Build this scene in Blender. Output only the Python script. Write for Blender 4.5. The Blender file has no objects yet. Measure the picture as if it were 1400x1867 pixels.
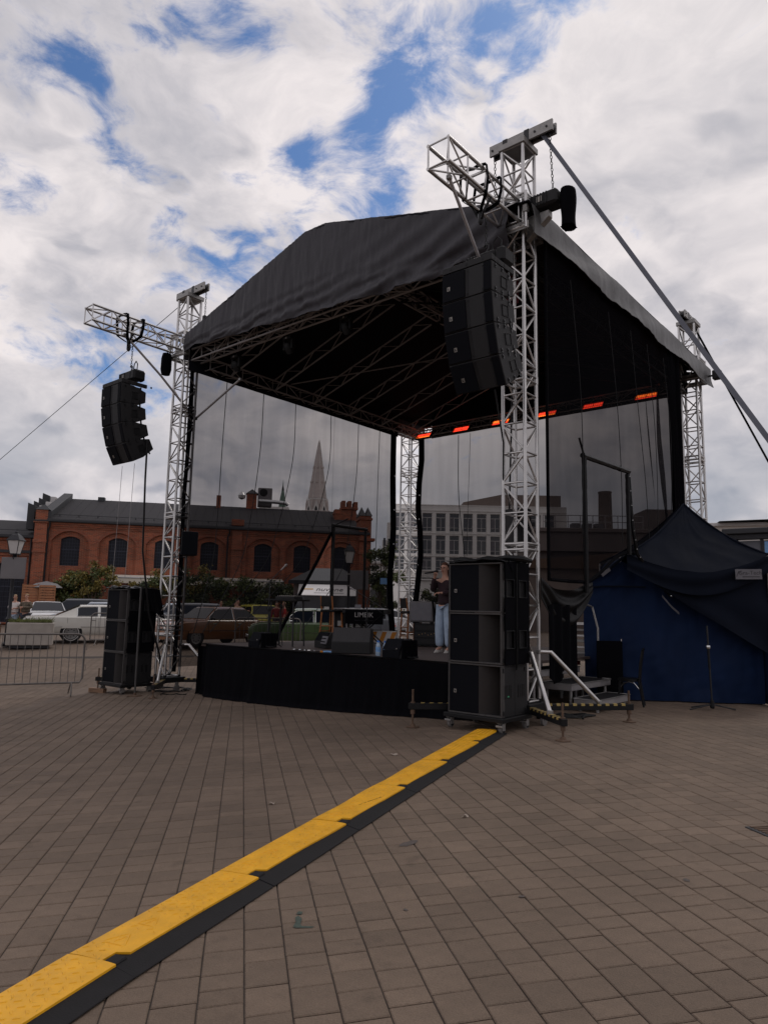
import bpy, bmesh, math, random
from mathutils import Matrix, Vector, noise as mnoise
random.seed(7)
R = math.radians
SC = bpy.context.scene
COL = SC.collection

# ------------------------------------------------------------------ camera
def set_camera():
    f, pitch, roll = 1280.0, R(8.0), R(1.19)
    fw = Vector((0, math.cos(pitch), math.sin(pitch)))
    up0 = Vector((0, -math.sin(pitch), math.cos(pitch)))
    rt0 = Vector((1, 0, 0))
    rt = rt0 * math.cos(roll) + up0 * math.sin(roll)
    up = up0 * math.cos(roll) - rt0 * math.sin(roll)
    cd = bpy.data.cameras.new('camera')
    cam = bpy.data.objects.new('camera', cd); COL.objects.link(cam)
    m = Matrix((rt, up, -fw)).transposed().to_4x4()
    m.translation = Vector((0, 0, 1.6))
    cam.matrix_world = m
    cd.sensor_fit = 'HORIZONTAL'; cd.sensor_width = 36.0; cd.lens = 36.0 * f / 1400.0
    cd.clip_start = 0.05; cd.clip_end = 3000
    SC.camera = cam
set_camera()
SC.view_settings.view_transform = 'Standard'
SC.view_settings.look = 'None'
SC.view_settings.exposure = 0.0
SC.view_settings.gamma = 1.0
SC.view_settings.use_curve_mapping = False
SC.render.engine = 'CYCLES'
SC.cycles.max_bounces = 7
SC.cycles.transparent_max_bounces = 24
SC.cycles.diffuse_bounces = 3
SC.cycles.glossy_bounces = 3
SC.cycles.use_denoising = True

# ------------------------------------------------------------------ sky
CM0, CM1, GA = .575, .84, .56
SUN_EL, SUN_AZ = R(52), R(38)          # azimuth measured from +Y towards +X
def make_world():
    w = bpy.data.worlds.new('World'); SC.world = w; w.use_nodes = True
    nt = w.node_tree; nt.nodes.clear(); L = nt.links
    def N(t, **k):
        n = nt.nodes.new(t)
        for a, b in k.items(): setattr(n, a, b)
        return n
    def val(n, i): 
        return n.outputs[i]
    def M(op, a, b=None, c=None, clamp=False):
        n = N('ShaderNodeMath', operation=op); n.use_clamp = clamp
        for i, v in enumerate((a, b, c)):
            if v is None: continue
            if isinstance(v, (int, float)): n.inputs[i].default_value = v
            else: L.new(v, n.inputs[i])
        return n.outputs[0]
    def MR(v, a, b, c=0.0, d=1.0, smooth=True):
        n = N('ShaderNodeMapRange'); n.interpolation_type = 'SMOOTHSTEP' if smooth else 'LINEAR'
        L.new(v, n.inputs['Value'])
        for k, x in zip(('From Min', 'From Max', 'To Min', 'To Max'), (a, b, c, d)): n.inputs[k].default_value = x
        return n.outputs['Result']
    def MIX(f, a, b):
        n = N('ShaderNodeMix', data_type='RGBA')
        if isinstance(f, float): n.inputs[0].default_value = f
        else: L.new(f, n.inputs[0])
        for i, v in ((6, a), (7, b)):
            if isinstance(v, tuple): n.inputs[i].default_value = (*v, 1)
            else: L.new(v, n.inputs[i])
        return n.outputs[2]
    tc = N('ShaderNodeTexCoord'); d = tc.outputs['Generated']
    sky = N('ShaderNodeTexSky', sky_type='NISHITA'); sky.sun_disc = False
    sky.sun_elevation = SUN_EL; sky.sun_rotation = SUN_AZ
    sky.air_density = 1.0; sky.dust_density = 0.6; sky.ozone_density = 2.5
    sep = N('ShaderNodeSeparateXYZ'); L.new(d, sep.inputs[0])
    z = sep.outputs['Z']
    # flatten the directions on to a cloud layer so that clouds shrink towards the horizon
    zz = M('ADD', M('MAXIMUM', z, 0.0), 0.75)
    comb = N('ShaderNodeCombineXYZ')
    L.new(M('DIVIDE', sep.outputs['X'], zz), comb.inputs[0]); L.new(M('DIVIDE', sep.outputs['Y'], zz), comb.inputs[1])
    L.new(M('MULTIPLY', z, 1.1), comb.inputs[2])
    cp = comb.outputs[0]
    def noise(vec, scale, detail, rough, off=(0, 0, 0), dist=0.0):
        mp = N('ShaderNodeMapping'); L.new(vec, mp.inputs[0]); mp.inputs['Location'].default_value = off
        n = N('ShaderNodeTexNoise'); L.new(mp.outputs[0], n.inputs['Vector'])
        n.inputs['Scale'].default_value = scale; n.inputs['Detail'].default_value = detail
        n.inputs['Roughness'].default_value = rough; n.inputs['Distortion'].default_value = dist
        return n.outputs['Fac']
    # warp the layer a little so that the edges curl
    wn = N('ShaderNodeTexNoise'); L.new(cp, wn.inputs['Vector']); wn.inputs['Scale'].default_value = 5.0; wn.inputs['Detail'].default_value = 3
    wv = N('ShaderNodeVectorMath', operation='MULTIPLY_ADD'); L.new(wn.outputs['Color'], wv.inputs[0]); wv.inputs[1].default_value = (.16, .16, .16); L.new(cp, wv.inputs[2])
    cw = wv.outputs[0]
    # the same cloud field sampled twice, the second time shifted towards the hidden sun: their difference lights the puffs from the sun side
    sdx, sdy, sdz = math.sin(SUN_AZ) * math.cos(SUN_EL), math.cos(SUN_AZ) * math.cos(SUN_EL), math.sin(SUN_EL)
    tv = N('ShaderNodeVectorMath', operation='SUBTRACT'); tv.inputs[0].default_value = (sdx / (sdz + .75), sdy / (sdz + .75), sdz * 1.1); L.new(cp, tv.inputs[1])
    tn = N('ShaderNodeVectorMath', operation='NORMALIZE'); L.new(tv.outputs[0], tn.inputs[0])
    sh = N('ShaderNodeVectorMath', operation='MULTIPLY_ADD'); L.new(tn.outputs[0], sh.inputs[0]); sh.inputs[1].default_value = (.040, .040, .040); L.new(cw, sh.inputs[2])
    def puffs(vec):
        a = noise(vec, 4.2, 4, 0.55, (3.1, 7.7, 0.4))
        v = N('ShaderNodeTexVoronoi'); L.new(vec, v.inputs['Vector']); v.inputs['Scale'].default_value = 7.5
        v.inputs['Detail'].default_value = 2; v.inputs['Roughness'].default_value = .55; v.inputs['Lacunarity'].default_value = 2.2
        return M('ADD', M('MULTIPLY', a, .9), MR(v.outputs['Distance'], 0.0, 0.8, 0.40, 0.0, True))
    f0 = puffs(cw); f1 = puffs(sh.outputs[0])
    n2 = noise(cw, 16.0, 9, 0.66, (1.1, 2.7, 4.4))
    dens = M('ADD', f0, M('MULTIPLY', n2, 0.78))
    dens = M('ADD', dens, MR(z, 0.18, 0.40, 0.16, 0.0))
    dens = M('ADD', dens, MR(sep.outputs['X'], 0.10, 0.30, 0.0, 0.12))
    # openings in the cloud layer, each a direction, a size and a depth
    gaps = [(-.368, .700, .612, .040, .26), (-.350, .725, .595, .036, .24), (-.335, .755, .565, .036, .26), (-.325, .77, .55, .026, .2), (-.241, .707, .665, .040, .24), (-.19, .715, .67, .03, .17), (-.157, .72, .676, .042, .26),
            (-.017, .79, .613, .038, .24), (-.037, .804, .593, .030, .2), (.01, .775, .63, .032, .2), (.04, .765, .645, .040, .22), (.11, .734, .671, .042, .24), (.136, .738, .661, .032, .2),
            (-.288, .847, .446, .030, .20), (-.211, .86, .466, .034, .28), (-.117, .816, .566, .026, .19), (.002, .833, .554, .033, .22), (.0, .85, .52, .026, .17),
            (-.272, .831, .486, .026, .2), (-.43, .77, .47, .04, .2), (-.31, .79, .53, .025, .17), (-.47, .72, .51, .03, .16),
            (.55, -.5, .66, .25, .2), (-.6, -.45, .66, .3, .22), (.1, -.85, .5, .2, .2), (-.9, .1, .42, .2, .2)]
    for x, y, zc, s, amp in gaps:
        l = math.sqrt(x * x + y * y + zc * zc)
        vs = N('ShaderNodeVectorMath', operation='DISTANCE'); L.new(d, vs.inputs[0]); vs.inputs[1].default_value = (x / l, y / l, zc / l)
        g = MR(vs.outputs['Value'], 0.0, s * 1.75, amp * GA, 0.0)
        dens = M('SUBTRACT', dens, g)
    mask = MR(dens, CM0, CM1)
    lit = MR(M('SUBTRACT', f0, f1), -0.17, 0.10)
    n3 = noise(cw, 3.0, 3, 0.5, (9.3, 1.2, 2.2))
    n4 = noise(cw, 8.0, 7, 0.6, (5.3, 3.2, 1.2))
    big = MR(M('ADD', M('MULTIPLY', n3, .6), M('MULTIPLY', n4, .4)), 0.38, 0.62)
    s1 = M('ADD', M('MULTIPLY', lit, .40), M('MULTIPLY', big, .62))
    thin = MR(dens, CM0 + .10, CM1 + .22, 1.0, 0.0)
    s1 = M('ADD', s1, M('MULTIPLY', thin, 0.30), clamp=True)
    cl = MIX(s1, (3.5, 3.6, 4.2), (8.7, 8.1, 8.1))
    # brighter veil near the hidden sun, cooler and darker bands low down
    sd = N('ShaderNodeVectorMath', operation='DISTANCE'); L.new(d, sd.inputs[0])
    sd.inputs[1].default_value = (math.sin(SUN_AZ) * math.cos(SUN_EL), math.cos(SUN_AZ) * math.cos(SUN_EL), math.sin(SUN_EL))
    veil = MR(sd.outputs['Value'], 0.05, 0.60, 0.50, 0.0)
    cl = MIX(veil, cl, (9.0, 8.5, 8.4))
    band = noise(cp, 4.5, 5, 0.5, (0.3, 4.2, 8.2))
    low = M('MULTIPLY', MR(z, 0.10, 0.33, 1.0, 0.0), MR(band, 0.40, 0.60))
    cl = MIX(M('MULTIPLY', low, 0.6), cl, (2.9, 3.3, 4.0))
    skyb = N('ShaderNodeMix', data_type='RGBA'); skyb.blend_type = 'MULTIPLY'; skyb.inputs[0].default_value = 1.0
    L.new(sky.outputs[0], skyb.inputs[6]); skyb.inputs[7].default_value = (0.62, 0.80, 1.0, 1)
    mask = M('MAXIMUM', mask, MR(z, 0.0, 0.06, 1.0, 0.0))
    out = MIX(mask, skyb.outputs[2], cl)
    bg = N('ShaderNodeBackground'); bg.inputs['Strength'].default_value = 0.10
    L.new(out, bg.inputs['Color'])
    wo = N('ShaderNodeOutputWorld'); L.new(bg.outputs[0], wo.inputs['Surface'])
    w.cycles.sampling_method = 'MANUAL'; w.cycles.sample_map_resolution = 1024
make_world()

def make_sun():
    ld = bpy.data.lights.new('sun', 'SUN'); ld.energy = 0.55; ld.angle = R(14); ld.color = (1.0, 0.95, 0.88)
    o = bpy.data.objects.new('sun', ld); COL.objects.link(o)
    v = Vector((math.sin(SUN_AZ) * math.cos(SUN_EL), math.cos(SUN_AZ) * math.cos(SUN_EL), math.sin(SUN_EL)))
    o.rotation_euler = v.to_track_quat('Z', 'Y').to_euler(); o.location = (30, 40, 60)
make_sun()

# ------------------------------------------------------------------ mesh helpers
class MB:
    def __init__(s, M=None):
        s.v = []; s.f = []; s.M = M or Matrix.Identity(4)
    def add(s, vs, fs):
        n = len(s.v); s.v += [s.M @ Vector(p) for p in vs]; s.f += [tuple(i + n for i in q) for q in fs]
        return s
    def box(s, x0, x1, y0, y1, z0, z1):
        return s.add([(x0, y0, z0), (x1, y0, z0), (x1, y1, z0), (x0, y1, z0), (x0, y0, z1), (x1, y0, z1), (x1, y1, z1), (x0, y1, z1)],
                     [(0, 3, 2, 1), (4, 5, 6, 7), (0, 1, 5, 4), (1, 2, 6, 5), (2, 3, 7, 6), (3, 0, 4, 7)])
    def cbox(s, cx, cy, cz, sx, sy, sz):
        return s.box(cx - sx / 2, cx + sx / 2, cy - sy / 2, cy + sy / 2, cz - sz / 2, cz + sz / 2)
    def tube(s, p, q, r, n=8, r2=None, cap=True):
        p = Vector(p); q = Vector(q); d = q - p
        if d.length < 1e-6: return s
        d.normalize()
        a = d.orthogonal().normalized(); b = d.cross(a)
        r2 = r if r2 is None else r2
        vs = []
        for c, rr in ((p, r), (q, r2)):
            for i in range(n):
                t = 2 * math.pi * i / n
                vs.append(c + a * math.cos(t) * rr + b * math.sin(t) * rr)
        fs = [(i, (i + 1) % n, n + (i + 1) % n, n + i) for i in range(n)]
        if cap: fs += [tuple(range(n - 1, -1, -1)), tuple(range(n, 2 * n))]
        return s.add(vs, fs)
    def path(s, pts, r, n=6, closed=False):
        pts = [Vector(p) for p in pts]; k = len(pts); vs = []; prev = None
        for i, p in enumerate(pts):
            a = pts[max(i - 1, 0)]; b = pts[min(i + 1, k - 1)]
            d = (b - a).normalized()
            u = d.orthogonal().normalized() if prev is None else (prev - d * prev.dot(d)).normalized()
            prev = u; w = d.cross(u); rr = r[i] if isinstance(r, (list, tuple)) else r
            for j in range(n):
                t = 2 * math.pi * j / n
                vs.append(p + u * math.cos(t) * rr + w * math.sin(t) * rr)
        fs = []
        for i in range(k - 1):
            for j in range(n):
                fs.append((i * n + j, i * n + (j + 1) % n, (i + 1) * n + (j + 1) % n, (i + 1) * n + j))
        fs += [tuple(range(n - 1, -1, -1)), tuple(range((k - 1) * n, k * n))]
        return s.add(vs, fs)
    def strap(s, pts, wvec, th=0.006):
        w = Vector(wvec); vs = []; fs = []
        for p in pts:
            p = Vector(p); t = Vector((0, 0, th))
            vs += [p - w, p + w, p + w + t, p - w + t]
        for i in range(len(pts) - 1):
            a = 4 * i; b = a + 4
            fs += [(a, a + 1, b + 1, b), (a + 1, a + 2, b + 2, b + 1), (a + 2, a + 3, b + 3, b + 2), (a + 3, a, b, b + 3)]
        fs += [(3, 2, 1, 0), tuple(range(len(vs) - 4, len(vs)))]
        return s.add(vs, fs)
    def lathe(s, prof, c=(0, 0, 0), n=16, axis='Z', cap=True):
        vs = []; c = Vector(c)
        for r, h in prof:
            for i in range(n):
                t = 2 * math.pi * i / n; a, b = r * math.cos(t), r * math.sin(t)
                vs.append(c + (Vector((a, b, h)) if axis == 'Z' else Vector((h, a, b)) if axis == 'X' else Vector((b, h, a))))
        fs = []
        for k in range(len(prof) - 1):
            for i in range(n):
                fs.append((k * n + i, k * n + (i + 1) % n, (k + 1) * n + (i + 1) % n, (k + 1) * n + i))
        if cap: fs += [tuple(range(n - 1, -1, -1)), tuple(range((len(prof) - 1) * n, len(prof) * n))]
        return s.add(vs, fs)
    def prism(s, poly, a0, a1, axis='Y'):
        n = len(poly)
        def P(u, w, a): return (u, a, w) if axis == 'Y' else (a, u, w) if axis == 'X' else (u, w, a)
        vs = [P(u, w, a0) for u, w in poly] + [P(u, w, a1) for u, w in poly]
        fs = [(i, (i + 1) % n, n + (i + 1) % n, n + i) for i in range(n)] + [tuple(range(n - 1, -1, -1)), tuple(range(n, 2 * n))]
        return s.add(vs, fs)
    def grid(s, fn, nu, nv, th=None):
        vs = [fn(i / nu, j / nv) for j in range(nv + 1) for i in range(nu + 1)]
        W = nu + 1
        fs = [(j * W + i, j * W + i + 1, (j + 1) * W + i + 1, (j + 1) * W + i) for j in range(nv) for i in range(nu)]
        if th is not None:
            t = Vector(th); k = len(vs)
            vs = vs + [Vector(p) + t for p in vs]
            fs2 = [tuple(x + k for x in reversed(q)) for q in fs]
            rim = [(i, i + 1) for i in range(nu)] + [(j * W + nu, (j + 1) * W + nu) for j in range(nv)] + [(nv * W + i + 1, nv * W + i) for i in range(nu)] + [((j + 1) * W, j * W) for j in range(nv)]
            fs = fs + fs2 + [(b, a, a + k, b + k) for a, b in rim]
        return s.add(vs, fs)
    def quad(s, a, b, c, d): return s.add([a, b, c, d], [(0, 1, 2, 3)])
    def poly(s, pts): return s.add(pts, [tuple(range(len(pts)))])
    def build(s, name, mat, parent=None, smooth=False, bevel=0, loc=None, fix=True):
        me = bpy.data.meshes.new(name); me.from_pydata(s.v, [], s.f); me.update()
        bm = bmesh.new(); bm.from_mesh(me)
        if bevel:
            es = [e for e in bm.edges if len(e.link_faces) == 2 and e.calc_face_angle(0) > 0.6]
            bmesh.ops.bevel(bm, geom=es, offset=bevel, segments=1, affect='EDGES', clamp_overlap=True)
        if fix: bmesh.ops.recalc_face_normals(bm, faces=bm.faces)
        bm.to_mesh(me); bm.free()
        if smooth:
            for p in me.polygons: p.use_smooth = True
            try: me.set_sharp_from_angle(angle=R(40))
            except Exception: pass
        me.materials.append(mat)
        o = bpy.data.objects.new(name, me); COL.objects.link(o)
        if parent is not None: o.parent = parent
        if loc is not None: o.location = loc
        return o

def tag(o, label=None, cat=None, group=None, kind=None):
    if label: o['label'] = label
    if cat: o['category'] = cat
    if group: o['group'] = group
    if kind: o['kind'] = kind
    return o
def thing(name, label, cat, loc=(0, 0, 0), rz=0.0, group=None):
    o = bpy.data.objects.new(name, None); COL.objects.link(o); o.empty_display_size = 0.2
    o.location = loc; o.rotation_euler = (0, 0, rz)
    return tag(o, label, cat, group)
def kids(o): return [c for c in bpy.data.objects if c.parent is o]
def copy_tree(o, label=None, loc=None, rz=None, parent=None):
    c = o.copy(); COL.objects.link(c)
    if parent is not None: c.parent = parent
    for ch in kids(o): copy_tree(ch, parent=c)
    if label: c['label'] = label
    if loc is not None: c.location = loc
    if rz is not None: c.rotation_euler = (0, 0, rz)
    return c

# stage frame: x along the front edge to the right, y to the back of the stage, origin at the right front mast
SA = 0.70
E1 = Vector((math.cos(SA), -math.sin(SA), 0)); E2 = Vector((math.sin(SA), math.cos(SA), 0)); O0 = Vector((2.1, 10.7, 0))
def W(x, y, z=0.0): return O0 + E1 * x + E2 * y + Vector((0, 0, z))
def sst(a, b, t):
    t = min(max((t - a) / (b - a), 0), 1); return t * t * (3 - 2 * t)
def gz(x, y):
    t = x - 2.1
    t = -math.log1p(math.exp(-t * 2.2)) / 2.2 if t > -30 else t
    return .047 * max(t, -9.0) * (1 - sst(17, 27, y)) + .25 * sst(18, 31, y)
def gs(x, y):
    p = W(x, y); return gz(p.x, p.y)
def sthing(name, label, cat, x, y, z=None, rot=0.0, group=None):
    p = W(x, y)
    return thing(name, label, cat, (p.x, p.y, gz(p.x, p.y) if z is None else z), -SA + rot, group)
def gthing(name, label, cat, x, y, rz=0.0, group=None, dz=0.0):
    return thing(name, label, cat, (x, y, gz(x, y) + dz), rz, group)

# ------------------------------------------------------------------ materials
def pm(name, col, rough=0.6, metal=0.0, var=0.12, scale=6.0, bump=0.0, bscale=60.0, spec=0.5, emit=None, estr=0.0, coat=0.0, sheen=0.0, rnd=0.0):
    m = bpy.data.materials.new(name); m.use_nodes = True
    nt = m.node_tree; L = nt.links; b = nt.nodes['Principled BSDF']
    b.inputs['Roughness'].default_value = rough; b.inputs['Metallic'].default_value = metal
    b.inputs['Specular IOR Level'].default_value = spec
    b.inputs['Coat Weight'].default_value = coat; b.inputs['Sheen Weight'].default_value = sheen
    if sheen: b.inputs['Sheen Roughness'].default_value = 0.5
    if emit:
        b.inputs['Emission Color'].default_value = (*emit, 1); b.inputs['Emission Strength'].default_value = estr
    tc = nt.nodes.new('ShaderNodeTexCoord')
    n = nt.nodes.new('ShaderNodeTexNoise'); n.inputs['Scale'].default_value = scale; n.inputs['Detail'].default_value = 5; n.inputs['Roughness'].default_value = 0.6
    L.new(tc.outputs['Object'], n.inputs['Vector'])
    mr = nt.nodes.new('ShaderNodeMapRange'); mr.inputs['From Min'].default_value = 0.3; mr.inputs['From Max'].default_value = 0.7
    mr.inputs['To Min'].default_value = 1 - var; mr.inputs['To Max'].default_value = 1 + var
    L.new(n.outputs['Fac'], mr.inputs['Value'])
    f = mr.outputs[0]
    if rnd:
        oi = nt.nodes.new('ShaderNodeObjectInfo'); g = nt.nodes.new('ShaderNodeNewGeometry')
        a = nt.nodes.new('ShaderNodeMath'); a.operation = 'ADD'; L.new(oi.outputs['Random'], a.inputs[0]); L.new(g.outputs['Random Per Island'], a.inputs[1])
        fr = nt.nodes.new('ShaderNodeMath'); fr.operation = 'FRACT'; L.new(a.outputs[0], fr.inputs[0])
        m2 = nt.nodes.new('ShaderNodeMapRange'); m2.inputs['To Min'].default_value = 1 - rnd; m2.inputs['To Max'].default_value = 1 + rnd
        L.new(fr.outputs[0], m2.inputs['Value'])
        mm = nt.nodes.new('ShaderNodeMath'); mm.operation = 'MULTIPLY'; L.new(f, mm.inputs[0]); L.new(m2.outputs[0], mm.inputs[1]); f = mm.outputs[0]
    mx = nt.nodes.new('ShaderNodeVectorMath'); mx.operation = 'SCALE'; mx.inputs[0].default_value = col
    L.new(f, mx.inputs['Scale']); L.new(mx.outputs[0], b.inputs['Base Color'])
    rr = nt.nodes.new('ShaderNodeMapRange'); rr.inputs['To Min'].default_value = max(rough - .08, .02); rr.inputs['To Max'].default_value = min(rough + .08, 1)
    L.new(n.outputs['Fac'], rr.inputs['Value']); L.new(rr.outputs[0], b.inputs['Roughness'])
    if bump:
        n2 = nt.nodes.new('ShaderNodeTexNoise'); n2.inputs['Scale'].default_value = bscale; n2.inputs['Detail'].default_value = 6
        L.new(tc.outputs['Object'], n2.inputs['Vector'])
        bp = nt.nodes.new('ShaderNodeBump'); bp.inputs['Strength'].default_value = bump; bp.inputs['Distance'].default_value = 0.02
        L.new(n2.outputs['Fac'], bp.inputs['Height']); L.new(bp.outputs[0], b.inputs['Normal'])
    return m

def brick_mat(name, c1, c2, mortar, bw=0.27, bh=0.075, rough=0.85, axes='XZ', msize=0.012, rot=0.0, patch=0.2, offset=0.5):
    m = bpy.data.materials.new(name); m.use_nodes = True
    nt = m.node_tree; L = nt.links; b = nt.nodes['Principled BSDF']; b.inputs['Roughness'].default_value = rough
    tc = nt.nodes.new('ShaderNodeTexCoord'); sp = nt.nodes.new('ShaderNodeSeparateXYZ'); cb = nt.nodes.new('ShaderNodeCombineXYZ')
    mp = nt.nodes.new('ShaderNodeMapping'); mp.inputs['Rotation'].default_value = (0, 0, rot)
    L.new(tc.outputs['Object'], mp.inputs[0]); L.new(mp.outputs[0], sp.inputs[0])
    if axes == 'XZ':
        ad = nt.nodes.new('ShaderNodeMath'); ad.operation = 'ADD'; L.new(sp.outputs['X'], ad.inputs[0]); L.new(sp.outputs['Y'], ad.inputs[1])
        L.new(ad.outputs[0], cb.inputs[0]); L.new(sp.outputs['Z'], cb.inputs[1])
    else:
        L.new(sp.outputs['X'], cb.inputs[0]); L.new(sp.outputs['Y'], cb.inputs[1])
    br = nt.nodes.new('ShaderNodeTexBrick'); L.new(cb.outputs[0], br.inputs['Vector'])
    br.offset = offset
    br.inputs['Scale'].default_value = 1.0; br.inputs['Brick Width'].default_value = bw; br.inputs['Row Height'].default_value = bh
    br.inputs['Mortar Size'].default_value = msize; br.inputs['Mortar Smooth'].default_value = 0.2; br.inputs['Bias'].default_value = 0.0
    br.inputs['Color1'].default_value = (*c1, 1); br.inputs['Color2'].default_value = (*c2, 1); br.inputs['Mortar'].default_value = (*mortar, 1)
    n = nt.nodes.new('ShaderNodeTexNoise'); n.inputs['Scale'].default_value = 0.9; n.inputs['Detail'].default_value = 7; L.new(tc.outputs['Object'], n.inputs['Vector'])
    mr = nt.nodes.new('ShaderNodeMapRange'); mr.inputs['From Min'].default_value = .3; mr.inputs['From Max'].default_value = .7
    mr.inputs['To Min'].default_value = 1 - patch; mr.inputs['To Max'].default_value = 1 + patch; L.new(n.outputs['Fac'], mr.inputs[0])
    mx = nt.nodes.new('ShaderNodeVectorMath'); mx.operation = 'SCALE'; L.new(br.outputs['Color'], mx.inputs[0]); L.new(mr.outputs[0], mx.inputs['Scale'])
    L.new(mx.outputs[0], b.inputs['Base Color'])
    bp = nt.nodes.new('ShaderNodeBump'); bp.inputs['Strength'].default_value = 0.5; bp.inputs['Distance'].default_value = 0.01; bp.invert = True
    L.new(br.outputs['Fac'], bp.inputs['Height']); L.new(bp.outputs[0], b.inputs['Normal'])
    return m

def gauze_mat(name, T, col):
    m = bpy.data.materials.new(name); m.use_nodes = True
    nt = m.node_tree; L = nt.links; nt.nodes.clear()
    out = nt.nodes.new('ShaderNodeOutputMaterial'); mix = nt.nodes.new('ShaderNodeMixShader')
    tr = nt.nodes.new('ShaderNodeBsdfTransparent'); tr.inputs['Color'].default_value = (1, .975, .975, 1)
    df = nt.nodes.new('ShaderNodeBsdfDiffuse'); df.inputs['Color'].default_value = (*col, 1)
    tc = nt.nodes.new('ShaderNodeTexCoord'); n = nt.nodes.new('ShaderNodeTexNoise'); n.inputs['Scale'].default_value = 1.3; n.inputs['Detail'].default_value = 3
    mp = nt.nodes.new('ShaderNodeMapping'); mp.inputs['Scale'].default_value = (3.0, 3.0, 0.35); L.new(tc.outputs['Object'], mp.inputs[0]); L.new(mp.outputs[0], n.inputs['Vector'])
    mr = nt.nodes.new('ShaderNodeMapRange'); mr.inputs['From Min'].default_value = .3; mr.inputs['From Max'].default_value = .7
    mr.inputs['To Min'].default_value = T * .94; mr.inputs['To Max'].default_value = T * 1.06; L.new(n.outputs['Fac'], mr.inputs[0])
    L.new(mr.outputs[0], mix.inputs[0]); L.new(df.outputs[0], mix.inputs[1]); L.new(tr.outputs[0], mix.inputs[2]); L.new(mix.outputs[0], out.inputs['Surface'])
    return m

def glass_mat(name, col, rough=0.06):
    return pm(name, col, rough, 0.0, 0.3, 0.7, spec=0.8)

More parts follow.
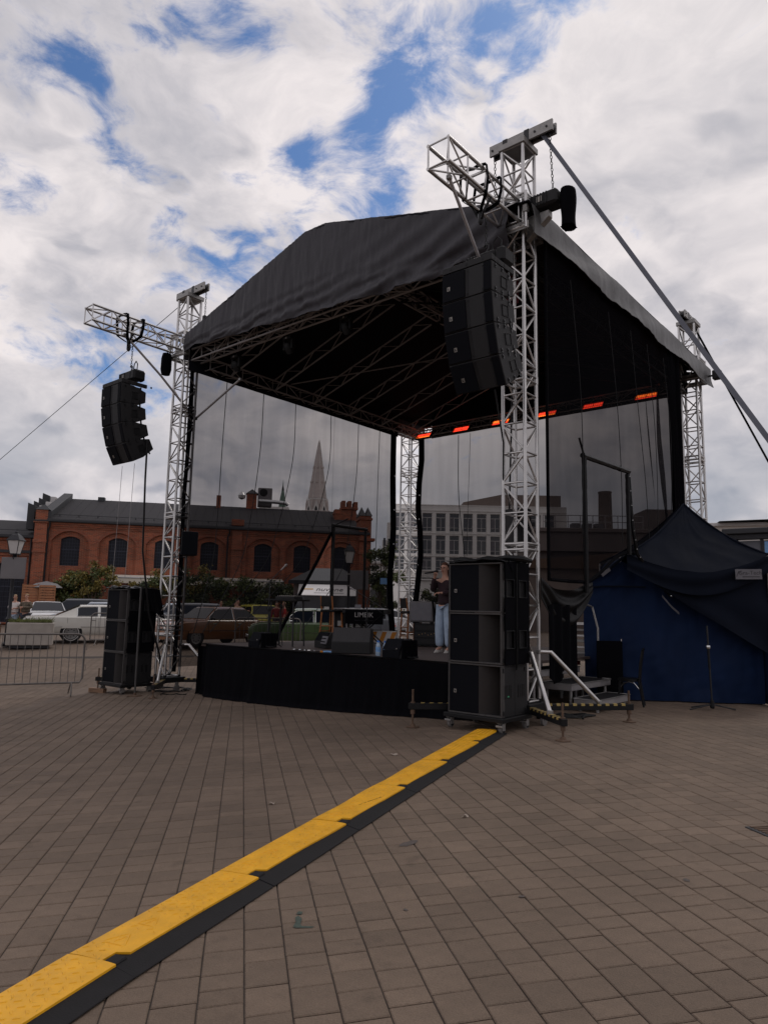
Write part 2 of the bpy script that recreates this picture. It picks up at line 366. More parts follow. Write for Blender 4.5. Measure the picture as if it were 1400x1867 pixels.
MT = dict(
    alu=pm('aluminium', (.53, .515, .505), .33, .92, .16, 3.0, .05, 90),
    galv=pm('galvanised_steel', (.30, .29, .28), .5, .7, .2, 9.0, .05, 60),
    dalu=pm('dull_aluminium', (.34, .32, .32), .5, .45, .15, 4.0),
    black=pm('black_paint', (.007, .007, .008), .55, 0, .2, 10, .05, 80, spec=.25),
    blackm=pm('black_metal', (.016, .016, .018), .4, .3, .2, 10),
    cab=pm('speaker_cabinet', (.0145, .014, .0152), .62, 0, .12, 14, .12, 260, spec=.3),
    port=pm('speaker_port', (.031, .0275, .027), .75, 0, .1, 6, .1, 200, spec=.2),
    grille=pm('speaker_grille', (.0035, .004, .0065), .8, 0, .1, 40, .15, 600, spec=.12),
    trim=pm('speaker_edge', (.055, .051, .05), .5, 0, .15, 14, spec=.3),
    rub=pm('rubber', (.011, .0105, .012), .75, 0, .25, 12, .2, 120, spec=.25),
    grub=pm('grey_rubber', (.13, .12, .115), .7, 0, .15, 20),
    cloth=pm('black_cloth', (.0032, .0032, .0046), .95, 0, .2, 3, .1, 40, spec=.06),
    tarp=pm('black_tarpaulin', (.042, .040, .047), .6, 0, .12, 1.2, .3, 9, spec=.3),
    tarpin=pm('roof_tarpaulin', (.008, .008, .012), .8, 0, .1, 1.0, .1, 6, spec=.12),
    littarp=pm('lit_tarpaulin', (.085, .083, .084), .5, 0, .45, 3.5, .4, 8, spec=.5),  # lighter copy of the black tarpaulin, with light painted into its colour
    vinyl=pm('black_vinyl', (.006, .006, .007), .38, 0, .2, 6, .35, 22, spec=.22),
    navy=pm('navy_tent_cloth', (.0065, .009, .017), .85, 0, .15, 1.5, .25, 6, spec=.1),
    blue=pm('blue_tent_wall', (.0035, .0128, .045), .8, 0, .12, 1.4, .2, 4, spec=.2),
    dullred=pm('dull_red', (.10, .010, .016), .8, 0, .1, 3),
    deck=pm('stage_plywood', (.070, .050, .044), .65, 0, .15, 3, .05, 30),
    yellow=pm('yellow_plastic', (.76, .375, .006), .5, 0, .10, 9, .10, 70),
    ypaint=pm('yellow_paint', (.36, .26, .08), .6, 0, .2, 20),
    barr=pm('weathered_steel', (.15, .135, .125), .55, .4, .2, 9.0),
    rust=pm('rusty_steel', (.12, .075, .05), .8, .2, .3, 20, .2, 60),
    wood=pm('stained_wood', (.30, .105, .028), .45, 0, .25, 9),
    fwood=pm('fence_wood', (.30, .125, .055), .75, 0, .2, 7, .1, 60),
    timber=pm('timber_block', (.22, .13, .08), .8, 0, .2, 8),
    conc=pm('concrete', (.36, .325, .29), .9, 0, .15, 3, .25, 50),
    soil=pm('soil', (.05, .035, .025), .95, 0, .3, 9),
    iron=pm('dark_iron', (.02, .02, .024), .5, .3, .2, 9),
    signback=pm('grey_sign_back', (.17, .16, .165), .6, .2, .08, 3),
    lampg=pm('frosted_lamp_glass', (.55, .53, .52), .35, 0, .05, 3),
    slate=pm('grey_roofing', (.032, .030, .033), .75, 0, .10, 1.5, .1, 12, spec=.2),
    zinc=pm('dark_zinc', (.026, .027, .031), .6, .1, .1, 4),
    plaster=pm('light_plaster', (.76, .74, .71), .85, 0, .06, .6),
    plasterw=pm('white_plaster', (.66, .62, .58), .85, 0, .05, .6),
    browncl=pm('brown_cladding', (.19, .15, .13), .8, 0, .1, 1),
    darkb=pm('dark_building', (.17, .14, .13), .85, 0, .15, .6),
    bwhite=pm('white_frame', (.5, .48, .47), .6, 0, .05, 3),
    wglass=glass_mat('window_glass', (.030, .032, .040)),
    wglass2=pm('hall_window_glass', (.008, .009, .017), .35, 0, .4, .8, spec=.25),
    muntin=pm('iron_muntin', (.045, .048, .068), .7, 0, .1, 5, spec=.2),
    brick=brick_mat('red_brick', (.34, .064, .021), (.150, .032, .015), (.26, .14, .09), msize=.014, patch=.28),
    bricka=brick_mat('arch_brick', (.26, .055, .022), (.19, .042, .02), (.22, .12, .08), .075, .27),
    copper=pm('green_copper', (.12, .19, .15), .7, 0, .15, .2),
    stone=pm('pale_stone', (.60, .53, .50), .85, 0, .12, .3),
    steel=pm('bright_duct', (.6, .6, .6), .3, .9, .1, 5),
    awn=pm('cream_awning', (.62, .57, .48), .85, 0, .06, 2),
    leaf=pm('leaves_green', (.070, .088, .022), .6, 0, .3, 2.0, rnd=.45),
    leaf2=pm('leaves_yellowish', (.17, .13, .025), .6, 0, .3, 2.0, rnd=.45),
    leafd=pm('leaves_dark', (.035, .045, .018), .6, 0, .3, 2.0, rnd=.45),
    bark=pm('bark', (.07, .05, .035), .9, 0, .2, 8),
    grassm=pm('grass_blades', (.11, .125, .03), .7, 0, .3, 4, rnd=.4),
    skin=pm('skin', (.46, .25, .18), .55, 0, .06, 12, spec=.4),
    hair=pm('brown_hair', (.075, .028, .015), .5, 0, .25, 40),
    hairb=pm('fair_hair', (.35, .22, .11), .55, 0, .2, 40),
    hairg=pm('dark_short_hair', (.05, .035, .028), .6, 0, .2, 40),
    sweater=pm('dark_red_knit', (.022, .008, .012), .9, 0, .2, 30, .3, 160),
    jeans=pm('light_blue_denim', (.33, .41, .52), .85, 0, .16, 9, .15, 90),
    dkjeans=pm('dark_trousers', (.035, .04, .055), .85, 0, .15, 9),
    shoe=pm('pale_trainer', (.42, .40, .37), .6, 0, .25, 30),
    white=pm('white_cotton', (.60, .55, .53), .85, 0, .12, 12),
    camo=pm('camouflage_cloth', (.10, .078, .055), .85, 0, .65, 14),
    beige=pm('beige_shirt', (.50, .34, .20), .85, 0, .08, 8),
    red=pm('red_shirt', (.36, .020, .018), .8, 0, .1, 8),
    dred=pm('maroon_shirt', (.17, .018, .02), .8, 0, .1, 8),
    glasses=pm('glasses_rim', (.12, .05, .035), .3, .2, .1, 9),
    tyre=pm('tyre', (.016, .016, .016), .8, 0, .2, 20),
    chrome=pm('chrome', (.6, .6, .6), .15, 1, .1, 8),
    rim=pm('wheel_rim', (.20, .195, .19), .4, .6, .1, 8),
    cglass=pm('car_glass', (.010, .013, .02), .08, 0, .3, .7, spec=.35),
    lampred=pm('tail_lamp', (.35, .02, .015), .3, 0, .1, 9),
    lampw=pm('head_lamp', (.6, .6, .58), .15, 0, .1, 9),
    whitep=pm('white_board', (.62, .60, .59), .6, 0, .05, 4),
    textd=pm('dark_lettering', (.05, .045, .05), .7),
    textw=pm('pale_lettering', (.30, .28, .28), .7),
    gold=pm('gold_print', (.45, .27, .09), .6),
    label=pm('grey_label', (.15, .145, .16), .8, 0, .1, 8),
    badge=pm('silver_badge', (.25, .23, .21), .4, .3, .1, 9),
    bottle=pm('clear_bottle', (.30, .40, .52), .1, 0, .15, 9, spec=.8),
    capblue=pm('blue_cap', (.03, .16, .55), .4),
    bluewrap=pm('blue_label', (.16, .33, .60), .5, 0, .3, 40),
    green=pm('green_led_glow', (.02, .12, .06), .4, emit=(.1, .6, .3), estr=.12),
    heat=pm('glowing_heater_element', (.3, .03, .01), .5, 0, .05, 9, emit=(1.0, .05, .022), estr=1.6),
    heat2=pm('hot_heater_element', (.3, .08, .01), .5, 0, .05, 9, emit=(1.0, .16, .02), estr=1.8),
    orange=pm('orange_stripe', (.55, .20, .01), .6),
    stain=pm('green_paint_mark', (.045, .062, .05), .8, 0, .4, 40),
    stainb=pm('dark_spot', (.075, .06, .054), .8, 0, .2, 40),
    paper=pm('paper_scrap', (.36, .30, .25), .8),
    chain=pm('black_chain', (.02, .02, .02), .4, .6),
)
MT['gauze'] = gauze_mat('black_gauze', .33, (.0065, .0064, .008))
MT['paver'] = pm('concrete_paver', (.152, .111, .082), .82, 0, .10, 9.0, .35, 90, spec=.35, rnd=.11)
def add_patches(m):
    """large soft dirt patches and fine speckle on the pavers, in world space"""
    nt = m.node_tree; L = nt.links; b = nt.nodes['Principled BSDF']; src = b.inputs['Base Color'].links[0].from_socket
    g = nt.nodes.new('ShaderNodeNewGeometry')
    def nz(s, d, lo, hi, a, c):
        n = nt.nodes.new('ShaderNodeTexNoise'); n.inputs['Scale'].default_value = s; n.inputs['Detail'].default_value = d; L.new(g.outputs['Position'], n.inputs['Vector'])
        r = nt.nodes.new('ShaderNodeMapRange'); r.inputs['From Min'].default_value = lo; r.inputs['From Max'].default_value = hi; r.inputs['To Min'].default_value = a; r.inputs['To Max'].default_value = c
        L.new(n.outputs['Fac'], r.inputs['Value']); return r.outputs[0]
    x = nt.nodes.new('ShaderNodeMath'); x.operation = 'MULTIPLY'; L.new(nz(.55, 5, .35, .65, .84, 1.12), x.inputs[0]); L.new(nz(170, 2, .3, .7, .82, 1.18), x.inputs[1])
    y = nt.nodes.new('ShaderNodeMath'); y.operation = 'MULTIPLY'; L.new(x.outputs[0], y.inputs[0]); L.new(nz(5.5, 6, .62, .72, 1.0, .80), y.inputs[1])
    v = nt.nodes.new('ShaderNodeVectorMath'); v.operation = 'SCALE'; L.new(src, v.inputs[0]); L.new(y.outputs[0], v.inputs['Scale']); L.new(v.outputs[0], b.inputs['Base Color'])
add_patches(MT['paver'])
def add_scuffs(m):
    nt = m.node_tree; L = nt.links; b = nt.nodes['Principled BSDF']; src = b.inputs['Base Color'].links[0].from_socket
    g = nt.nodes.new('ShaderNodeNewGeometry'); f = None
    for sc, st, lo, hi, a, d in ((3.2, (1, 1, 1), .50, .70, 1.0, .80), (34, (1, .35, 1), .60, .72, 1.0, .62), (60, (.2, 1.4, 1), .66, .74, 1.0, .55)):
        mp = nt.nodes.new('ShaderNodeMapping'); mp.inputs['Scale'].default_value = st; mp.inputs['Rotation'].default_value = (0, 0, .45); L.new(g.outputs['Position'], mp.inputs[0])
        n = nt.nodes.new('ShaderNodeTexNoise'); n.inputs['Scale'].default_value = sc; n.inputs['Detail'].default_value = 6; n.inputs['Roughness'].default_value = .65; L.new(mp.outputs[0], n.inputs['Vector'])
        r = nt.nodes.new('ShaderNodeMapRange'); L.new(n.outputs['Fac'], r.inputs['Value'])
        for k, v in zip(('From Min', 'From Max', 'To Min', 'To Max'), (lo, hi, a, d)): r.inputs[k].default_value = v
        if f is None: f = r.outputs[0]
        else:
            x = nt.nodes.new('ShaderNodeMath'); x.operation = 'MULTIPLY'; L.new(f, x.inputs[0]); L.new(r.outputs[0], x.inputs[1]); f = x.outputs[0]
    v = nt.nodes.new('ShaderNodeVectorMath'); v.operation = 'SCALE'; L.new(src, v.inputs[0]); L.new(f, v.inputs['Scale']); L.new(v.outputs[0], b.inputs['Base Color'])
add_scuffs(MT['yellow'])
MT['joint'] = pm('joint_sand', (.040, .030, .024), .95, 0, .3, 30)
PA = R(11.05)
MT['farpave'] = brick_mat('far_paving', (.152, .111, .082), (.140, .102, .076), (.066, .046, .036), .19, .203, .85, 'XY', .004, R(-11.05) - R(90), .08, .37)

# ================================================================== GROUND
def make_ground():
    mb = MB()
    xs = [-900, -300, -120, -60] + [-40 + 2 * i for i in range(41)] + [60, 120, 300, 900]
    ys = [-300, -60, -20] + [-10 + 2 * i for i in range(36)] + [80, 120, 300, 900, 1500]
    vs = [(x, y, gz(x, y) - 0.022) for y in ys for x in xs]
    Wn = len(xs)
    fs = [(j * Wn + i, j * Wn + i + 1, (j + 1) * Wn + i + 1, (j + 1) * Wn + i) for j in range(len(ys) - 1) for i in range(Wn - 1)]
    mb.add(vs, fs)
    g = mb.build('plaza_ground', MT['farpave'], smooth=True); tag(g, 'brown paved town square', None, None, 'structure')
    rd = Vector((math.cos(PA), math.sin(PA), 0)); cd = Vector((-math.sin(PA), math.cos(PA), 0))
    # bed of joint sand under the built pavers
    jb = MB(); n = 60; m = 44
    def jf(u, v):
        c = 2.3 + v * 22.2; r = (-1 + 2 * u) * (3.0 + c * .62) + c * .195
        p = rd * r + cd * c
        return (p.x, p.y, gz(p.x, p.y) - .0075)
    jb.grid(jf, n, m)
    jb.build('joint_sand_bed', MT['joint'], smooth=True)['kind'] = 'structure'
    CW = .203; LEN = (.137, .18, .236)
    rng = random.Random(11)
    cells = []
    for i in range(-75, 120):
        r0 = .085 + CW * i
        c = 2.35 + rng.random() * .25
        last = -1
        while c < 24.0:
            k = rng.choice((0, 1, 1, 2, 2, 0)); ln = LEN[k]
            p = rd * (r0 + CW / 2) + cd * (c + ln / 2)
            if p.y > 1.5 and abs(p.x + .0) < p.y * .60 + 1.3:
                cells.append((p.x, p.y, k, rng.random(), rng.uniform(-1, 1), rng.uniform(-1, 1), rng.uniform(-1, 1)))
            c += ln
    def inview(p): return p[1] > 3.05 + .08 * p[0] * 0 and abs(p[0]) < p[1] * .565
    vis = sorted([p for p in cells if inview(p)], key=lambda p: p[0] ** 2 + p[1] ** 2)
    near = set(id(p) for p in vis[:300])
    def paver_geo(k):
        w, l = CW / 2 - .0032, LEN[k] / 2 - .0032; b = .0055
        vs = []
        for (s, z) in ((0, -.016), (0, -.0045), (b, 0)):
            vs += [(-w + s, -l + s, z), (w - s, -l + s, z), (w - s, l - s, z), (-w + s, l - s, z)]
        fs = []
        for t in range(2):
            for q in range(4): fs.append((t * 4 + q, t * 4 + (q + 1) % 4, t * 4 + 4 + (q + 1) % 4, t * 4 + 4 + q))
        fs.append((8, 9, 10, 11)); return vs, fs
    geo = [paver_geo(k) for k in range(3)]
    mesh = []
    for k in range(3):
        me = bpy.data.meshes.new('paver'); me.from_pydata(geo[k][0], [], geo[k][1]); me.materials.append(MT['paver']); mesh.append(me)
    rest = MB()
    def mat_of(x, y, a, t1, t2, t3):
        dx = (gz(x + .05, y) - gz(x - .05, y)) / .1; dy = (gz(x, y + .05) - gz(x, y - .05)) / .1
        nrm = Vector((-dx + t1 * .006, -dy + t2 * .006, 1)).normalized()
        tw = PA + (t3 * .010)
        u = Vector((math.cos(tw), math.sin(tw), 0)); u = (u - nrm * u.dot(nrm)).normalized(); v = nrm.cross(u)
        m = Matrix((u, v, nrm)).transposed().to_4x4(); m.translation = Vector((x, y, gz(x, y) + (a - .5) * .003)); return m
    for p in cells:
        m = mat_of(p[0], p[1], p[3], p[4], p[5], p[6])
        if id(p) in near:
            o = bpy.data.objects.new('paver', mesh[p[2]]); COL.objects.link(o); o.parent = g; o.matrix_world = m
        else:
            vs, fs = geo[p[2]]
            if p[1] > 11: vs, fs = vs[4:], [tuple(q - 4 for q in f) for f in fs[4:]]
            rest.M = m; rest.add(vs, fs)
    ro = rest.build('paving', MT['paver'], g, fix=False); ro['kind'] = 'stuff'
    # small marks lying on the paving
    def blot(name, x, y, rx, ry, mat, label, cat, seed, n=14, dz=.004):
        rg = random.Random(seed); mb = MB()
        mb.poly([(math.cos(2 * math.pi * i / n) * rx * rg.uniform(.6, 1.1), math.sin(2 * math.pi * i / n) * ry * rg.uniform(.6, 1.1), 0) for i in range(n)])
        o = mb.build(name, MT[mat]); o.location = (x, y, gz(x, y) + dz); o.rotation_euler = (0, -.047 if x < 1.5 else -.01, rg.uniform(0, 3))
        return tag(o, label, cat)
    mb = MB(); z = .0
    mb.poly([(-.018, -.03, z), (.0, -.045, z), (.085, -.045, z), (.10, -.03, z), (.03, -.022, z), (.018, .0, z), (.02, .07, z), (-.005, .11, z), (-.02, .09, z), (-.01, .03, z)])
    mb.poly([(-.02, .13, z), (.01, .125, z), (.015, .16, z), (-.012, .17, z)])
    o = mb.build('paint_mark', MT['stain']); o.location = (-.43, 4.13, gz(-.43, 4.13) + .004); o.rotation_euler = (0, -.03, 0); tag(o, 'dark green dribbled paint mark shaped like a hook on the paving', 'paint mark')
    blot('chewing_gum_spot', .17, 4.28, .018, .014, 'stainb', 'dark round gum spot near the green paint mark', 'stain', 3)
    blot('chewing_gum_spot', 1.92, 4.62, .035, .022, 'stainb', 'larger dark spot on a paver at the right of the square', 'stain', 4)
    blot('oil_stain', .23, 5.42, .10, .045, 'stainb', 'flat oil stain beside the yellow cable ramp', 'stain', 5)
    blot('chewing_gum_spot', .86, 4.42, .022, .016, 'stainb', 'small dark spot between the green mark and the right edge', 'stain', 6)
    for i, (x, y, s) in enumerate([(.18, 8.6, .05), (.72, 6.05, .03), (-.95, 6.6, .03)]):
        mb = MB(); rg = random.Random(i + 20)
        mb.grid(lambda u, v: ((u - .5) * s * 1.5, (v - .5) * s, .012 + .012 * math.sin(u * 5 + i) * math.cos(v * 4)), 4, 3, (0, 0, .001))
        o = mb.build('paper_scrap', MT['paper']); o.location = (x, y, gz(x, y)); o.rotation_euler = (0, 0, rg.uniform(0, 3))
        tag(o, ['crumpled pale scrap on the paving left of the ramp', 'tiny pale scrap right of the cable ramp', 'tiny pale scrap out on the open paving at left'][i], 'litter')
    # drain
    t = gthing('drain_grate', 'dark iron drain grate sunk in the paving at the right edge', 'drain', 3.06, 5.62, R(12))
    MB().box(-.2, .2, -.13, .13, -.012, .006).build('grate_frame', MT['iron'], t, bevel=.003)
    sl = MB().box(-.17, .17, -.009, .009, .004, .012)
    b0 = sl.build('slat', MT['rust'], t); b0.location = (0, -.1, 0)
    for i in range(1, 6):
        c = b0.copy(); COL.objects.link(c); c.location = (0, -.1 + .04 * i, 0)
    return g
make_ground()

# ------------------------------------------------------------------ yellow cable ramp
def make_ramp():
    d = Vector((.417, .909, 0)); d.normalize(); right = Vector((d.y, -d.x, 0))
    edge = Vector((-1.23, 3.63, 0))           # right edge of the lid at one joint
    cen = edge - right * .165
    L = 1.19
    ang0 = math.atan2(d.y, d.x) - math.pi / 2
    labs = ['yellow cable ramp section running out of the bottom left corner', 'yellow cable ramp section, second from the bottom left corner', 'yellow cable ramp section, third from the bottom left corner',
            'yellow cable ramp section in the middle of the run, with a hairline scratch', 'yellow cable ramp section, third from the speaker stack end', 'yellow cable ramp section, second from the speaker stack end', 'rounded last yellow cable ramp section beneath the speaker stack']
    for k in range(-1, 6):
        ln = L if k < 5 else .92
        ang = ang0 + (R(2.4) if k == -1 else 0)
        p = cen + d * (L * k)
        if k == -1: p = cen - (Matrix.Rotation(R(2.4), 3, 'Z') @ d) * L
        t = thing('cable_ramp', labs[k + 1], 'cable ramp', (p.x, p.y, gz(p.x, p.y) + .001), ang, 'yellow cable ramp sections laid end to end')
        q = p + d * ln
        pitch = math.atan2(gz(q.x, q.y) - gz(p.x, p.y), ln); pr = p + right * .2; pl = p - right * .2
        rollx = math.atan2(gz(pr.x, pr.y) - gz(pl.x, pl.y), .4)
        t.rotation_euler = Matrix.Rotation(ang, 3, 'Z').to_quaternion().to_matrix().to_4x4().to_euler()
        t.rotation_euler = (Matrix.Rotation(ang, 3, 'Z') @ Matrix.Rotation(pitch, 3, 'X') @ Matrix.Rotation(-rollx, 3, 'Y')).to_euler()
        # rubber base with sloping flanks (local x right, y forward)
        prof = [(-.215, .004), (-.215, .010), (-.155, .036), (-.14, .041), (.14, .041), (.16, .036), (.272, .010), (.272, .004)]
        mb = MB(); mb.prism(prof, .004, ln - .004, 'Y')
        mb.build('rubber_base', MT['rub'], t, bevel=.003)
        # moulded black joint tab beside the notch of the lid
        jt = MB(); jt.box(.070, .150, .004, .088, .034, .0505); jt.build('joint_tab', MT['rub'], t, bevel=.007)
        # yellow lid: arched, right edge drifting outwards along the section with a rounded notch at its start
        rows = 40; cols = 14
        def edge_r(y):
            s = y / ln
            e = .132 + .026 * sst(.1, .95, s) + .003 * math.sin(s * 7 + k)
            if y < .125: e -= .066 * (1 - sst(.092, .118, y))
            if k == 5 and y > ln - .14: e *= math.sqrt(max(1 - ((y - (ln - .14)) / .14) ** 2, 0.02)) * .55 + .45
            return e
        def edge_l(y):
            e = -.148
            if k == 5 and y > ln - .14: e *= math.sqrt(max(1 - ((y - (ln - .14)) / .14) ** 2, 0.02)) * .55 + .45
            return e
        def zl(x, y):
            a = min(abs(x) / .185, 1); 
            return .043 + .011 * (1 - a ** 4) + (.004 * math.sin(y * 6 + k) if k in (2, 3) else 0)
        def lf(u, v):
            y = .003 + v * (ln - .006)
            x = edge_l(y) + (edge_r(y) - edge_l(y)) * u
            return (x, y, zl(x, y))
        lid = MB(); lid.grid(lf, cols, rows, (0, 0, -.011)); lo = lid.build('yellow_lid', MT['yellow'], t, smooth=True)
        # tread pattern: short raised bars set at alternating angles, as one relief
        tr = MB(); rg = random.Random(k)
        def bar(x, y, a, l, w, h=.0036):
            c, s2 = math.cos(a), math.sin(a); vs = []
            for dz in (0, h):
                for sx, sy in ((-l, -w), (l, -w), (l, w), (-l, w)):
                    X, Y = x + sx * c - sy * s2, y + sx * s2 + sy * c
                    f = .6 if dz else 1
                    X = x + (X - x) * f; Y = y + (Y - y) * f
                    vs.append((X, Y, zl(X, Y) + dz))
            tr.add(vs, [(4, 5, 6, 7), (0, 1, 5, 4), (1, 2, 6, 5), (2, 3, 7, 6), (3, 0, 4, 7)])
        ny = int(ln / .05)
        for j in range(ny):
            y = .03 + j * .05
            if .16 < y < .30 or .36 < y < .5: continue
            for i in range(5):
                x = -.12 + i * .055
                if x > .04 and y < .15: continue
                bar(x, y + (.02 if i % 2 else 0), R(35) if (i + j) % 2 else R(-35), .019, .006)
        # moulded warning triangles with a bolt
        for yc, sc, flip in ((.20, .085, 1), (.42, .07, 1)):
            xc = -.015
            tri = [(-sc * .9, -sc * .55), (sc * .9, -sc * .55), (0, sc * .9)]
            for i in range(3):
                (xa, ya), (xb, yb) = tri[i], tri[(i + 1) % 3]
                bar(xc + (xa + xb) / 2, yc + (ya + yb) / 2, math.atan2(yb - ya, xb - xa), math.hypot(xb - xa, yb - ya) / 2, .005, .0034)
            bar(xc + .004, yc + .018, R(70), .022, .004, .0034); bar(xc - .006, yc - .01, R(70), .02, .004, .0034); bar(xc, yc + .003, R(-20), .014, .004, .0034)
        to = tr.build('tread_relief', MT['yellow'], lo); to['kind'] = 'stuff'
        if k == 3 - 1 or k == 2:
            MB().tube((.02, .50, zl(.02, .5) + .001), (.11, .80, zl(.11, .8) + .001), .0014, 5).build('scratch', MT['rub'], lo)
make_ramp()

# ================================================================== TRUSS
def rb(z): return z
def truss(mbc, mbl, A, ux, uy, uz, L, s=.4, rc=.026, rbr=.015, seg=.45, flip=0, joints=()):
    """box truss from A along uz (unit), section s in ux, uy; chords into mbc (list of 4) and lattice into mbl"""
    A = Vector(A); ux = Vector(ux); uy = Vector(uy); uz = Vector(uz); h = s / 2 - rc
    cs = [(-h, -h), (h, -h), (h, h), (-h, h)]
    pt = lambda i, t: A + ux * cs[i % 4][0] + uy * cs[i % 4][1] + uz * t
    for i in range(4): (mbc[i] if isinstance(mbc, list) else mbc).tube(pt(i, 0), pt(i, L), rc, 10)
    n = max(1, round(L / seg)); st = L / n
    for k in range(n):
        for i in range(4):
            a, b = k * st + .02, (k + 1) * st - .02
            if (k + i + flip) % 2: mbl.tube(pt(i, a), pt(i + 1, b), rbr, 7)
            else: mbl.tube(pt(i + 1, a), pt(i, b), rbr, 7)
    for k in range(n + 1):
        for i in range(4):
            mbl.tube(pt(i, min(max(k * st, .012), L - .012)), pt(i + 1, min(max(k * st, .012), L - .012)), rbr, 7)
    for j in joints:
        for i in range(4):
            mbl.tube(pt(i, j - .045), pt(i + 1, j - .045), rbr * 1.4, 7); mbl.tube(pt(i, j + .045), pt(i + 1, j + .045), rbr * 1.4, 7)
            mbl.tube(pt(i, j - .06), pt(i, j + .06), rc * 1.18, 10)
X, Y, Z = Vector((1, 0, 0)), Vector((0, 1, 0)), Vector((0, 0, 1))

def truss_tower(label, x, y, headaxis, arm, outr, braces, joints, S=.44):
    g = gs(x, y)
    t = sthing('truss_tower', label, 'truss tower', x, y, g, 0, 'four aluminium masts carrying the stage roof')
    D = -g    # converts world heights into heights above the foot
    MM = Matrix.Translation((0, 0, D))
    ch = [MB(MM) for _ in range(4)]; la = MB(MM)
    z0, z1 = g + .33, 9.18
    truss(ch, la, (0, 0, z0), X, Y, Z, z1 - z0, S, .030, .0160, .46, 0, [j - z0 for j in joints])
    for c in ch: c.build('chord', MT['alu'], t, smooth=True)
    la.build('lattice', MT['alu'], t, smooth=True)
    # head block with pulleys
    h = MB(MM); h.box(-S / 2 - .02, S / 2 + .02, -S / 2 - .02, S / 2 + .02, 9.16, 9.26)
    h.build('head_plate', MT['galv'], t, bevel=.006)
    b = MB(MM)
    if headaxis == 'X': b.box(-.50, .66, -.085, -.045, 9.26, 9.45); b.box(-.50, .66, .045, .085, 9.26, 9.45); b.box(-.47, .4, -.045, .045, 9.40, 9.44)
    else: b.box(-.085, -.045, -.50, .66, 9.26, 9.45); b.box(.045, .085, -.50, .66, 9.26, 9.45); b.box(-.045, .045, -.47, .4, 9.40, 9.44)
    hb = b.build('head_beam', MT['galv'], t, bevel=.004)
    pl = MB(MM)
    for u in (-.42, .42, .58):
        ax = 'Y' if headaxis == 'X' else 'X'
        c = (u, 0, 9.345) if headaxis == 'X' else (0, u, 9.345)
        pl.lathe([(.02, -.042), (.085, -.042), (.07, -.02), (.07, .02), (.085, .042), (.02, .042)], c, 16, ax)
    pl.build('pulley', MT['blackm'], hb, smooth=True)
    bands = MB(MM)
    for u in (-.2, .2):
        if headaxis == 'X': bands.box(u - .045, u + .045, -.09, .09, 9.252, 9.458)
        else: bands.box(-.09, .09, u - .045, u + .045, 9.252, 9.458)
    bands.build('clamp_band', MT['blackm'], hb, bevel=.003)
    bl = MB(MM)
    for u in (-.44, -.1, .35, .56):
        for sd in (-1, 1):
            if headaxis == 'X': bl.tube((u, sd * .085, 9.35), (u, sd * .10, 9.35), .018, 6)
            else: bl.tube((sd * .085, u, 9.35), (sd * .10, u, 9.35), .018, 6)
    bl.build('bolt', MT['blackm'], hb)
    # sleeve block sliding on the mast
    sl = MB(MM); zs0, zs1 = 7.62, 8.24; w = S / 2 + .07
    for sx in (-1, 1):
        for sy in (-1, 1):
            sl.tube((sx * w, sy * w, zs0), (sx * w, sy * w, zs1), .026, 10)
    for zc in (zs0 + .03, zs1 - .03):
        for sx in (-1, 1):
            sl.tube((sx * w, -w, zc), (sx * w, w, zc), .024, 8); sl.tube((-w, sx * w, zc), (w, sx * w, zc), .024, 8)
    so = sl.build('sleeve_block', MT['alu'], t, smooth=True)
    pls = MB(MM)
    for sx in (-1, 1):
        pls.box(sx * w - .006, sx * w + .006, -w, w, zs0 + .06, zs0 + .19) if 0 else None
        pls.cbox(0, sx * (w + .003), zs0 + .04, 2 * w + .1, .012, .13); pls.cbox(0, sx * (w + .003), zs1 - .05, 2 * w, .012, .10)
        pls.cbox(sx * (w + .003), 0, zs0 + .04, .012, 2 * w - .03, .13); pls.cbox(sx * (w + .003), 0, zs1 - .05, .012, 2 * w - .03, .10)
        for sy in (-1, 1):
            pls.cbox(sx * w, sy * w, 7.93, .075, .075, .12)
    pls.build('sleeve_plate', MT['galv'], so, bevel=.004)
    gb = MB(MM)
    for sx in (-1, 1):
        for zc in (zs0 + .04, zs1 - .05):
            for u in (-.2, -.1, .1, .2): gb.tube((u, sx * (w + .01), zc), (u, sx * (w + .02), zc), .012, 6)
    gb.build('sleeve_bolt', MT['blackm'], so)
    # cantilever arm over the loudspeaker
    if arm:
        L = arm - .29
        ac = [MB(MM) for _ in range(4)]; al = MB(MM)
        truss(ac, al, (0, -.29, 7.93), X, Z, -Y, L, .40, .027, .014, .5, 1)
        am = al.build('cantilever_arm', MT['alu'], t, smooth=True)
        for c in ac: c.build('chord', MT['alu'], am, smooth=True)
    # base
    bs = MB(MM); bs.box(-.30, .30, -.30, .30, g + .20, g + .32)
    for sx in (-1, 1):
        for sy in (-1, 1): bs.tube((sx * (S / 2 - .03), sy * (S / 2 - .03), g + .32), (sx * (S / 2 - .03), sy * (S / 2 - .03), g + .37), .036, 10)
    base = bs.build('base_frame', MT['black'], t, bevel=.006)
    wh = MB(MM)
    for sx in (-1, 1):
        wh.lathe([(.02, -.02), (.075, -.02), (.075, .02), (.02, .02)], (sx * .33, .05, g + .077), 14, 'X'); wh.box(sx * .33 - .03, sx * .33 + .03, .02, .08, g + .08, g + .21)
    wh.build('castor', MT['grub'], base)
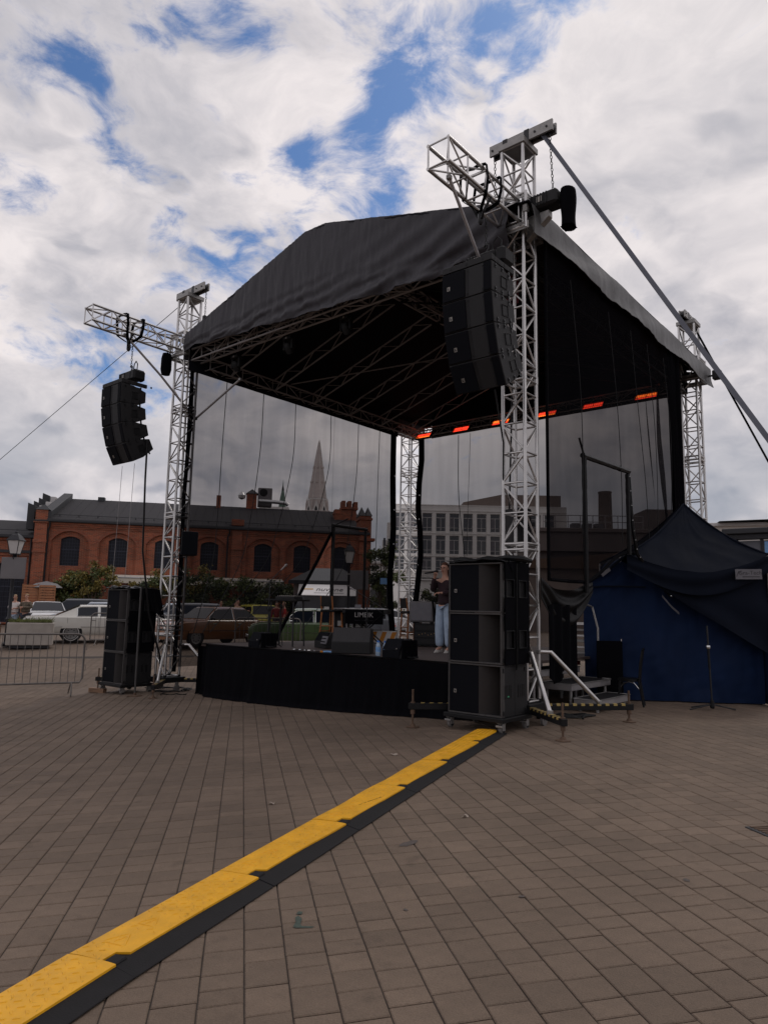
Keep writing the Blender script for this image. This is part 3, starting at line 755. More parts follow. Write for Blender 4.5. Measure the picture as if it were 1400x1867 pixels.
    for (ox, oy) in outr:
        fx, fy = W(x + ox, y + oy).xy; gf = gz(fx, fy)
        u = Vector((ox, oy, 0)); l = u.length; u.normalize(); v = Vector((-u.y, u.x, 0))
        zb = g + .24
        MO = MM @ Matrix(((u.x, v.x, 0, 0), (u.y, v.y, 0, 0), (0, 0, 1, 0), (0, 0, 0, 1)))
        ob = MB(MO); ob.box(.30, l + .06, -.04, .04, zb - .045, zb + .045)
        oo = ob.build('outrigger', MT['black'], t, bevel=.005)
        sp = MB(MO); n = int((l - .35) / .13)
        for i in range(n):
            a = .40 + i * .13
            sp.add([(a, -.041, zb + .048), (a + .06, -.041, zb + .048), (a + .085, .041, zb + .048), (a + .025, .041, zb + .048), (a, -.043, zb + .02), (a + .06, -.043, zb + .02)], [(0, 1, 2, 3), (4, 5, 1, 0)])
        spo = sp.build('yellow_stripe', MT['ypaint'], oo)
        jk = MB(MO); jk.tube((l, 0, gf + .02), (l, 0, zb + .24), .016, 10); jk.tube((l, 0, zb - .11), (l, 0, zb + .06), .034, 10)
        jk.lathe([(.10, 0), (.10, .010), (.045, .016), (.03, .05)], (l, 0, gf + .003), 16)
        jk.build('jack_foot', MT['rust'], oo, smooth=True)
    for br in braces:
        m = MB(MM); pts, r = br; m.path([Vector(p) for p in pts], r, 10)
        k = MB(MM)
        for p in (pts[0], pts[-1]): k.cbox(p[0], p[1], p[2], .07, .07, .07)
        bo = m.build('brace_tube', MT['alu'] if r > .03 else MT['dalu'], t, smooth=True); k.build('brace_clamp', MT['galv'], bo, bevel=.01)
    return t

def std_braces(g, outr, z=1.05):
    out = []
    for ox, oy in outr:
        u = Vector((ox, oy, 0)); l = u.length; u.normalize(); c = Vector((math.copysign(.19, ox), math.copysign(.19, oy), 0))
        out.append(([tuple(c + Z * (g + z)), tuple(c + u * .18 + Z * (g + z)), tuple(u * (l * .72) + Z * (g + .30))], .034))
    return out
OUT = [(1.09, -.90), (1.11, 1.30), (-1.15, -1.15)]
g = gs(0, 0)
truss_tower('tall front mast on the right, behind the big subwoofer stack', 0, 0, 'X', 2.26, OUT, std_braces(g, OUT[:2], 1.05) +
            [([(0, -1.98, 7.70), (.02, -1.0, 6.55), (.05, -.2, 5.75)], .024)], (2.6, 5.25))
OUTL = [(1.12, -1.05), (-1.15, -1.05), (1.05, 1.1)]
gl = gs(-9.2, 0)
truss_tower('front mast on the left, beside the smaller hanging speaker array', -9.2, 0, 'X', 2.55, OUTL, std_braces(gl, [OUTL[2], OUTL[0]], 1.05) +
            [([(.02, -1.67, 7.72), (.1, -.75, 7.0), (.18, .20, 6.15)], .026), ([(.2, .22, 6.15), (1.0, .25, 6.5), (1.75, .3, 6.85)], .026)], (1.1, 3.75, 6.3))
gr = gs(0, 9)
truss_tower('rear right mast rising beyond the tent peak', 0, 9, 'Y', 0, [(1.1, 1.1), (1.1, -1.1)], [], (3.2, 5.6))
gb_ = gs(-9.2, 9)
truss_tower('rear left mast seen in the gap between the gauze walls', -9.2, 9, 'Y', 0, [(-1.1, 1.1), (1.1, 1.1)], [], (2.5, 4.35, 6.2), .50)

# ================================================================== STAGE ROOF (all in the stage frame, heights in world z)
def fold(x, z, s=0.0):
    return mnoise.noise(Vector((x * 2.2 + s, z * .55, s))) * .5 + mnoise.noise(Vector((x * 6.0, z * 1.1 + s, s + 3))) * .25
def make_roof():
    t = sthing('stage_roof', 'black tarpaulin stage roof with a pitched front gable on trusses', 'stage roof', 0, 0, 0)
    XL, XR, XM = -8.84, .30, -4.45
    def ztop(x):
        if x < XM: a = (x - XL) / (XM - .28 - XL); r = 8.02 + (9.24 - 8.02) * min(a, 1)
        else: a = (XR - x) / (XR - XM - .28); r = 8.02 + (9.24 - 8.02) * min(a, 1)
        return r
    # pitched sheet
    def sheet(u, v):
        x = XL + (XR + .08 - XL) * u; y = -.36 + 9.8 * v
        return (x, y, ztop(min(x, XR)) + .012 * math.sin(x * 7) * math.sin(y * 2.1) + .01 * mnoise.noise(Vector((x, y, 0))))
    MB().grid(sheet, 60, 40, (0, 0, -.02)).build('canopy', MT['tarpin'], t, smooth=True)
    # front gable cloth, hanging folds
    def gable(u, v):
        x = XL + .05 + (XR - .35 - XL) * u
        zt = ztop(x) + .02
        zb = 7.70 + (x + 8.6) * (-.060) + .015 * math.sin(x * 5) + .02 * mnoise.noise(Vector((x * 3, 0, 1)))
        if x > -1.6: zb += (x + 1.6) * .10
        if x < -8.3: zb -= .2 * (-8.3 - x)
        z = zt + (zb - zt) * v
        amp = .03 + .06 * v ** 1.3
        y = -.37 + amp * fold(x, z) - .04 * v
        y += .035 * (.5 - abs(mnoise.noise(Vector((x * 3.6, z * .5, 21))))) * (.3 + v) + .016 * (.5 - abs(mnoise.noise(Vector((x * 9 + z * 2, z * 1.2, 5)))))
        if v > .6: y += .06 * (v - .6) * (.5 - abs(mnoise.noise(Vector((x * 1.6 + z * 1.5, (z - .28 * x) * 7, 3))))) * 2.4
        # slack diagonal creases near the right mast
        d = max(0, (x + 3.8) / 4.0)
        y += d * .075 * math.sin(14 * (z - zb) - 5.5 * x) * v ** .8
        y += .010 * mnoise.noise(Vector((x * 14, z * 2.5, 8))) + .028 * math.sin(22 * (z - zb) - 3 * x + 2 * mnoise.noise(Vector((x, z, 0)))) * max(0, v - .55) * 2
        return (x, y, z)
    MB().grid(gable, 340, 60, (0, .012, 0)).build('front_gable', MT['tarp'], t, smooth=True)
    # side valances
    def sidev(xs):
        def f(u, v):
            y = -.28 + 9.6 * u
            zb = 7.50 + .03 * math.sin(y * 2.0)
            z = 7.99 + (zb - 7.99) * v
            x = xs + (.05 * fold(y, z, 4) * (.4 + v) + .06 * v + .02 * math.sin(9 * z - 2.2 * y)) * (1 if xs > 0 else -1)
            return (x, y, z)
        return f
    MB().grid(sidev(.40), 150, 14, (-.012, 0, 0)).build('side_valance', MT['littarp'], t, smooth=True)  # right valance: the sky light it catches is put into the paler colour
    MB().grid(sidev(-8.88), 90, 8, (.012, 0, 0)).build('side_valance', MT['tarp'], t, smooth=True)
    # black underskirt of the rear and side edges, inside
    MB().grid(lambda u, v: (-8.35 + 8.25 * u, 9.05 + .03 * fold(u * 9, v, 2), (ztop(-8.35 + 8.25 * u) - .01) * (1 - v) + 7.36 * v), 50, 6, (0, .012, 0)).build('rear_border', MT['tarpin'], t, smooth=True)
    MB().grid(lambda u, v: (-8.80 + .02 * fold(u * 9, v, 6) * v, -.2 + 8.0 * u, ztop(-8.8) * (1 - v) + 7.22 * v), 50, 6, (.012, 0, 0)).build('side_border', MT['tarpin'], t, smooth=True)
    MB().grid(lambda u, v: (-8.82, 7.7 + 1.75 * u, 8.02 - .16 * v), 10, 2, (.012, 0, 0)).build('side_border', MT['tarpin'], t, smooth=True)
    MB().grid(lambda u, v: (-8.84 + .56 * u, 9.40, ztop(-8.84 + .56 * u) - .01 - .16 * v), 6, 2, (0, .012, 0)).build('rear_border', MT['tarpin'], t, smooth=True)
    # rear gable filling
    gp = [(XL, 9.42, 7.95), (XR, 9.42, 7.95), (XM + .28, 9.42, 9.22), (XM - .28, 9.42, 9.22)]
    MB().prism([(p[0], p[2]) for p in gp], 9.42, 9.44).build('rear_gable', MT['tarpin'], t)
    # dark red wavy panel set in the front right corner
    MB().grid(lambda u, v: (-.95 + .62 * u, .55 + .04 * math.sin(u * 9), 7.75 - .9 * v), 14, 8, (0, .01, 0)).build('red_panel', MT['dullred'], t, smooth=True)
    # perimeter and ridge trusses
    def beam(A, uz, L, mat='dalu', ux=None, uy=Z, s=.32):
        uz = Vector(uz); ux = uz.cross(uy).normalized() if ux is None else ux
        m = MB(); truss(m, m, A, ux, uy, uz, L, s, .024, .012, .5, 0); m.build('truss_beam', MT[mat], t, smooth=True)
    beam((-8.72, .25, 7.46), Y, 8.5); beam((-.2, .25, 7.46), Y, 8.5, 'black'); beam((-8.9, 8.86, 7.52), X, 8.6); beam((-8.9, .0, 7.62), X, 8.6)  # right beam coloured black: shade under the roof put into its colour
    beam((XM, -.2, 8.98), Y, 9.4, 'dalu', None, Z, .34)
    # flat ladder rafters up to the ridge
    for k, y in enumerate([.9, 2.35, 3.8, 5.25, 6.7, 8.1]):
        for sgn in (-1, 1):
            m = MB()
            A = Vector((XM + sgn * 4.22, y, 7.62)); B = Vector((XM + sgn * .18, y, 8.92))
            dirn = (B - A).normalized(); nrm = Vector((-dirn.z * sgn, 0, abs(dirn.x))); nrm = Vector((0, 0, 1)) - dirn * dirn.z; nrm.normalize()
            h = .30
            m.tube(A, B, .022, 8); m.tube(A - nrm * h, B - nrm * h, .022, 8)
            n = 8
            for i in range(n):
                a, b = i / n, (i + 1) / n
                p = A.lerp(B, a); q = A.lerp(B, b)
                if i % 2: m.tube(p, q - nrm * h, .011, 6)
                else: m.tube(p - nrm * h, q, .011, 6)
            m.build('rafter', MT['dalu' if sgn < 0 else 'black'], t, smooth=True)  # right-hand rafters black instead of aluminium grey, painting in the dark interior
    # cross bracing
    m = MB()
    m.tube((-8.7, 3.0, 7.7), (XM - .2, 6.6, 8.85), .02, 8); m.tube((-.5, 1.0, 7.7), (XM + .3, 4.2, 8.85), .02, 8)
    m.build('wind_brace', MT['dalu'], t, smooth=True)
    return t
make_roof()

# ------------------------------------------------------------------ gauze walls
def hem(mb, pts, r=.05): mb.path(pts, r, 6)
def gauze(name, label, fn, nu, nv, hems=(), group='black gauze walls of the stage', eyelets=()):
    p = fn(.5, 1)
    t = sthing(name, label, 'gauze wall', 0, 0, 0, 0, group)
    MB().grid(fn, nu, nv).build('gauze_cloth', MT['gauze'], t, smooth=True)
    for h in hems:
        m = MB(); m.path(h[0], h[1], 6); m.build('hem', MT['cloth'], t, smooth=True)
    for e in eyelets:
        MB().lathe([(.012, 0), (.026, .002), (.026, .01), (.012, .012)], e, 10, 'X').build('eyelet', MT['chrome'], t)
    return t
ZT = 7.40
# left wall, two cloths meeting above the framed passage
def lean(z): return 4.98 - max(0, (3.75 - z)) * .66 if z < 3.75 else 4.98
def wave(a, z, s, amp): return amp * mnoise.noise(Vector((a * 1.1 + s, z * .25, s)))
def gl1(u, v):
    z = ZT + (.22 - ZT) * v; y = -.05 + (lean(z) + .05) * u
    return (-8.92 + wave(y, z, 1, .16) * min(v * 2, 1) * math.sin(math.pi * min(u, 1)), y, z)
def gl2(u, v):
    z = ZT + (.35 - ZT) * v; y0 = 4.95 if z > 3.8 else 5.0; y = y0 + (7.72 - y0) * u
    return (-8.90 + wave(y, z, 5, .16) * min(v * 2, 1) * math.sin(math.pi * u), y, z)
gauze('gauze_wall', 'left gauze wall nearer the audience, pulled aside along a slanting hem', gl1, 40, 40,
      [([(-8.92, -.05, z) for z in (7.4, 5, 3, 1.2, .2)], .012), ([(-8.92, lean(z), z) for z in (3.8, 3.0, 2.2, 1.2, .3)], .045)])
gauze('gauze_wall', 'left gauze wall towards the back, running to the rear mast', gl2, 40, 40,
      [([(-8.90 + .03 * math.sin(z * 2.2), 7.74 + .06 * math.sin(z * 1.7), z) for z in (7.4, 6.6, 5.8, 5, 4.2, 3.4, 2.6, 1.8, 1.0, .4)], .095), ([(-8.9, 5.0, z) for z in (4.05, 2.6, 1.2, .5)], .022)],
      eyelets=[(-8.80, 7.69, z) for z in (5.9, 4.8, 3.7, 2.9)])
def gb1(u, v):
    z = ZT + (.35 - ZT) * v; x = -8.62 + 8.35 * u
    return (x, 8.80 + wave(x, z, 9, .18) * min(v * 2, 1) * math.sin(math.pi * u), z)
gauze('gauze_wall', 'rear gauze wall hanging under the row of red heaters', gb1, 46, 40,
      [([(-8.62 + .07 * math.sin(z * 1.9 + 1) - .05 * (z < 2.4), 8.80, z) for z in (7.4, 6.6, 5.8, 5, 4.2, 3.4, 2.6, 1.8, 1.0, .4)], .095)],
      eyelets=[(-8.58, 8.72, z) for z in (5.4, 4.6, 3.1)])
def gr1(u, v):
    y = .25 + 6.45 * u
    zl = 2.12 + .66 * sst(1.4, 3.4, y); z = 7.80 + (zl - 7.80) * v
    bow = .10 * math.sin(math.pi * v) * sst(.5, .9, u)
    f = wave(y, z, 13, .12) * min(v * 2, 1) + bow * math.sin(y * 7 + z * .8) * 1.2
    return (.33 - (f if u < .97 else 0), y, z)
gauze('gauze_wall', 'right gauze wall, double darkened, between the tall mast and the tent', gr1, 110, 40,
      [([(.34, .25, z) for z in (7.8, 6, 4, 2.4, 2.1)], .026), ([(.36, y, 2.12 + .66 * sst(1.4, 3.4, y)) for y in (.25, 1, 1.6, 2.2, 2.8, 3.4, 4.5, 6.6)], .03)])
# dark bunched drape at the far end of the right wall
def bunch(u, v):
    z = 7.6 - 5.6 * v; y = 6.20 + .55 * u + .12 * v * u
    return (.31 + .06 * math.sin(u * 22 + v * 2) + .04 * math.sin(u * 9), y, z)
t = sthing('bunched_curtain', 'dark bunched curtain beside the rear right mast', 'curtain', 0, 0, 0)
MB().grid(bunch, 60, 16, (.01, 0, 0)).build('curtain_cloth', MT['cloth'], t, smooth=True)

# hanging cords on the gauze
def cord(label, pts, r=.011):
    p0 = Vector(pts[-1]); n = 18; q = []
    # Catmull-Rom through the points
    P = [Vector(p) for p in pts]; P = [P[0] * 2 - P[1]] + P + [P[-1] * 2 - P[-2]]
    for i in range(1, len(P) - 2):
        for k in range(n // 2):
            s = k / (n // 2); a, b, c, d = P[i - 1], P[i], P[i + 1], P[i + 2]
            q.append(.5 * ((2 * b) + (c - a) * s + (2 * a - 5 * b + 4 * c - d) * s * s + (3 * b - a - 3 * c + d) * s ** 3))
    q.append(P[-2])
    o = sthing('hanging_cord', label, 'cord', 0, 0, 0, 0, 'thin black cords hanging down the gauze walls')
    m = MB(); m.path(q, r, 5); m.build('cord', MT['black'], o, smooth=True)
names = ['first', 'second', 'third', 'fourth', 'fifth', 'sixth', 'seventh']
LW = [(.95, .75, .35), (2.15, 1.55, .6), (3.3, 2.3, .8), (4.7, 3.4, 1.5), (5.9, 5.2, 3.8), (6.9, 6.7, 6.2)]
for i, (a, b, c) in enumerate(LW):
    cord(f'black cord on the left gauze wall, {names[i]} from the left mast', [(-8.80, a, 7.3), (-8.78, a - .06, 5.6), (-8.76, b + (a - b) * .45, 3.6), (-8.76, b, 2.6), (-8.76, c, 1.0)], .010)
RW = [(1.0, -.05), (2.6, .05), (3.7, .35), (4.6, -.1), (5.6, -.35)]
for i, (a, b) in enumerate(RW):
    cord(f'black cord on the right gauze wall, {names[i]} from the tall mast', [(.42, a, 7.2), (.44, a + .25, 5.6), (.44, a + .35 + b * .5, 4.2), (.44, a + .3 + b, 2.9)], .007)
cord('pair of black cords behind the singer on the rear gauze, left one', [(-7.0, 8.66, 7.2), (-6.95, 8.62, 5.2), (-6.7, 8.6, 3.2), (-6.6, 8.6, 1.4)], .012)
cord('pair of black cords behind the singer on the rear gauze, right one', [(-6.55, 8.66, 7.2), (-6.6, 8.62, 5.0), (-6.65, 8.6, 2.6)], .007)
cord('black cable beside the tall mast behind the singer', [(-.42, .5, 7.3), (-.40, .45, 5), (-.44, .42, 3), (-.42, .4, .9)], .016)

# ------------------------------------------------------------------ red heaters on the rear truss
HX = [-8.36, -6.88, -5.44, -3.90, -2.50, -1.02]
hl = ['nearest the rear left mast', 'second from the rear left mast', 'behind the tall front mast', 'just right of the tall front mast', 'second from the rear right mast', 'nearest the rear right mast']
for i, x in enumerate(HX):
    t = sthing('patio_heater', f'glowing red strip heater under the roof edge, {hl[i]}', 'heater', x, 8.62, 7.37, 0, 'red heaters along the rear truss')
    T = MB(Matrix.Rotation(R(-38), 4, 'X'))
    T.box(-.29, .29, .03, .06, -.12, .12); T.box(-.30, .30, -.02, .05, .12, .135); T.box(-.30, .30, -.02, .05, -.135, -.12); T.box(-.31, -.295, -.02, .06, -.135, .135); T.box(.295, .31, -.02, .06, -.135, .135)
    T.build('heater_housing', MT['blackm'], t, bevel=.003)
    for j, zc in enumerate((-.062, .062)):
        e = MB(Matrix.Rotation(R(-38), 4, 'X')); e.box(-.28, .28, .012, .026, zc - .042, zc + .042)
        e.build('glowing_panel', MT['heat2' if (i + j) % 3 == 0 else 'heat'], t)
        c = MB(Matrix.Rotation(R(-38), 4, 'X'))
        for q in range(9): c.box(-.26 + q * .065 - .003, -.26 + q * .065 + .003, .006, .010, zc - .045, zc + .045)
        c.build('grille', MT['blackm'], t)
    MB().tube((0, .03, .0), (0, .2, .22), .016, 8).build('bracket', MT['blackm'], t)

# ------------------------------------------------------------------ moving-head stage lights
def moving_head(label, x, y, z):
    t = sthing('stage_light', label, 'stage light', x, y, z, 0, 'moving stage lights under the front roof truss'); t.scale = (.72, .72, .72)
    MB().box(-.17, .17, -.13, .13, .24, .34).build('base', MT['black'], t, bevel=.02)
    for s in (-1, 1): MB().box(s * .17 - .03, s * .17 + .03, -.07, .07, -.06, .26).build('yoke_arm', MT['black'], t, bevel=.015)
    h = MB(Matrix.Rotation(R(25), 4, 'X')); h.lathe([(.05, -.17), (.10, -.15), (.125, -.02), (.11, .14), (.08, .17)], (0, 0, 0), 16, 'Z')
    hd = h.build('head', MT['black'], t, smooth=True)
    l = MB(Matrix.Rotation(R(25), 4, 'X')); l.lathe([(.0, -.175), (.085, -.175), (.085, -.16), (0, -.16)], (0, 0, 0), 16, 'Z', False); l.build('lens', MT['cglass'], hd)
    MB().tube((0, 0, .34), (0, 0, .45), .03, 8).build('clamp', MT['blackm'], t)
    lb = MB(); lb.box(-.03, .03, -.136, -.131, .26, .32); lb.build('sticker', MT['badge'], t)
moving_head('moving stage light under the gable, nearest the left mast', -7.55, .25, 7.18)
moving_head('moving stage light under the gable, second from the left mast', -5.75, .25, 7.2)
moving_head('moving stage light under the gable, nearest the hanging array on the right', -4.05, .25, 7.22)

# ------------------------------------------------------------------ chain hoists and line arrays
def chain_pts(a, b, n=None):
    a = Vector(a); b = Vector(b); return a, b
def chain(name, label, a, b, group=None, parent=None):
    a = Vector(a); b = Vector(b); d = (b - a); L = d.length; d.normalize(); n = max(3, int(L / .055))
    u = d.orthogonal().normalized(); v = d.cross(u); m = MB()
    for i in range(n):
        c = a + d * (L * (i + .5) / n); w = u if i % 2 else v; pts = []
        for k in range(8):
            t = 2 * math.pi * k / 8; pts.append(c + d * math.cos(t) * .034 + w * math.sin(t) * .017)
        pts.append(pts[0]); m.path(pts, .006, 4)
    o = m.build(name, MT['chain'], parent)
    return o
def hoist(label, x, y, z, parentlabel=None, rot=0.0, chain_to=None, loop=True):
    t = sthing('chain_hoist', label, 'chain hoist', x, y, z, rot, 'electric chain hoists on the masts')
    MB().box(-.30, .22, -.13, .13, -.10, .12).build('motor_body', MT['cab'], t, bevel=.03)
    MB().box(.23, .40, -.15, .15, -.13, .12).build('gear_cover', MT['black'], t, bevel=.04)
    f = MB(); 
    for i in range(5): f.box(-.26 + .05 * i, -.245 + .05 * i, -.14, .14, -.05, .10)
    f.build('cooling_fin', MT['cab'], t)
    MB().box(-.13, -.05, -.139, -.134, -.02, .06).build('data_plate', MT['badge'], t)
    hk = MB(); hk.path([(0, 0, .12), (0, 0, .17), (.05, 0, .22), (.05, 0, .27), (0, 0, .30), (-.04, 0, .27)], .014, 6); hk.build('hook', MT['blackm'], t, smooth=True)
    if loop: MB().path([(.10, 0, .12), (.13, 0, .3), (.2, 0, .36), (.27, 0, .28), (.26, 0, .1)], .012, 6).build('control_cable', MT['black'], t, smooth=True)
    if chain_to: chain('lifting_chain', '', (0, 0, .24), chain_to, None, t)
    return t
MT['horn'] = pm('horn_flare', (.012, .0115, .013), .6, 0, .1, 6, .1, 200, spec=.25)
def line_array(label, x, y, ztop, cw=.84):
    t = sthing('line_array', label, 'hanging loudspeaker', x, y, 0, 0, 'hanging curved loudspeaker arrays')
    yf = -.38; ch = .44; dep = .62
    tilt = [1, 8, 16, 28]
    # bumper frame
    b = MB(); b.box(-cw / 2, cw / 2, yf + .02, yf + .10, ztop, ztop + .09); b.box(-cw / 2, -cw / 2 + .05, yf + .1, yf + .64, ztop, ztop + .08); b.box(cw / 2 - .05, cw / 2, yf + .1, yf + .64, ztop, ztop + .08); b.box(-.06, .06, yf + .1, yf + .68, ztop + .02, ztop + .09)
    bo = b.build('bumper_frame', MT['cab'], t, bevel=.004)
    hl = MB()
    for i in range(4): hl.tube((cw / 2 - .001, yf + .2 + i * .18, ztop + .04), (cw / 2 + .003, yf + .2 + i * .18, ztop + .04), .024, 10)
    for i in range(3): hl.tube((-cw / 2 + .15 + i * .27, yf + .0195, ztop + .045), (-cw / 2 + .15 + i * .27, yf + .017, ztop + .045), .018, 8)
    hl.build('rigging_hole', MT['black'], bo)
    P = Vector((0, yf, ztop - .012)); ang = 0
    for i in range(4):
        ang = R(tilt[i])
        M0 = Matrix.Translation(P) @ Matrix.Rotation(ang, 4, 'X')
        e = .055 if i else .03
        m = MB(M0)   # cabinet side profile, wedge shaped to the back
        prof = [(0.02, 0), (0.02, -ch), (dep * .5, -ch + .01), (dep, -ch + .10), (dep, -.10), (dep * .5, -.01)]
        m.prism(prof, -cw / 2, cw / 2, 'X')
        c = m.build('cabinet', MT['cab'], t, bevel=.008)
        # left grille, central horn fins, right grille side fin
        g1 = MB(M0); g1.box(-cw / 2 + .012, -cw / 2 + .012 + cw * .46, .004, .024, -ch + .014, -.014); g1.build('grille', MT['grille'], c, bevel=.004)
        hx = -cw / 2 + .02 + cw * .46
        hm = MB(M0)
        hm.grid(lambda u, v: (hx + .02 + .115 * u, .012 + .09 * u * u, -.02 - (ch - .04) * v), 8, 1)
        hm.grid(lambda u, v: (hx + .30 - .125 * u, .012 + .09 * u * u, -.02 - (ch - .04) * v), 8, 1)
        hm.build('horn_flare', MT['horn'], c, smooth=True)
        hs = MB(M0); hs.box(hx + .115, hx + .20, .10, .11, -ch + .02, -.02); hs.build('horn_slot', MT['black'], c)
        g2 = MB(M0); g2.box(hx + .305, cw / 2 - .012, .004, .024, -ch + .014, -.014); g2.build('grille', MT['grille'], c, bevel=.004)
        sc = MB(M0)
        for sx in (hx + .035, hx + .285):
            for sz in (-.05, -ch + .05): sc.tube((sx, .022, sz), (sx, .008, sz), .011, 8)
        sc.build('screw', MT['black'], c)
        bd = MB(M0); bx = -cw / 2 + .10 + .02 * i; bd.box(bx, bx + .05, -.0005, .003, -ch * .55 - .03, -ch * .55 + .03); bdo = bd.build('maker_badge', MT['badge'], c)
        b2 = MB(M0); b2.prism([(bx + .012, -ch * .55 - .018), (bx + .038, -ch * .55 - .018), (bx + .038, -ch * .55 - .006), (bx + .025, -ch * .55 - .006), (bx + .025, -ch * .55 + .018), (bx + .012, -ch * .55 + .018)], -.002, -.0008); b2.build('badge_mark', MT['black'], c)
        hd = MB(M0); hd.box(cw / 2 - .002, cw / 2 + .004, dep * .45, dep * .45 + .13, -ch * .5 - .08, -ch * .5 + .06); hdo = hd.build('handle_recess', MT['black'], c, bevel=.004)
        hr = MB(M0); hr.path([(cw / 2 + .006, dep * .45 - .012, -ch * .5 - .09), (cw / 2 + .006, dep * .45 + .142, -ch * .5 - .09), (cw / 2 + .006, dep * .45 + .142, -ch * .5 + .07), (cw / 2 + .006, dep * .45 - .012, -ch * .5 + .07), (cw / 2 + .006, dep * .45 - .012, -ch * .5 - .09)], .007, 5); hr.build('handle_rim', MT['cab'], c)
        for yy in (.12, .30, .48):
            for lo, hi in ((-.08 if yy < .4 else -.13, -.02), (-ch + .02, -ch + (.08 if yy < .4 else .13))):
                rg = MB(M0); rg.box(cw / 2, cw / 2 + .010, yy - .018, yy + .018, lo, hi); rg.tube((cw / 2 + .008, yy, (lo + hi) / 2), (cw / 2 + .018, yy, (lo + hi) / 2), .013, 7)
                rg.build('rigging_plate', MT['blackm'], c)
        P = M0 @ Vector((0, 0.0, -ch - .012))
    return t
line_array('large curved hanging loudspeaker array in front of the tall right mast', 0.03, -1.22, 6.50)
line_array('smaller looking curved loudspeaker array hanging from the left cantilever arm', -9.2, -1.52, 6.48)
hoist('chain hoist on top of the large right hand speaker array', .03, -1.05, 6.78, None, 0, (0, 0, .72))
hoist('chain hoist with a looped cable above the left speaker array', -9.2, -1.45, 6.76, None, 0, (0, 0, .80))
# straps slung round the cantilever arms
def slings(x, y, label):
    t = sthing('lifting_sling', label, 'sling', x, y, 0, 0, 'black slings round the cantilever arms')
    for dy in (-.17, .17):
        for dx in (-.15, .15):
            m = MB(); m.strap([(dx * 1.5, dy * 1.2, 8.15), (dx * 1.62, dy * 1.1, 7.93), (dx * 1.35, dy, 7.72), (dx * .4, dy * .4, 7.60), (0, 0, 7.56)], (.0, .035, 0), .012)
            m.strap([(dx * 1.5, dy * 1.2, 8.15), (dx * .6, dy * 1.3, 8.165), (0, dy * 1.25, 8.15)], (.0, .03, 0), .012)
            m.build('strap', MT['cloth'], t)
    MB().path([(.18, 0, 7.75), (.12, -.1, 7.5), (0, 0, 7.42), (-.1, .1, 7.55), (-.2, 0, 7.8)], .02, 6).build('cable_loop', MT['black'], t, smooth=True)
    MB().lathe([(.02, -.10), (.045, -.06), (.045, .06), (.02, .10)], (0, 0, 7.47), 10).build('hook_block', MT['blackm'], t, smooth=True)
slings(0.0, -1.15, 'black slings with a hook round the right cantilever arm')
slings(-9.2, -1.55, 'black slings with a hook round the left cantilever arm')
# mast hoists with chain bags
def mast_hoist(label, x, y, z, rot, chain_up):
    t = sthing('chain_hoist', label, 'chain hoist', x, y, z, rot, 'electric chain hoists on the masts')
    m = MB(); m.prism([(.0, -.42), (.40, -.12), (.40, -.02), (0, -.02)], -.06, .06, 'Y'); m.build('bracket', MT['galv'], t, bevel=.004)
    MB().box(.10, .58, -.16, .14, .02, .26).build('motor_body', MT['cab'], t, bevel=.035)
    f = MB()
    for i in range(6): f.box(.15 + .05 * i, .165 + .05 * i, -.17, .15, .06, .24)
    f.build('cooling_fin', MT['black'], t)
    MB().box(.24, .33, -.168, -.163, .10, .19).build('data_plate', MT['badge'], t)
    MB().grid(lambda u, v: (.70 + .11 * math.cos(u * 2 * math.pi) * (1 + .12 * math.sin(v * 6)), .0 + .14 * math.sin(u * 2 * math.pi), .22 - .62 * v), 14, 8).poly([(.60, -.1, -.40), (.80, -.1, -.40), (.80, .1, -.40), (.60, .1, -.40)]).build('chain_bag', MT['cloth'], t, smooth=True)
    chain('lifting_chain', '', (.45, 0, .26), chain_up, None, t)
mast_hoist('chain hoist with a hanging chain bag on the tall right mast', .18, -.02, 7.93, 0, (.40, 0, 1.42))
t = sthing('chain_bag', 'black chain bag hanging below the sleeve of the left mast', 'chain bag', -9.42, -.42, 7.18)
MB().lathe([(.02, -.02), (.10, -.01), (.13, .12), (.125, .40), (.10, .52)], (0, 0, 0), 14).build('bag_cloth', MT['cloth'], t, smooth=True)
MB().path([(0, 0, .5), (0, .05, .75)], .012, 5).build('bag_hook', MT['blackm'], t)
for (x, y, z0, z1, lab) in ((-.44, 0, 8.2, 9.26, 'short chain down the left side of the tall right mast'), (-9.66, 0, 8.0, 9.26, 'chain down the outer side of the left mast')):
    t = sthing('lifting_chain', lab, 'chain', x, y, z0); chain('chain_links', '', (0, 0, 0), (0, 0, z1 - z0), None, t)
t = sthing('lifting_chain', 'chain with a small hook block between left mast head and roof corner', 'chain', -8.55, 0, 8.5)
chain('chain_links', '', (0, 0, 0.1), (0, 0, .80), None, t); MB().lathe([(.02, -.10), (.06, -.05), (.06, .08), (.02, .11)], (0, 0, 0), 10).build('hook_block', MT['blackm'], t, smooth=True)
t = sthing('flood_lamp', 'small floodlight fixed to the rear right mast sleeve', 'floodlight', .62, 9.1, 7.75)
MB().box(-.10, .10, -.09, .09, -.12, .12).build('lamp_housing', MT['cab'], t, bevel=.02); MB().box(-.34, -.09, -.02, .02, -.02, .02).build('bracket', MT['blackm'], t); MB().box(.10, .104, -.075, .075, -.10, .10).build('lens', MT['cglass'], t)

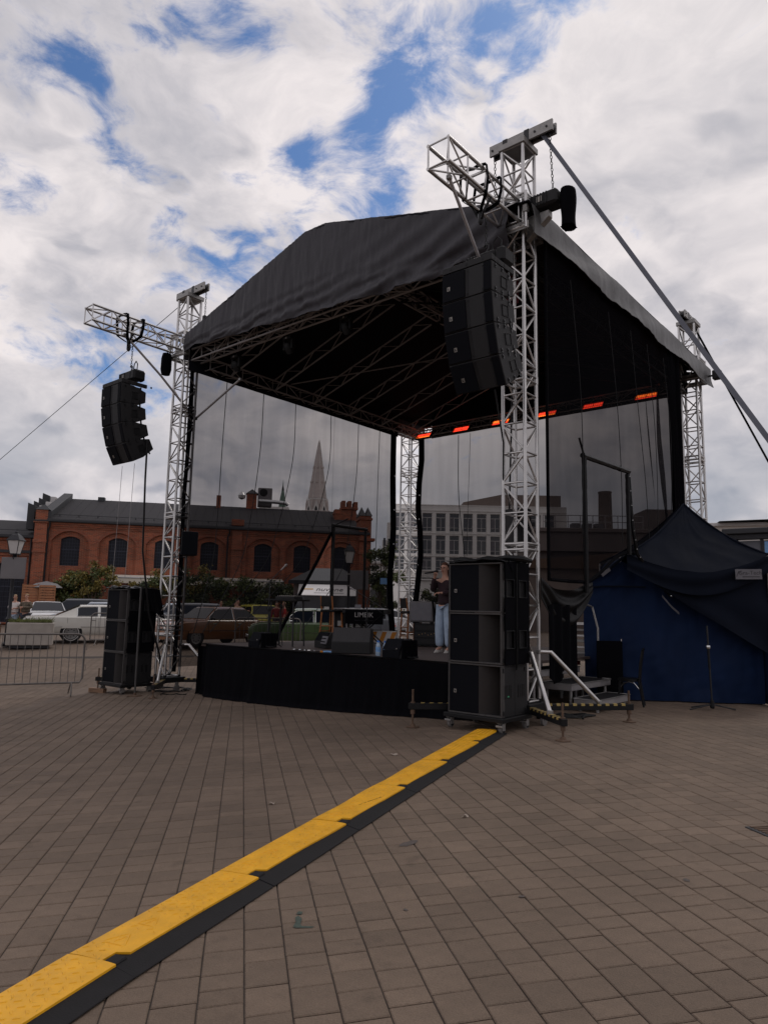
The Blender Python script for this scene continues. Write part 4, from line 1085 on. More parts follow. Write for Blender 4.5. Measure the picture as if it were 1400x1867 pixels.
# ------------------------------------------------------------------ guy straps
def guy(label, a, b, w, mat, wv, n=2):
    a = Vector(a); b = Vector(b)
    t = thing('guy_strap', label, 'strap', tuple(a), 0, 'ratchet straps guying the masts')
    m = MB(); m.strap([Vector((0, 0, 0)).lerp(b - a, i / n) for i in range(n + 1)], Vector(wv) * w, .008); m.build('webbing', MT[mat], t)
    return t
MT['strapg'] = pm('grey_webbing', (.10, .105, .13), .7, 0, .12, 9)
p = W(.45, -.02, 9.30); d = Vector((0.47582045, 0.85115706, 0.22164513))
q = Vector((0, 0, 1.6)) + d * (8.3 / d.y)
q2 = p + (q - p) * 1.5
guy('broad grey strap running from the tall mast head down to the right', p, q2, .045, 'strapg', (.62, .0, .5))
p = W(.15, 9.0, 9.1); guy('black strap running down from the rear right mast head', p, p + Vector((4.2, 1.0, -7.2)) * 1.15, .035, 'cloth', (.7, .0, .4))
p = W(-9.45, 0, 9.2); d = Vector((-0.48004093, 0.85927209, 0.1766697)); q = Vector((0, 0, 1.6)) + d * (20.0 / d.y)
guy('black strap from the left mast head down behind the cantilever arm', p, p + (q - p) * 1.35, .035, 'cloth', (.3, .3, .75), 2)

# ================================================================== STAGE DECK
DZ = .80
def make_stage():
    t = sthing('stage_platform', 'low stage platform hidden behind a long black cloth skirt', 'stage', 0, 0, 0)
    # deck panels
    x0, x1, y0, y1 = -7.8, -.55, -.12, 6.4
    nx, ny = 6, 4
    mbp = None
    for i in range(nx):
        for j in range(ny):
            a = x0 + (x1 - x0) * i / nx; b = x0 + (x1 - x0) * (i + 1) / nx; c = y0 + (y1 - y0) * j / ny; d = y0 + (y1 - y0) * (j + 1) / ny
            MB().box(a + .004, b - .004, c + .004, d - .004, DZ - .05, DZ).build('deck_panel', MT['deck'], t, bevel=.003)
    lg = MB()
    for i in range(nx + 1):
        for j in range(ny + 1):
            x = min(max(x0 + (x1 - x0) * i / nx, x0 + .06), x1 - .06); y = min(max(y0 + (y1 - y0) * j / ny, y0 + .1), y1 - .06)
            lg.tube((x, y, gs(x, y)), (x, y, DZ - .05), .03, 8)
    lg.build('leg', MT['dalu'], t)['kind'] = 'stuff'
    # skirt: front edge slightly bulging, then round the left corner
    def sk(u, v):
        s = u * (7.35 + 3.2)
        if s < 3.2: x, y = x0 - .03, 3.0 - s; nx_, ny_ = -1, 0
        else:
            x = x0 + (s - 3.2); y = y0 - .06; nx_, ny_ = 0, -1
        f = .5 * mnoise.noise(Vector((s * 3.0, 0, 7))) + .35 * mnoise.noise(Vector((s * 8.0, v * .4, 2)))
        bulge = .34 * math.sin(math.pi * min(max((x - x0) / 7.0, 0), 1)) ** .8 if s >= 3.2 else 0
        if 3.2 <= s < 3.8: bulge -= .16 * (1 - sst(3.2, 3.8, s))
        amp = .02 + .07 * v
        o = f * amp + .05 * v + bulge * (.75 + .25 * v)
        if s < 3.2: o *= sst(0, .6, 3.2 - s) * .8 + .2
        zt = DZ + .012 - .02 * abs(math.sin(s * 2.1)) * (1 - v); X_, Y_ = x + nx_ * o, y + ny_ * o
        zb = gs(X_, Y_) + .012
        if v > .97: X_ += nx_ * .03; Y_ += ny_ * .03
        return (X_, Y_, zt + (zb - zt) * v)
    MB().grid(sk, 300, 18).build('skirt', MT['cloth'], t, smooth=True)
    # turned-over top edge of the skirt with cloth fold on the deck
    MB().grid(lambda u, v: (x0 - .03 + 7.3 * u, y0 - .06 - .34 * math.sin(math.pi * min(u * 1.04, 1)) ** .8 * .75 + (.10 + .34 * math.sin(math.pi * min(u * 1.04, 1)) ** .8 * .75) * v, DZ + .014 - .006 * v), 60, 2).build('skirt_top', MT['cloth'], t)
    return t
make_stage()

# ------------------------------------------------------------------ subwoofer stacks
def sub_cabinet(label, x, y, z, w=.88, d=.72, h=.70):
    t = sthing('subwoofer', label, 'subwoofer', x, y, z, 0, 'subwoofers in the two ground stacks')
    e = .022; k = .55
    m = MB()   # open fronted carcass
    m.box(-w / 2, w / 2, .09, d, 0, e); m.box(-w / 2, w / 2, .09, d, h - e, h); m.box(-w / 2, -w / 2 + e, .09, d, e, h - e); m.box(w / 2 - e, w / 2, .09, d, e, h - e); m.box(-w / 2 + e, w / 2 - e, d - e, d, e, h - e)
    m.build('cabinet', MT['cab'], t, bevel=.004)
    f = MB(); f.box(-w / 2, w / 2, 0, .09, 0, e); f.box(-w / 2, w / 2, 0, .09, h - e, h); f.box(-w / 2, -w / 2 + e, 0, .09, e, h - e); f.box(w / 2 - e, w / 2, 0, .09, e, h - e)
    f.build('front_edge', MT['trim'], t, bevel=.004)
    gx = -w / 2 + e + (w - 2 * e) * .575
    MB().box(-w / 2 + e, gx, .012, .035, e + .002, h - e - .002).build('grille', MT['grille'], t, bevel=.005)
    MB().grid(lambda u, v: (gx + .002 + (w / 2 - e - gx - .002) * u, .014 + .40 * (1 - math.cos(u * math.pi / 2 * .98)), e + .001 + (h - 2 * e - .002) * v), 16, 1, (0, .008, 0)).build('port_flare', MT['port'], t, smooth=True)
    b = MB(); b.box(-w / 2 + .095, -w / 2 + .137, .004, .0125, h * .40, h * .40 + .05); bo = b.build('maker_badge', MT['badge'], t)
    bx, bz = -w / 2 + .095, h * .40
    MB().prism([(bx + .010, bz + .010), (bx + .034, bz + .010), (bx + .034, bz + .018), (bx + .028, bz + .034), (bx + .018, bz + .040), (bx + .010, bz + .040)], .002, .0045).build('badge_mark', MT['black'], bo)
    # side with two panels of paired handle slots on each flank
    for s in (-1, 1):
        pn = MB()
        for yc in (.22, .54):
            pn.box(s * w / 2 - .004, s * w / 2 + .006, yc - .15, yc + .14, .03, h - .03) if 0 else None
        for yc in (.17, .53):
            for q in (-.055, .055):
                sl = MB(); sl.box(s * w / 2 - .002, s * w / 2 + .0035, yc + q - .028, yc + q + .028, h * .36, h * .36 + .17)
                so = sl.build('handle_slot', MT['black'], t, bevel=.0015)
                a, c_, lo, hi = yc + q - .032, yc + q + .032, h * .36 - .004, h * .36 + .174; xx = s * (w / 2 + .003)
                MB().path([(xx, a, lo), (xx, c_, lo), (xx, c_, hi), (xx, a, hi), (xx, a, lo)], .004, 5).build('slot_rim', MT['cab'], so)
        gr = MB(); gr.box(s * w / 2 - .001, s * w / 2 + .002, .352, .362, .01, h - .01); gr.build('side_groove', MT['black'], t)
        for zc in (.06, h - .07):
            for yy in (.03, d - .09): MB().box(s * w / 2, s * w / 2 + .012, yy, yy + .04, zc - .03, zc + .03).build('latch', MT['blackm'], t, bevel=.003)
    return t
def dolly(label, x, y, w=.98, d=.82):
    z = gs(x, y + d / 2)
    t = sthing('wheel_board', label, 'dolly', x, y - .05, z, 0, 'wheeled boards under the subwoofer stacks')
    MB().box(-w / 2, w / 2, 0, d, .155, .215).build('board', MT['black'], t, bevel=.008)
    for sx in (-1, 1):
        for yy in (.08, d - .08):
            f = MB(); cx = sx * (w / 2 - .07)
            f.box(cx - .045, cx + .045, yy - .05, yy + .05, .145, .157); f.box(cx - .036, cx - .028, yy - .03, yy + .045, .05, .15); f.box(cx + .028, cx + .036, yy - .03, yy + .045, .05, .15); f.box(cx - .05, cx + .05, yy - .075, yy - .035, .10, .125)
            fo = f.build('castor_fork', MT['galv'], t, bevel=.003)
            MB().lathe([(.012, -.026), (.048, -.026), (.062, -.018), (.062, .018), (.048, .026), (.012, .026)], (cx, yy + .012, .063), 18, 'X').build('castor_wheel', MT['grub'], fo, smooth=True)
            MB().lathe([(.01, -.03), (.04, -.029), (.04, .029), (.01, .03)], (cx, yy + .012, .063), 14, 'X').build('castor_hub', MT['black'], fo)
def cover(label, x, y, z, w=.88, d=.72, h=1.42, flap=1, windows=True):
    """padded cover over the top and flanks of the two upper cabinets"""
    t = sthing('speaker_cover', label, 'cover', x, y, z, 0, 'black covers on the subwoofer stacks')
    def top(u, v):
        X_ = -w / 2 - .02 + (w + .06) * u; Y_ = -.05 + (d + .1) * v
        return (X_, Y_, h + .008 + .028 * abs(mnoise.noise(Vector((X_ * 4, Y_ * 4, x)))) + .012 * math.sin(X_ * 9 + Y_ * 4) + .014)
    MB().grid(top, 40, 26, (0, 0, -.012)).build('cover_top', MT['vinyl'], t, smooth=True)
    for k in range(2):
        m = MB(); r0 = -.05 + k * .1
        m.path([(-w / 2 + .06 + q * (w - .1) / 8, .05 + k * .35 + .02 * math.sin(q * 2 + k), h + .035 + .018 * math.sin(q * 1.3 + k * 2)) for q in range(9)], .035, 7)
        m.build('rolled_edge', MT['vinyl'], t, smooth=True)
    for s in (-1, 1):
        # side panel with openings at the handles
        hs = h / 2; zs = [0.0]
        rows = [(0.0, hs * .36 - .03), (hs * .36 + .20, hs + hs * .36 - .03), (hs + hs * .36 + .20, h + .015)]
        a = s * (w / 2 + .016); b = s * (w / 2 + .034)
        m = MB()
        def pan(y0, y1, z0, z1):
            m.grid(lambda u, v: (a + s * (.010 * mnoise.noise(Vector((y0 + u * 3, z0 + v * 2, x))) + .008), y0 + (y1 - y0) * u, z0 + (z1 - z0) * v), 8, 6, (s * .012, 0, 0))
        for z0, z1 in rows: pan(.05, d + .01, z0, z1)
        for z0, z1 in ((hs * .36 - .03, hs * .36 + .20), (hs + hs * .36 - .03, hs + hs * .36 + .20)):
            for y0, y1 in ((.05, .07), (.275, .42), (.63, d + .01)): pan(y0, y1, z0, z1)
        m.build('cover_side', MT['cloth'], t, smooth=True)
        fr = MB()
        for zc in (hs * .36 - .035, hs + hs * .36 - .035):
            for yc in (.172, .525):
                xx = s * (w / 2 + .042); ya, yb, za, zb = yc - .11, yc + .11, zc, zc + .24
                fr.path([(xx, ya, za), (xx, yb, za), (xx, yb, zb), (xx, ya, zb), (xx, ya, za)], .008, 5)
        fr.build('window_binding', MT['black'], t)
        st = MB(); st.strap([(s * (w / 2 + .05), .35, -.05), (s * (w / 2 + .05), .35, h)], (0, .012, 0), .0); st.box(min(a, b) + s * .012, max(a, b) + s * .012, .335, .365, -.08, h)
        st.build('cover_strap', MT['black'], t)
    if flap == 1:
        m = MB(); m.path([(w / 2 - .35, .30, h + .05), (w / 2 - .1, .34, h + .075), (w / 2 + .12, .40, h + .055), (w / 2 + .20, .5, h + .03)], [.03, .045, .05, .03], 8); m.build('rolled_flap', MT['vinyl'], t, smooth=True)
        m = MB(); m.strap([(w / 2 - .05, .1, h + .03), (w / 2 + .045, .14, h + .0), (w / 2 + .05, .24, h - .13)], (0, .02, 0), .01); m.build('loose_strap', MT['cloth'], t)
    else:
        m = MB(); m.grid(lambda u, v: (w / 2 + .04 + .10 * v + .03 * math.sin(u * 6), d - .28 + .34 * u + .12 * v, h - .0 - (.50 + .18 * u) * v), 12, 10, (.01, 0, 0)); m.build('hanging_flap', MT['cloth'], t, smooth=True)
def stack(x, y, side, flap):
    g0 = gs(x, y + .36) + .215
    dolly(f'wheeled black board carrying the subwoofer stack {side}', x, y)
    nm = ['bottom', 'middle', 'top']
    for k in range(3):
        sub_cabinet(f'{nm[k]} black subwoofer of the stack {side}' if k else f'bottom uncovered subwoofer of the stack {side}', x, y, g0 + .003 + k * .708)
    cover(f'black padded cover over the upper subwoofers {side}', x, y, g0 + .71, flap=flap)
stack(-.19, -1.0, 'before the tall right mast', 1)
stack(-9.83, -1.02, 'before the left mast', 2)
p = MB(); 
t = sthing('status_light', 'small green amplifier light glowing in a handle slot of the right stack', 'light', .252, -.83, gs(-.3, -.6) + .215 + .28)
MB().box(-.006, .006, -.02, .02, -.008, .008).build('led_panel', MT['green'], t)
# pole leaning on the left stack, standing on a round plate
t = sthing('pole_stand', 'grey steel pole on a round foot plate beside the left subwoofer stack', 'pole', -8.86, -1.0)
MB().lathe([(.16, 0), (.16, .015), (.03, .025), (.03, .07)], (0, 0, .002), 20).build('foot_plate', MT['rust'], t, smooth=True)
MB().tube((0, 0, .05), (-.20, .10, 2.35), .021, 10).build('pole', MT['trim'], t, smooth=True)

# ------------------------------------------------------------------ small loudspeakers on the masts
def mast_speaker(label, x, y, z, rot, side):
    t = sthing('delay_speaker', label, 'loudspeaker', x, y, z, rot, 'small loudspeakers clamped to the front masts')
    MB().prism([(-.19, -.18), (.19, -.18), (.13, .18), (-.13, .18)], -.28, .28, 'Z').build('cabinet', MT['cab'], t, bevel=.02)
    MB().box(-.175, .175, -.188, -.178, -.265, .265).build('grille', MT['grille'], t, bevel=.004)
    MB().box(side * .17 - .012, side * .17 + .012, -.05, .05, -.04, .12).build('handle', MT['black'], t)
    MB().box(-.03, .03, .17, .40, -.03, .03).build('bracket', MT['blackm'], t)
    MB().box(side * .185 - .004, side * .185 + .004, -.015, .015, .02, .09).build('data_plate', MT['badge'], t)
mast_speaker('black box speaker clamped to the left mast above the parked brown car', -8.72, .05, 3.05, R(60), 1)
mast_speaker('black box speaker clamped behind the tall right mast', -.27, .42, 2.98, R(-115), -1)

# ------------------------------------------------------------------ things on the deck
MT['wface'] = pm('worn_grey_grille', (.040, .038, .040), .7, 0, .1, 6, .1, 200, spec=.25)
def wedge(label, x, y, rot, w, d, h, mat='grille', cov=False):
    t = sthing('stage_monitor', label, 'stage monitor', x, y, DZ + .004, rot, 'wedge monitors along the stage front')
    MB().prism([(-d / 2, 0), (d / 2, 0), (d / 2, h * .45), (d * .18, h), (-d * .22, h)], -w / 2, w / 2, 'X').build('cabinet', MT['cab'], t, bevel=.012)
    # sloping grille on the performer side (+y)
    a = Vector((0, d / 2 - .012, h * .45)); b = Vector((0, d * .18 + .012, h)); n = Vector((0, (b - a).z, -(b - a).y)).normalized()
    if n.y < 0: n = -n
    m = MB(); q = [a + n * .002, b + n * .002]
    m.add([(-w / 2 + .02, q[0].y, q[0].z), (w / 2 - .02, q[0].y, q[0].z), (w / 2 - .02, q[1].y, q[1].z), (-w / 2 + .02, q[1].y, q[1].z)] + [(-w / 2 + .02, q[0].y + n.y * .012, q[0].z + n.z * .012), (w / 2 - .02, q[0].y + n.y * .012, q[0].z + n.z * .012), (w / 2 - .02, q[1].y + n.y * .012, q[1].z + n.z * .012), (-w / 2 + .02, q[1].y + n.y * .012, q[1].z + n.z * .012)],
          [(4, 5, 6, 7), (0, 1, 5, 4), (1, 2, 6, 5), (2, 3, 7, 6), (3, 0, 4, 7)])
    m.build('grille', MT[mat], t)
    MB().box(-w / 2 - .004, -w / 2 + .002, -.05, .07, h * .4, h * .52).build('handle', MT['black'], t)
    MB().box(w / 2 - .002, w / 2 + .004, -.05, .07, h * .4, h * .52).build('handle', MT['black'], t)
    MB().box(w / 2 - .09, w / 2 - .07, -d / 2 - .003, -d / 2 + .002, h * .5, h * .56).build('maker_badge', MT['badge'], t)
    if cov:
        MB().box(-w / 2 + .015, w / 2 - .015, -d / 2 - .006, -d / 2 + .004, .015, h * .44).build('front_cover', MT['grille'], t, bevel=.003)
        MB().add([(-w / 2 + .015, -d / 2 - .004, h * .45), (w / 2 - .015, -d / 2 - .004, h * .45), (w / 2 - .015, -d * .23, h + .006), (-w / 2 + .015, -d * .23, h + .006)], [(0, 1, 2, 3)]).build('front_cover', MT['grille'], t)
        MB().grid(lambda u, v: (w / 2 + .004 + .012 * math.sin(u * 22) + .02 * v, -d * .45 + d * .92 * u, h * .96 - (h * .95) * v), 30, 6, (.008, 0, 0)).build('cloth_flap', MT['cloth'], t, smooth=True)
        MB().path([(w / 2 + .05, -.1, .03), (w / 2 + .12, .0, .02), (w / 2 + .10, .12, .03), (w / 2 + .02, .05, .02)], .014, 6).build('cable', MT['black'], t, smooth=True)
    return t
wedge('black covered wedge monitor at the left end of the stage front', -6.02, .10, 0, .36, .45, .30, 'grille', True)
wedge('small tilted wedge monitor with a control panel, second from the left', -5.15, 1.15, R(160), .52, .42, .32)
wb = wedge('largest wedge monitor, its pale grey sloping face towards the square', -3.72, .34, R(-146), .72, .56, .46, 'wface')
wedge('black covered wedge monitor near the singer, at the right of the stage front', -2.32, -.02, 0, .40, .46, .32, 'grille', True)
t = sthing('control_panel', 'small grey patch panel with knobs on the tilted wedge', 'panel', -5.02, .86, DZ + .10, R(160) + math.pi)
MB(Matrix.Rotation(R(-18), 4, 'X')).box(-.12, .12, -.012, .012, 0, .16).build('panel_plate', MT['label'], t)
kn = MB(Matrix.Rotation(R(-18), 4, 'X'))
for i in range(4):
    for j in range(2): kn.tube((-.08 + i * .05, -.012, .04 + j * .07), (-.08 + i * .05, -.03, .04 + j * .07), .012, 8)
kn.build('knob', MT['black'], t)
def bottle(label, x, y, rot):
    t = sthing('water_bottle', label, 'bottle', x, y, DZ + .002, rot, 'water bottles on the stage edge')
    MB().lathe([(.030, 0), (.034, .01), (.034, .07), (.032, .08), (.034, .09), (.034, .16), (.026, .20), (.013, .225), (.013, .235)], (0, 0, 0), 14).build('bottle_body', MT['bottle'], t, smooth=True)
    MB().lathe([(.0345, .07), (.0349, .075), (.0349, .15), (.0345, .155)], (0, 0, 0), 14).build('paper_label', MT['bluewrap'], t, smooth=True)
    MB().lathe([(.015, .235), (.016, .24), (.016, .262), (.012, .266)], (0, 0, 0), 12).build('cap', MT['capblue'], t)
bottle('left one of the blue capped water bottles beside the big wedge', -2.98, .18, 0)
bottle('front one of the blue capped water bottles beside the big wedge', -2.90, .12, .5)
bottle('right one of the blue capped water bottles beside the big wedge', -2.83, .20, 1)
# setlist and odds and ends on the deck
t = sthing('cable_bundle', 'blue and orange taped cable bundle lying in front of the big wedge', 'cable bundle', -3.95, -.10, DZ + .004, .6)
MB().path([(-.10, 0, .02), (0, .02, .025), (.1, -.01, .02)], .018, 7).build('blue_wrap', MT['bluewrap'], t, smooth=True)
MB().tube((-.13, -.02, .02), (-.09, 0, .02), .02, 7).build('orange_end', MT['orange'], t)
t = sthing('cable_connectors', 'silver cable connectors scattered on the stage edge', 'connectors', -4.6, -.02, DZ + .004)
for i in range(6):
    MB().tube((-.35 + i * .13, .03 * (i % 3), .015), (-.30 + i * .13, .03 * (i % 2), .018), .013, 7).build('plug', MT['chrome'], t)
MB().path([(-.4, .05, .01), (-.1, .1, .012), (.2, .0, .01), (.5, .1, .01)], .008, 5).build('cable', MT['black'], t)

def bar_stool(label, x, y, rot, z=DZ + .003):
    t = sthing('bar_stool', label, 'stool', x, y, z, rot, 'wooden bar stools with dark padded seats')
    for sx, sy in ((-1, -1), (1, -1), (1, 1), (-1, 1)):
        m = MB(); m.tube((sx * .20, sy * .19, 0), (sx * .165, sy * .16, .74), .021, 8, .021)
        if sy > 0: m.tube((sx * .165, sy * .16, .74), (sx * .165, sy * .215, 1.10), .021, 8, .016)
        m.build('leg', MT['wood'], t, smooth=True)
    r = MB()
    for z_ in (.22, .42): 
        r.tube((-.185, -.18, z_), (.185, -.18, z_), .014, 7); r.tube((-.185, .18, z_), (.185, .18, z_), .014, 7)
    for z_ in (.30,): r.tube((-.187, -.18, z_), (-.187, .18, z_), .014, 7); r.tube((.187, -.18, z_), (.187, .18, z_), .014, 7)
    r.build('footrest', MT['wood'], t, smooth=True)
    MB().box(-.20, .20, -.20, .20, .735, .80).build('seat', MT['vinyl'], t, bevel=.02)
    MB().box(-.16, .16, .18, .215, .86, 1.10).build('backrest', MT['vinyl'], t, bevel=.012)
bar_stool('wooden bar stool with padded back standing in front of the grey amplifier', -5.00, 3.75, R(155))
bar_stool('wooden bar stool half hidden behind the tilted wedge and the high table', -6.25, 2.35, R(185))
# high table with mixer
t = sthing('mixer_table', 'high black table with a small mixer and tangled leads', 'table', -6.25, .95, DZ + .003, R(10))
MB().box(-.42, .42, -.26, .26, .96, 1.0).build('table_top', MT['black'], t, bevel=.006)
for sx, sy in ((-1, -1), (1, -1), (1, 1), (-1, 1)): MB().tube((sx * .34, sy * .2, 0), (sx * .30, sy * .17, .96), .018, 8).build('leg', MT['blackm'], t)
MB().box(-.22, .30, -.15, .15, 1.001, 1.06).build('mixer', MT['cab'], t, bevel=.008)
k = MB()
for i in range(9):
    for j in range(4): k.tube((-.18 + i * .055, -.10 + j * .06, 1.06), (-.18 + i * .055, -.10 + j * .06, 1.08), .009, 6)
k.build('knob', MT['badge'], t)
MB().path([(-.3, -.2, 1.0), (-.34, -.28, .8), (-.2, -.3, .5), (-.3, -.25, .1)], .01, 5).build('cable', MT['black'], t)
MB().path([(.1, -.2, 1.0), (.12, -.3, .7), (.05, -.26, .3), (.15, -.3, .02)], .01, 5).build('cable', MT['black'], t)
# flight cases
def flight_case(label, x, y, rot, w, d, h):
    t = sthing('flight_case', label, 'flight case', x, y, DZ + .003, rot)
    MB().box(-w / 2 + .01, w / 2 - .01, -d / 2 + .01, d / 2 - .01, .01, h - .01).build('case_panel', MT['black'], t)
    m = MB()
    for sx in (-1, 1):
        for sy in (-1, 1): m.cbox(sx * (w / 2 - .015), sy * (d / 2 - .015), h / 2, .032, .032, h)
        for z_ in (.016, h - .016): m.cbox(sx * (w / 2 - .016), 0, z_, .030, d - .06, .030); m.cbox(0, sx * (d / 2 - .016), z_, w - .06, .030, .030)
    m.build('alu_edge', MT['dalu'], t, bevel=.004)
    MB().box(-.06, .06, -d / 2 - .003, -d / 2 + .012, h * .5, h * .5 + .12).build('latch', MT['galv'], t)
flight_case('tall black flight case with aluminium edges beside the framed doorway', -6.28, 2.72, R(35), .34, .45, .84)
flight_case('narrow flight case with a sticker, right of the taller case', -5.92, 2.95, R(35), .30, .42, .80)
MB_ = sthing('paper_note', 'small pale paper note on top of the narrow flight case', 'note', -5.92, 2.88, DZ + .808, R(20))
MB().add([(-.08, -.02, 0), (.08, -.02, 0), (.08, .03, .12), (-.08, .03, .12)], [(0, 1, 2, 3)]).build('paper', MT['label'], MB_)
# keyboard on an X stand with a lettered front cloth
def text(body, size, parent, name, mat, loc, rot=(math.pi / 2, 0, 0), shear=0.0, align='CENTER', ext=.002):
    c = bpy.data.curves.new(name, 'FONT'); c.body = body; c.size = size; c.align_x = align; c.align_y = 'CENTER'; c.shear = shear; c.extrude = ext; c.resolution_u = 3
    o = bpy.data.objects.new(name, c); COL.objects.link(o); o.data.materials.append(mat); o.parent = parent; o.location = loc; o.rotation_euler = rot
    dg = bpy.context.evaluated_depsgraph_get(); me = bpy.data.meshes.new_from_object(o.evaluated_get(dg)); n = bpy.data.objects.new(name, me); COL.objects.link(n)
    n.parent = parent; n.location = loc; n.rotation_euler = rot; bpy.data.objects.remove(o); 
    if not me.materials: me.materials.append(mat)
    return n
t = sthing('keyboard_stand', 'keyboard on a crossed stand, its black front cloth lettered LIMBIK', 'keyboard', -5.55, 2.78, DZ + .003, R(22))
MB().box(-.55, .55, -.15, .15, .72, .82).build('keyboard', MT['cab'], t, bevel=.008)
MB().box(-.50, .50, -.14, -.02, .820, .832).build('keys', MT['whitep'], t)
MB().grid(lambda u, v: (-.46 + .92 * u, -.165 - .01 * math.sin(u * 13), .80 - .32 * v), 24, 4, (0, .006, 0)).build('front_cloth', MT['cloth'], t, smooth=True)
text('LIMBIK', .155, t, 'lettering', MT['textw'], (0, -.185, .685))
text('. . . . . . . . . . . . . . .', .06, t, 'lettering', MT['label'], (0, -.186, .58))
m = MB(); 
for sy in (-.12, .12): m.tube((-.40, sy, .02), (.40, sy, .70), .016, 7); m.tube((.40, sy, .02), (-.40, sy, .70), .016, 7)
m.build('crossed_leg', MT['black'], t)
# hazard striped case behind the stand
t = sthing('hazard_case', 'low case with orange and white hazard stripes behind the keyboard stand', 'case', -5.60, 3.25, DZ + .003, R(22))
MB().box(-.50, .45, 0, .12, .05, .32).build('case_panel', MT['whitep'], t, bevel=.004)
for i in range(4): MB().add([(-.45 + i * .24, -.002, .07), (-.34 + i * .24, -.002, .07), (-.25 + i * .24, -.002, .30), (-.36 + i * .24, -.002, .30)], [(0, 1, 2, 3)]).build('hazard_stripe', MT['orange'], t)
# amplifier on a rack
t = sthing('rack_case', 'low black rack case with small lights under the grey amplifier', 'rack', -4.42, 3.85, DZ + .003, R(28))
MB().box(-.42, .42, -.25, .25, .02, .52).build('case_panel', MT['black'], t, bevel=.01)
for i in range(3): MB().box(-.38, .38, -.262, -.249, .06 + i * .15, .18 + i * .15).build('rack_unit', MT['cab'], t, bevel=.003)
m = MB()
for i in range(9): m.box(-.3 + i * .07, -.285 + i * .07, -.266, -.26, .26 + .02 * (i % 3), .272 + .02 * (i % 3))
m.build('indicator_light', MT['gold'], t)
t = sthing('guitar_amplifier', 'square grey guitar amplifier with a black cover slung over its right side', 'amplifier', -4.62, 3.72, DZ + .53, R(28))
MB().box(-.30, .26, -.16, .16, .02, .50).build('cabinet', MT['signback'], t, bevel=.03)
MB().box(-.26, .22, -.168, -.158, .06, .46).build('grille', MT['label'], t, bevel=.01)
MB().grid(lambda u, v: (.22 + .10 * v + .02 * math.sin(u * 9), -.20 + .42 * u, .53 - .66 * v), 14, 8, (.015, 0, 0)).build('cover_cloth', MT['cloth'], t, smooth=True)
for sx in (-1, 1): MB().box(sx * .2 - .03, sx * .2 + .03, -.1, .1, -.008, .02).build('foot', MT['rub'], t)
# microphone stands
def mic_stand(label, x, y, z, h, boom, rot, micpos=1.0):
    t = sthing('microphone_stand', label, 'microphone stand', x, y, z, rot, 'black microphone stands')
    m = MB(); m.tube((0, 0, .05), (0, 0, h), .012, 8); m.tube((0, 0, .05), (0, 0, h * .55), .017, 8); m.build('pole', MT['blackm'], t, smooth=True)
    for k in range(3):
        a = 2.1 * k + .4; MB().tube((0, 0, .16), (.33 * math.cos(a), .33 * math.sin(a), .012), .010, 7).build('leg', MT['blackm'], t)
    MB().lathe([(.03, -.04), (.035, 0), (.03, .04)], (0, 0, h * .55), 10).build('clutch', MT['black'], t)
    MB().lathe([(.025, -.03), (.028, 0), (.025, .03)], (0, 0, .17), 10).build('leg_hub', MT['black'], t)
    if boom:
        a, b = boom; MB().tube(a, b, .009, 7).build('boom', MT['blackm'], t)
        d = (Vector(b) - Vector(a)).normalized(); b = Vector(b)
        m = MB(); m.tube(b, b + d * .14, .014, 9, .018); m.tube(b + d * .14, b + d * .19, .026, 10, .022); m.build('microphone', MT['dalu'], t, smooth=True)
        MB().path([b, b + Vector((0, 0, -.1)), Vector(a) + Vector((0, 0, -.12)), Vector((0.02, 0, h * .4)), Vector((.02, .02, .05))], .005, 5).build('cable', MT['black'], t)
    return t
mic_stand('microphone boom stand slanting up over the mixer table', -6.15, .35, DZ + .003, 1.40, ((-.45, .0, 1.05), (.28, .05, 1.60)), R(0))
mic_stand('low microphone boom stand leaning right beside the keyboard', -5.25, 2.45, DZ + .003, 1.05, ((.4, 0, .85), (-.28, .0, 1.22)), R(15))
# drum hardware glints behind the stool, a small group of cables
t = sthing('guitar_stand', 'folded chrome guitar stand and tuner behind the wooden stool', 'guitar stand', -4.75, 4.3, DZ + .003, R(20))
for (a, b) in (((-.2, 0, 0), (.05, 0, .55)), ((.2, 0, 0), (-.05, 0, .55)), ((0, .2, 0), (0, 0, .55)), ((-.12, -.1, .22), (.12, -.1, .22)), ((-.1, 0, .5), (.1, -.05, .5))): MB().tube(a, b, .013, 7).build('tube', MT['chrome'], t)

# ------------------------------------------------------------------ framed passages in the gauze walls
def frame(label, x, y0, y1, zt, zb0, zb1):
    t = sthing('doorway_frame', label, 'frame', x, y0, zb0, 0, 'black taped doorway frames in the gauze walls')
    def bar(name, a, b, r=.05):
        m = MB(Matrix.Translation((-x, -y0, -zb0))); a = Vector(a); b = Vector(b); n = 26; pts = [a.lerp(b, i / n) for i in range(n + 1)]
        m.path(pts, [r * (1 + .12 * mnoise.noise(Vector((i * .9, x, 1)))) for i in range(n + 1)], 7); o = m.build(name, MT['vinyl'], t, smooth=True)
        return o
    bar('post', (x, y0, zb0), (x, y0, zt), .042); bar('post', (x, y1, zb1), (x, y1, zt), .042); bar('crossbar', (x, y0 - .06, zt), (x, y1 + .06, zt + (.06 if x > 0 else .02)))
    for (p, q) in (((x, y0, zt), (x + .02, y0 - .22 if x > -1 else y0 + .55, zt + .26)), ((x, y1, zt), (x - .03, y1 + .18, zt - .02))): bar('loose_end', p, q, .018)
    return t
frame('black taped doorway frame in the left gauze wall, tall and narrow', -8.86, 5.02, 6.40, 4.02, gs(-8.9, 5), gs(-8.9, 6.4))
frame('black taped doorway frame in the right gauze wall above the stairs', .40, 1.46, 3.38, 4.25, 1.95, 2.72)
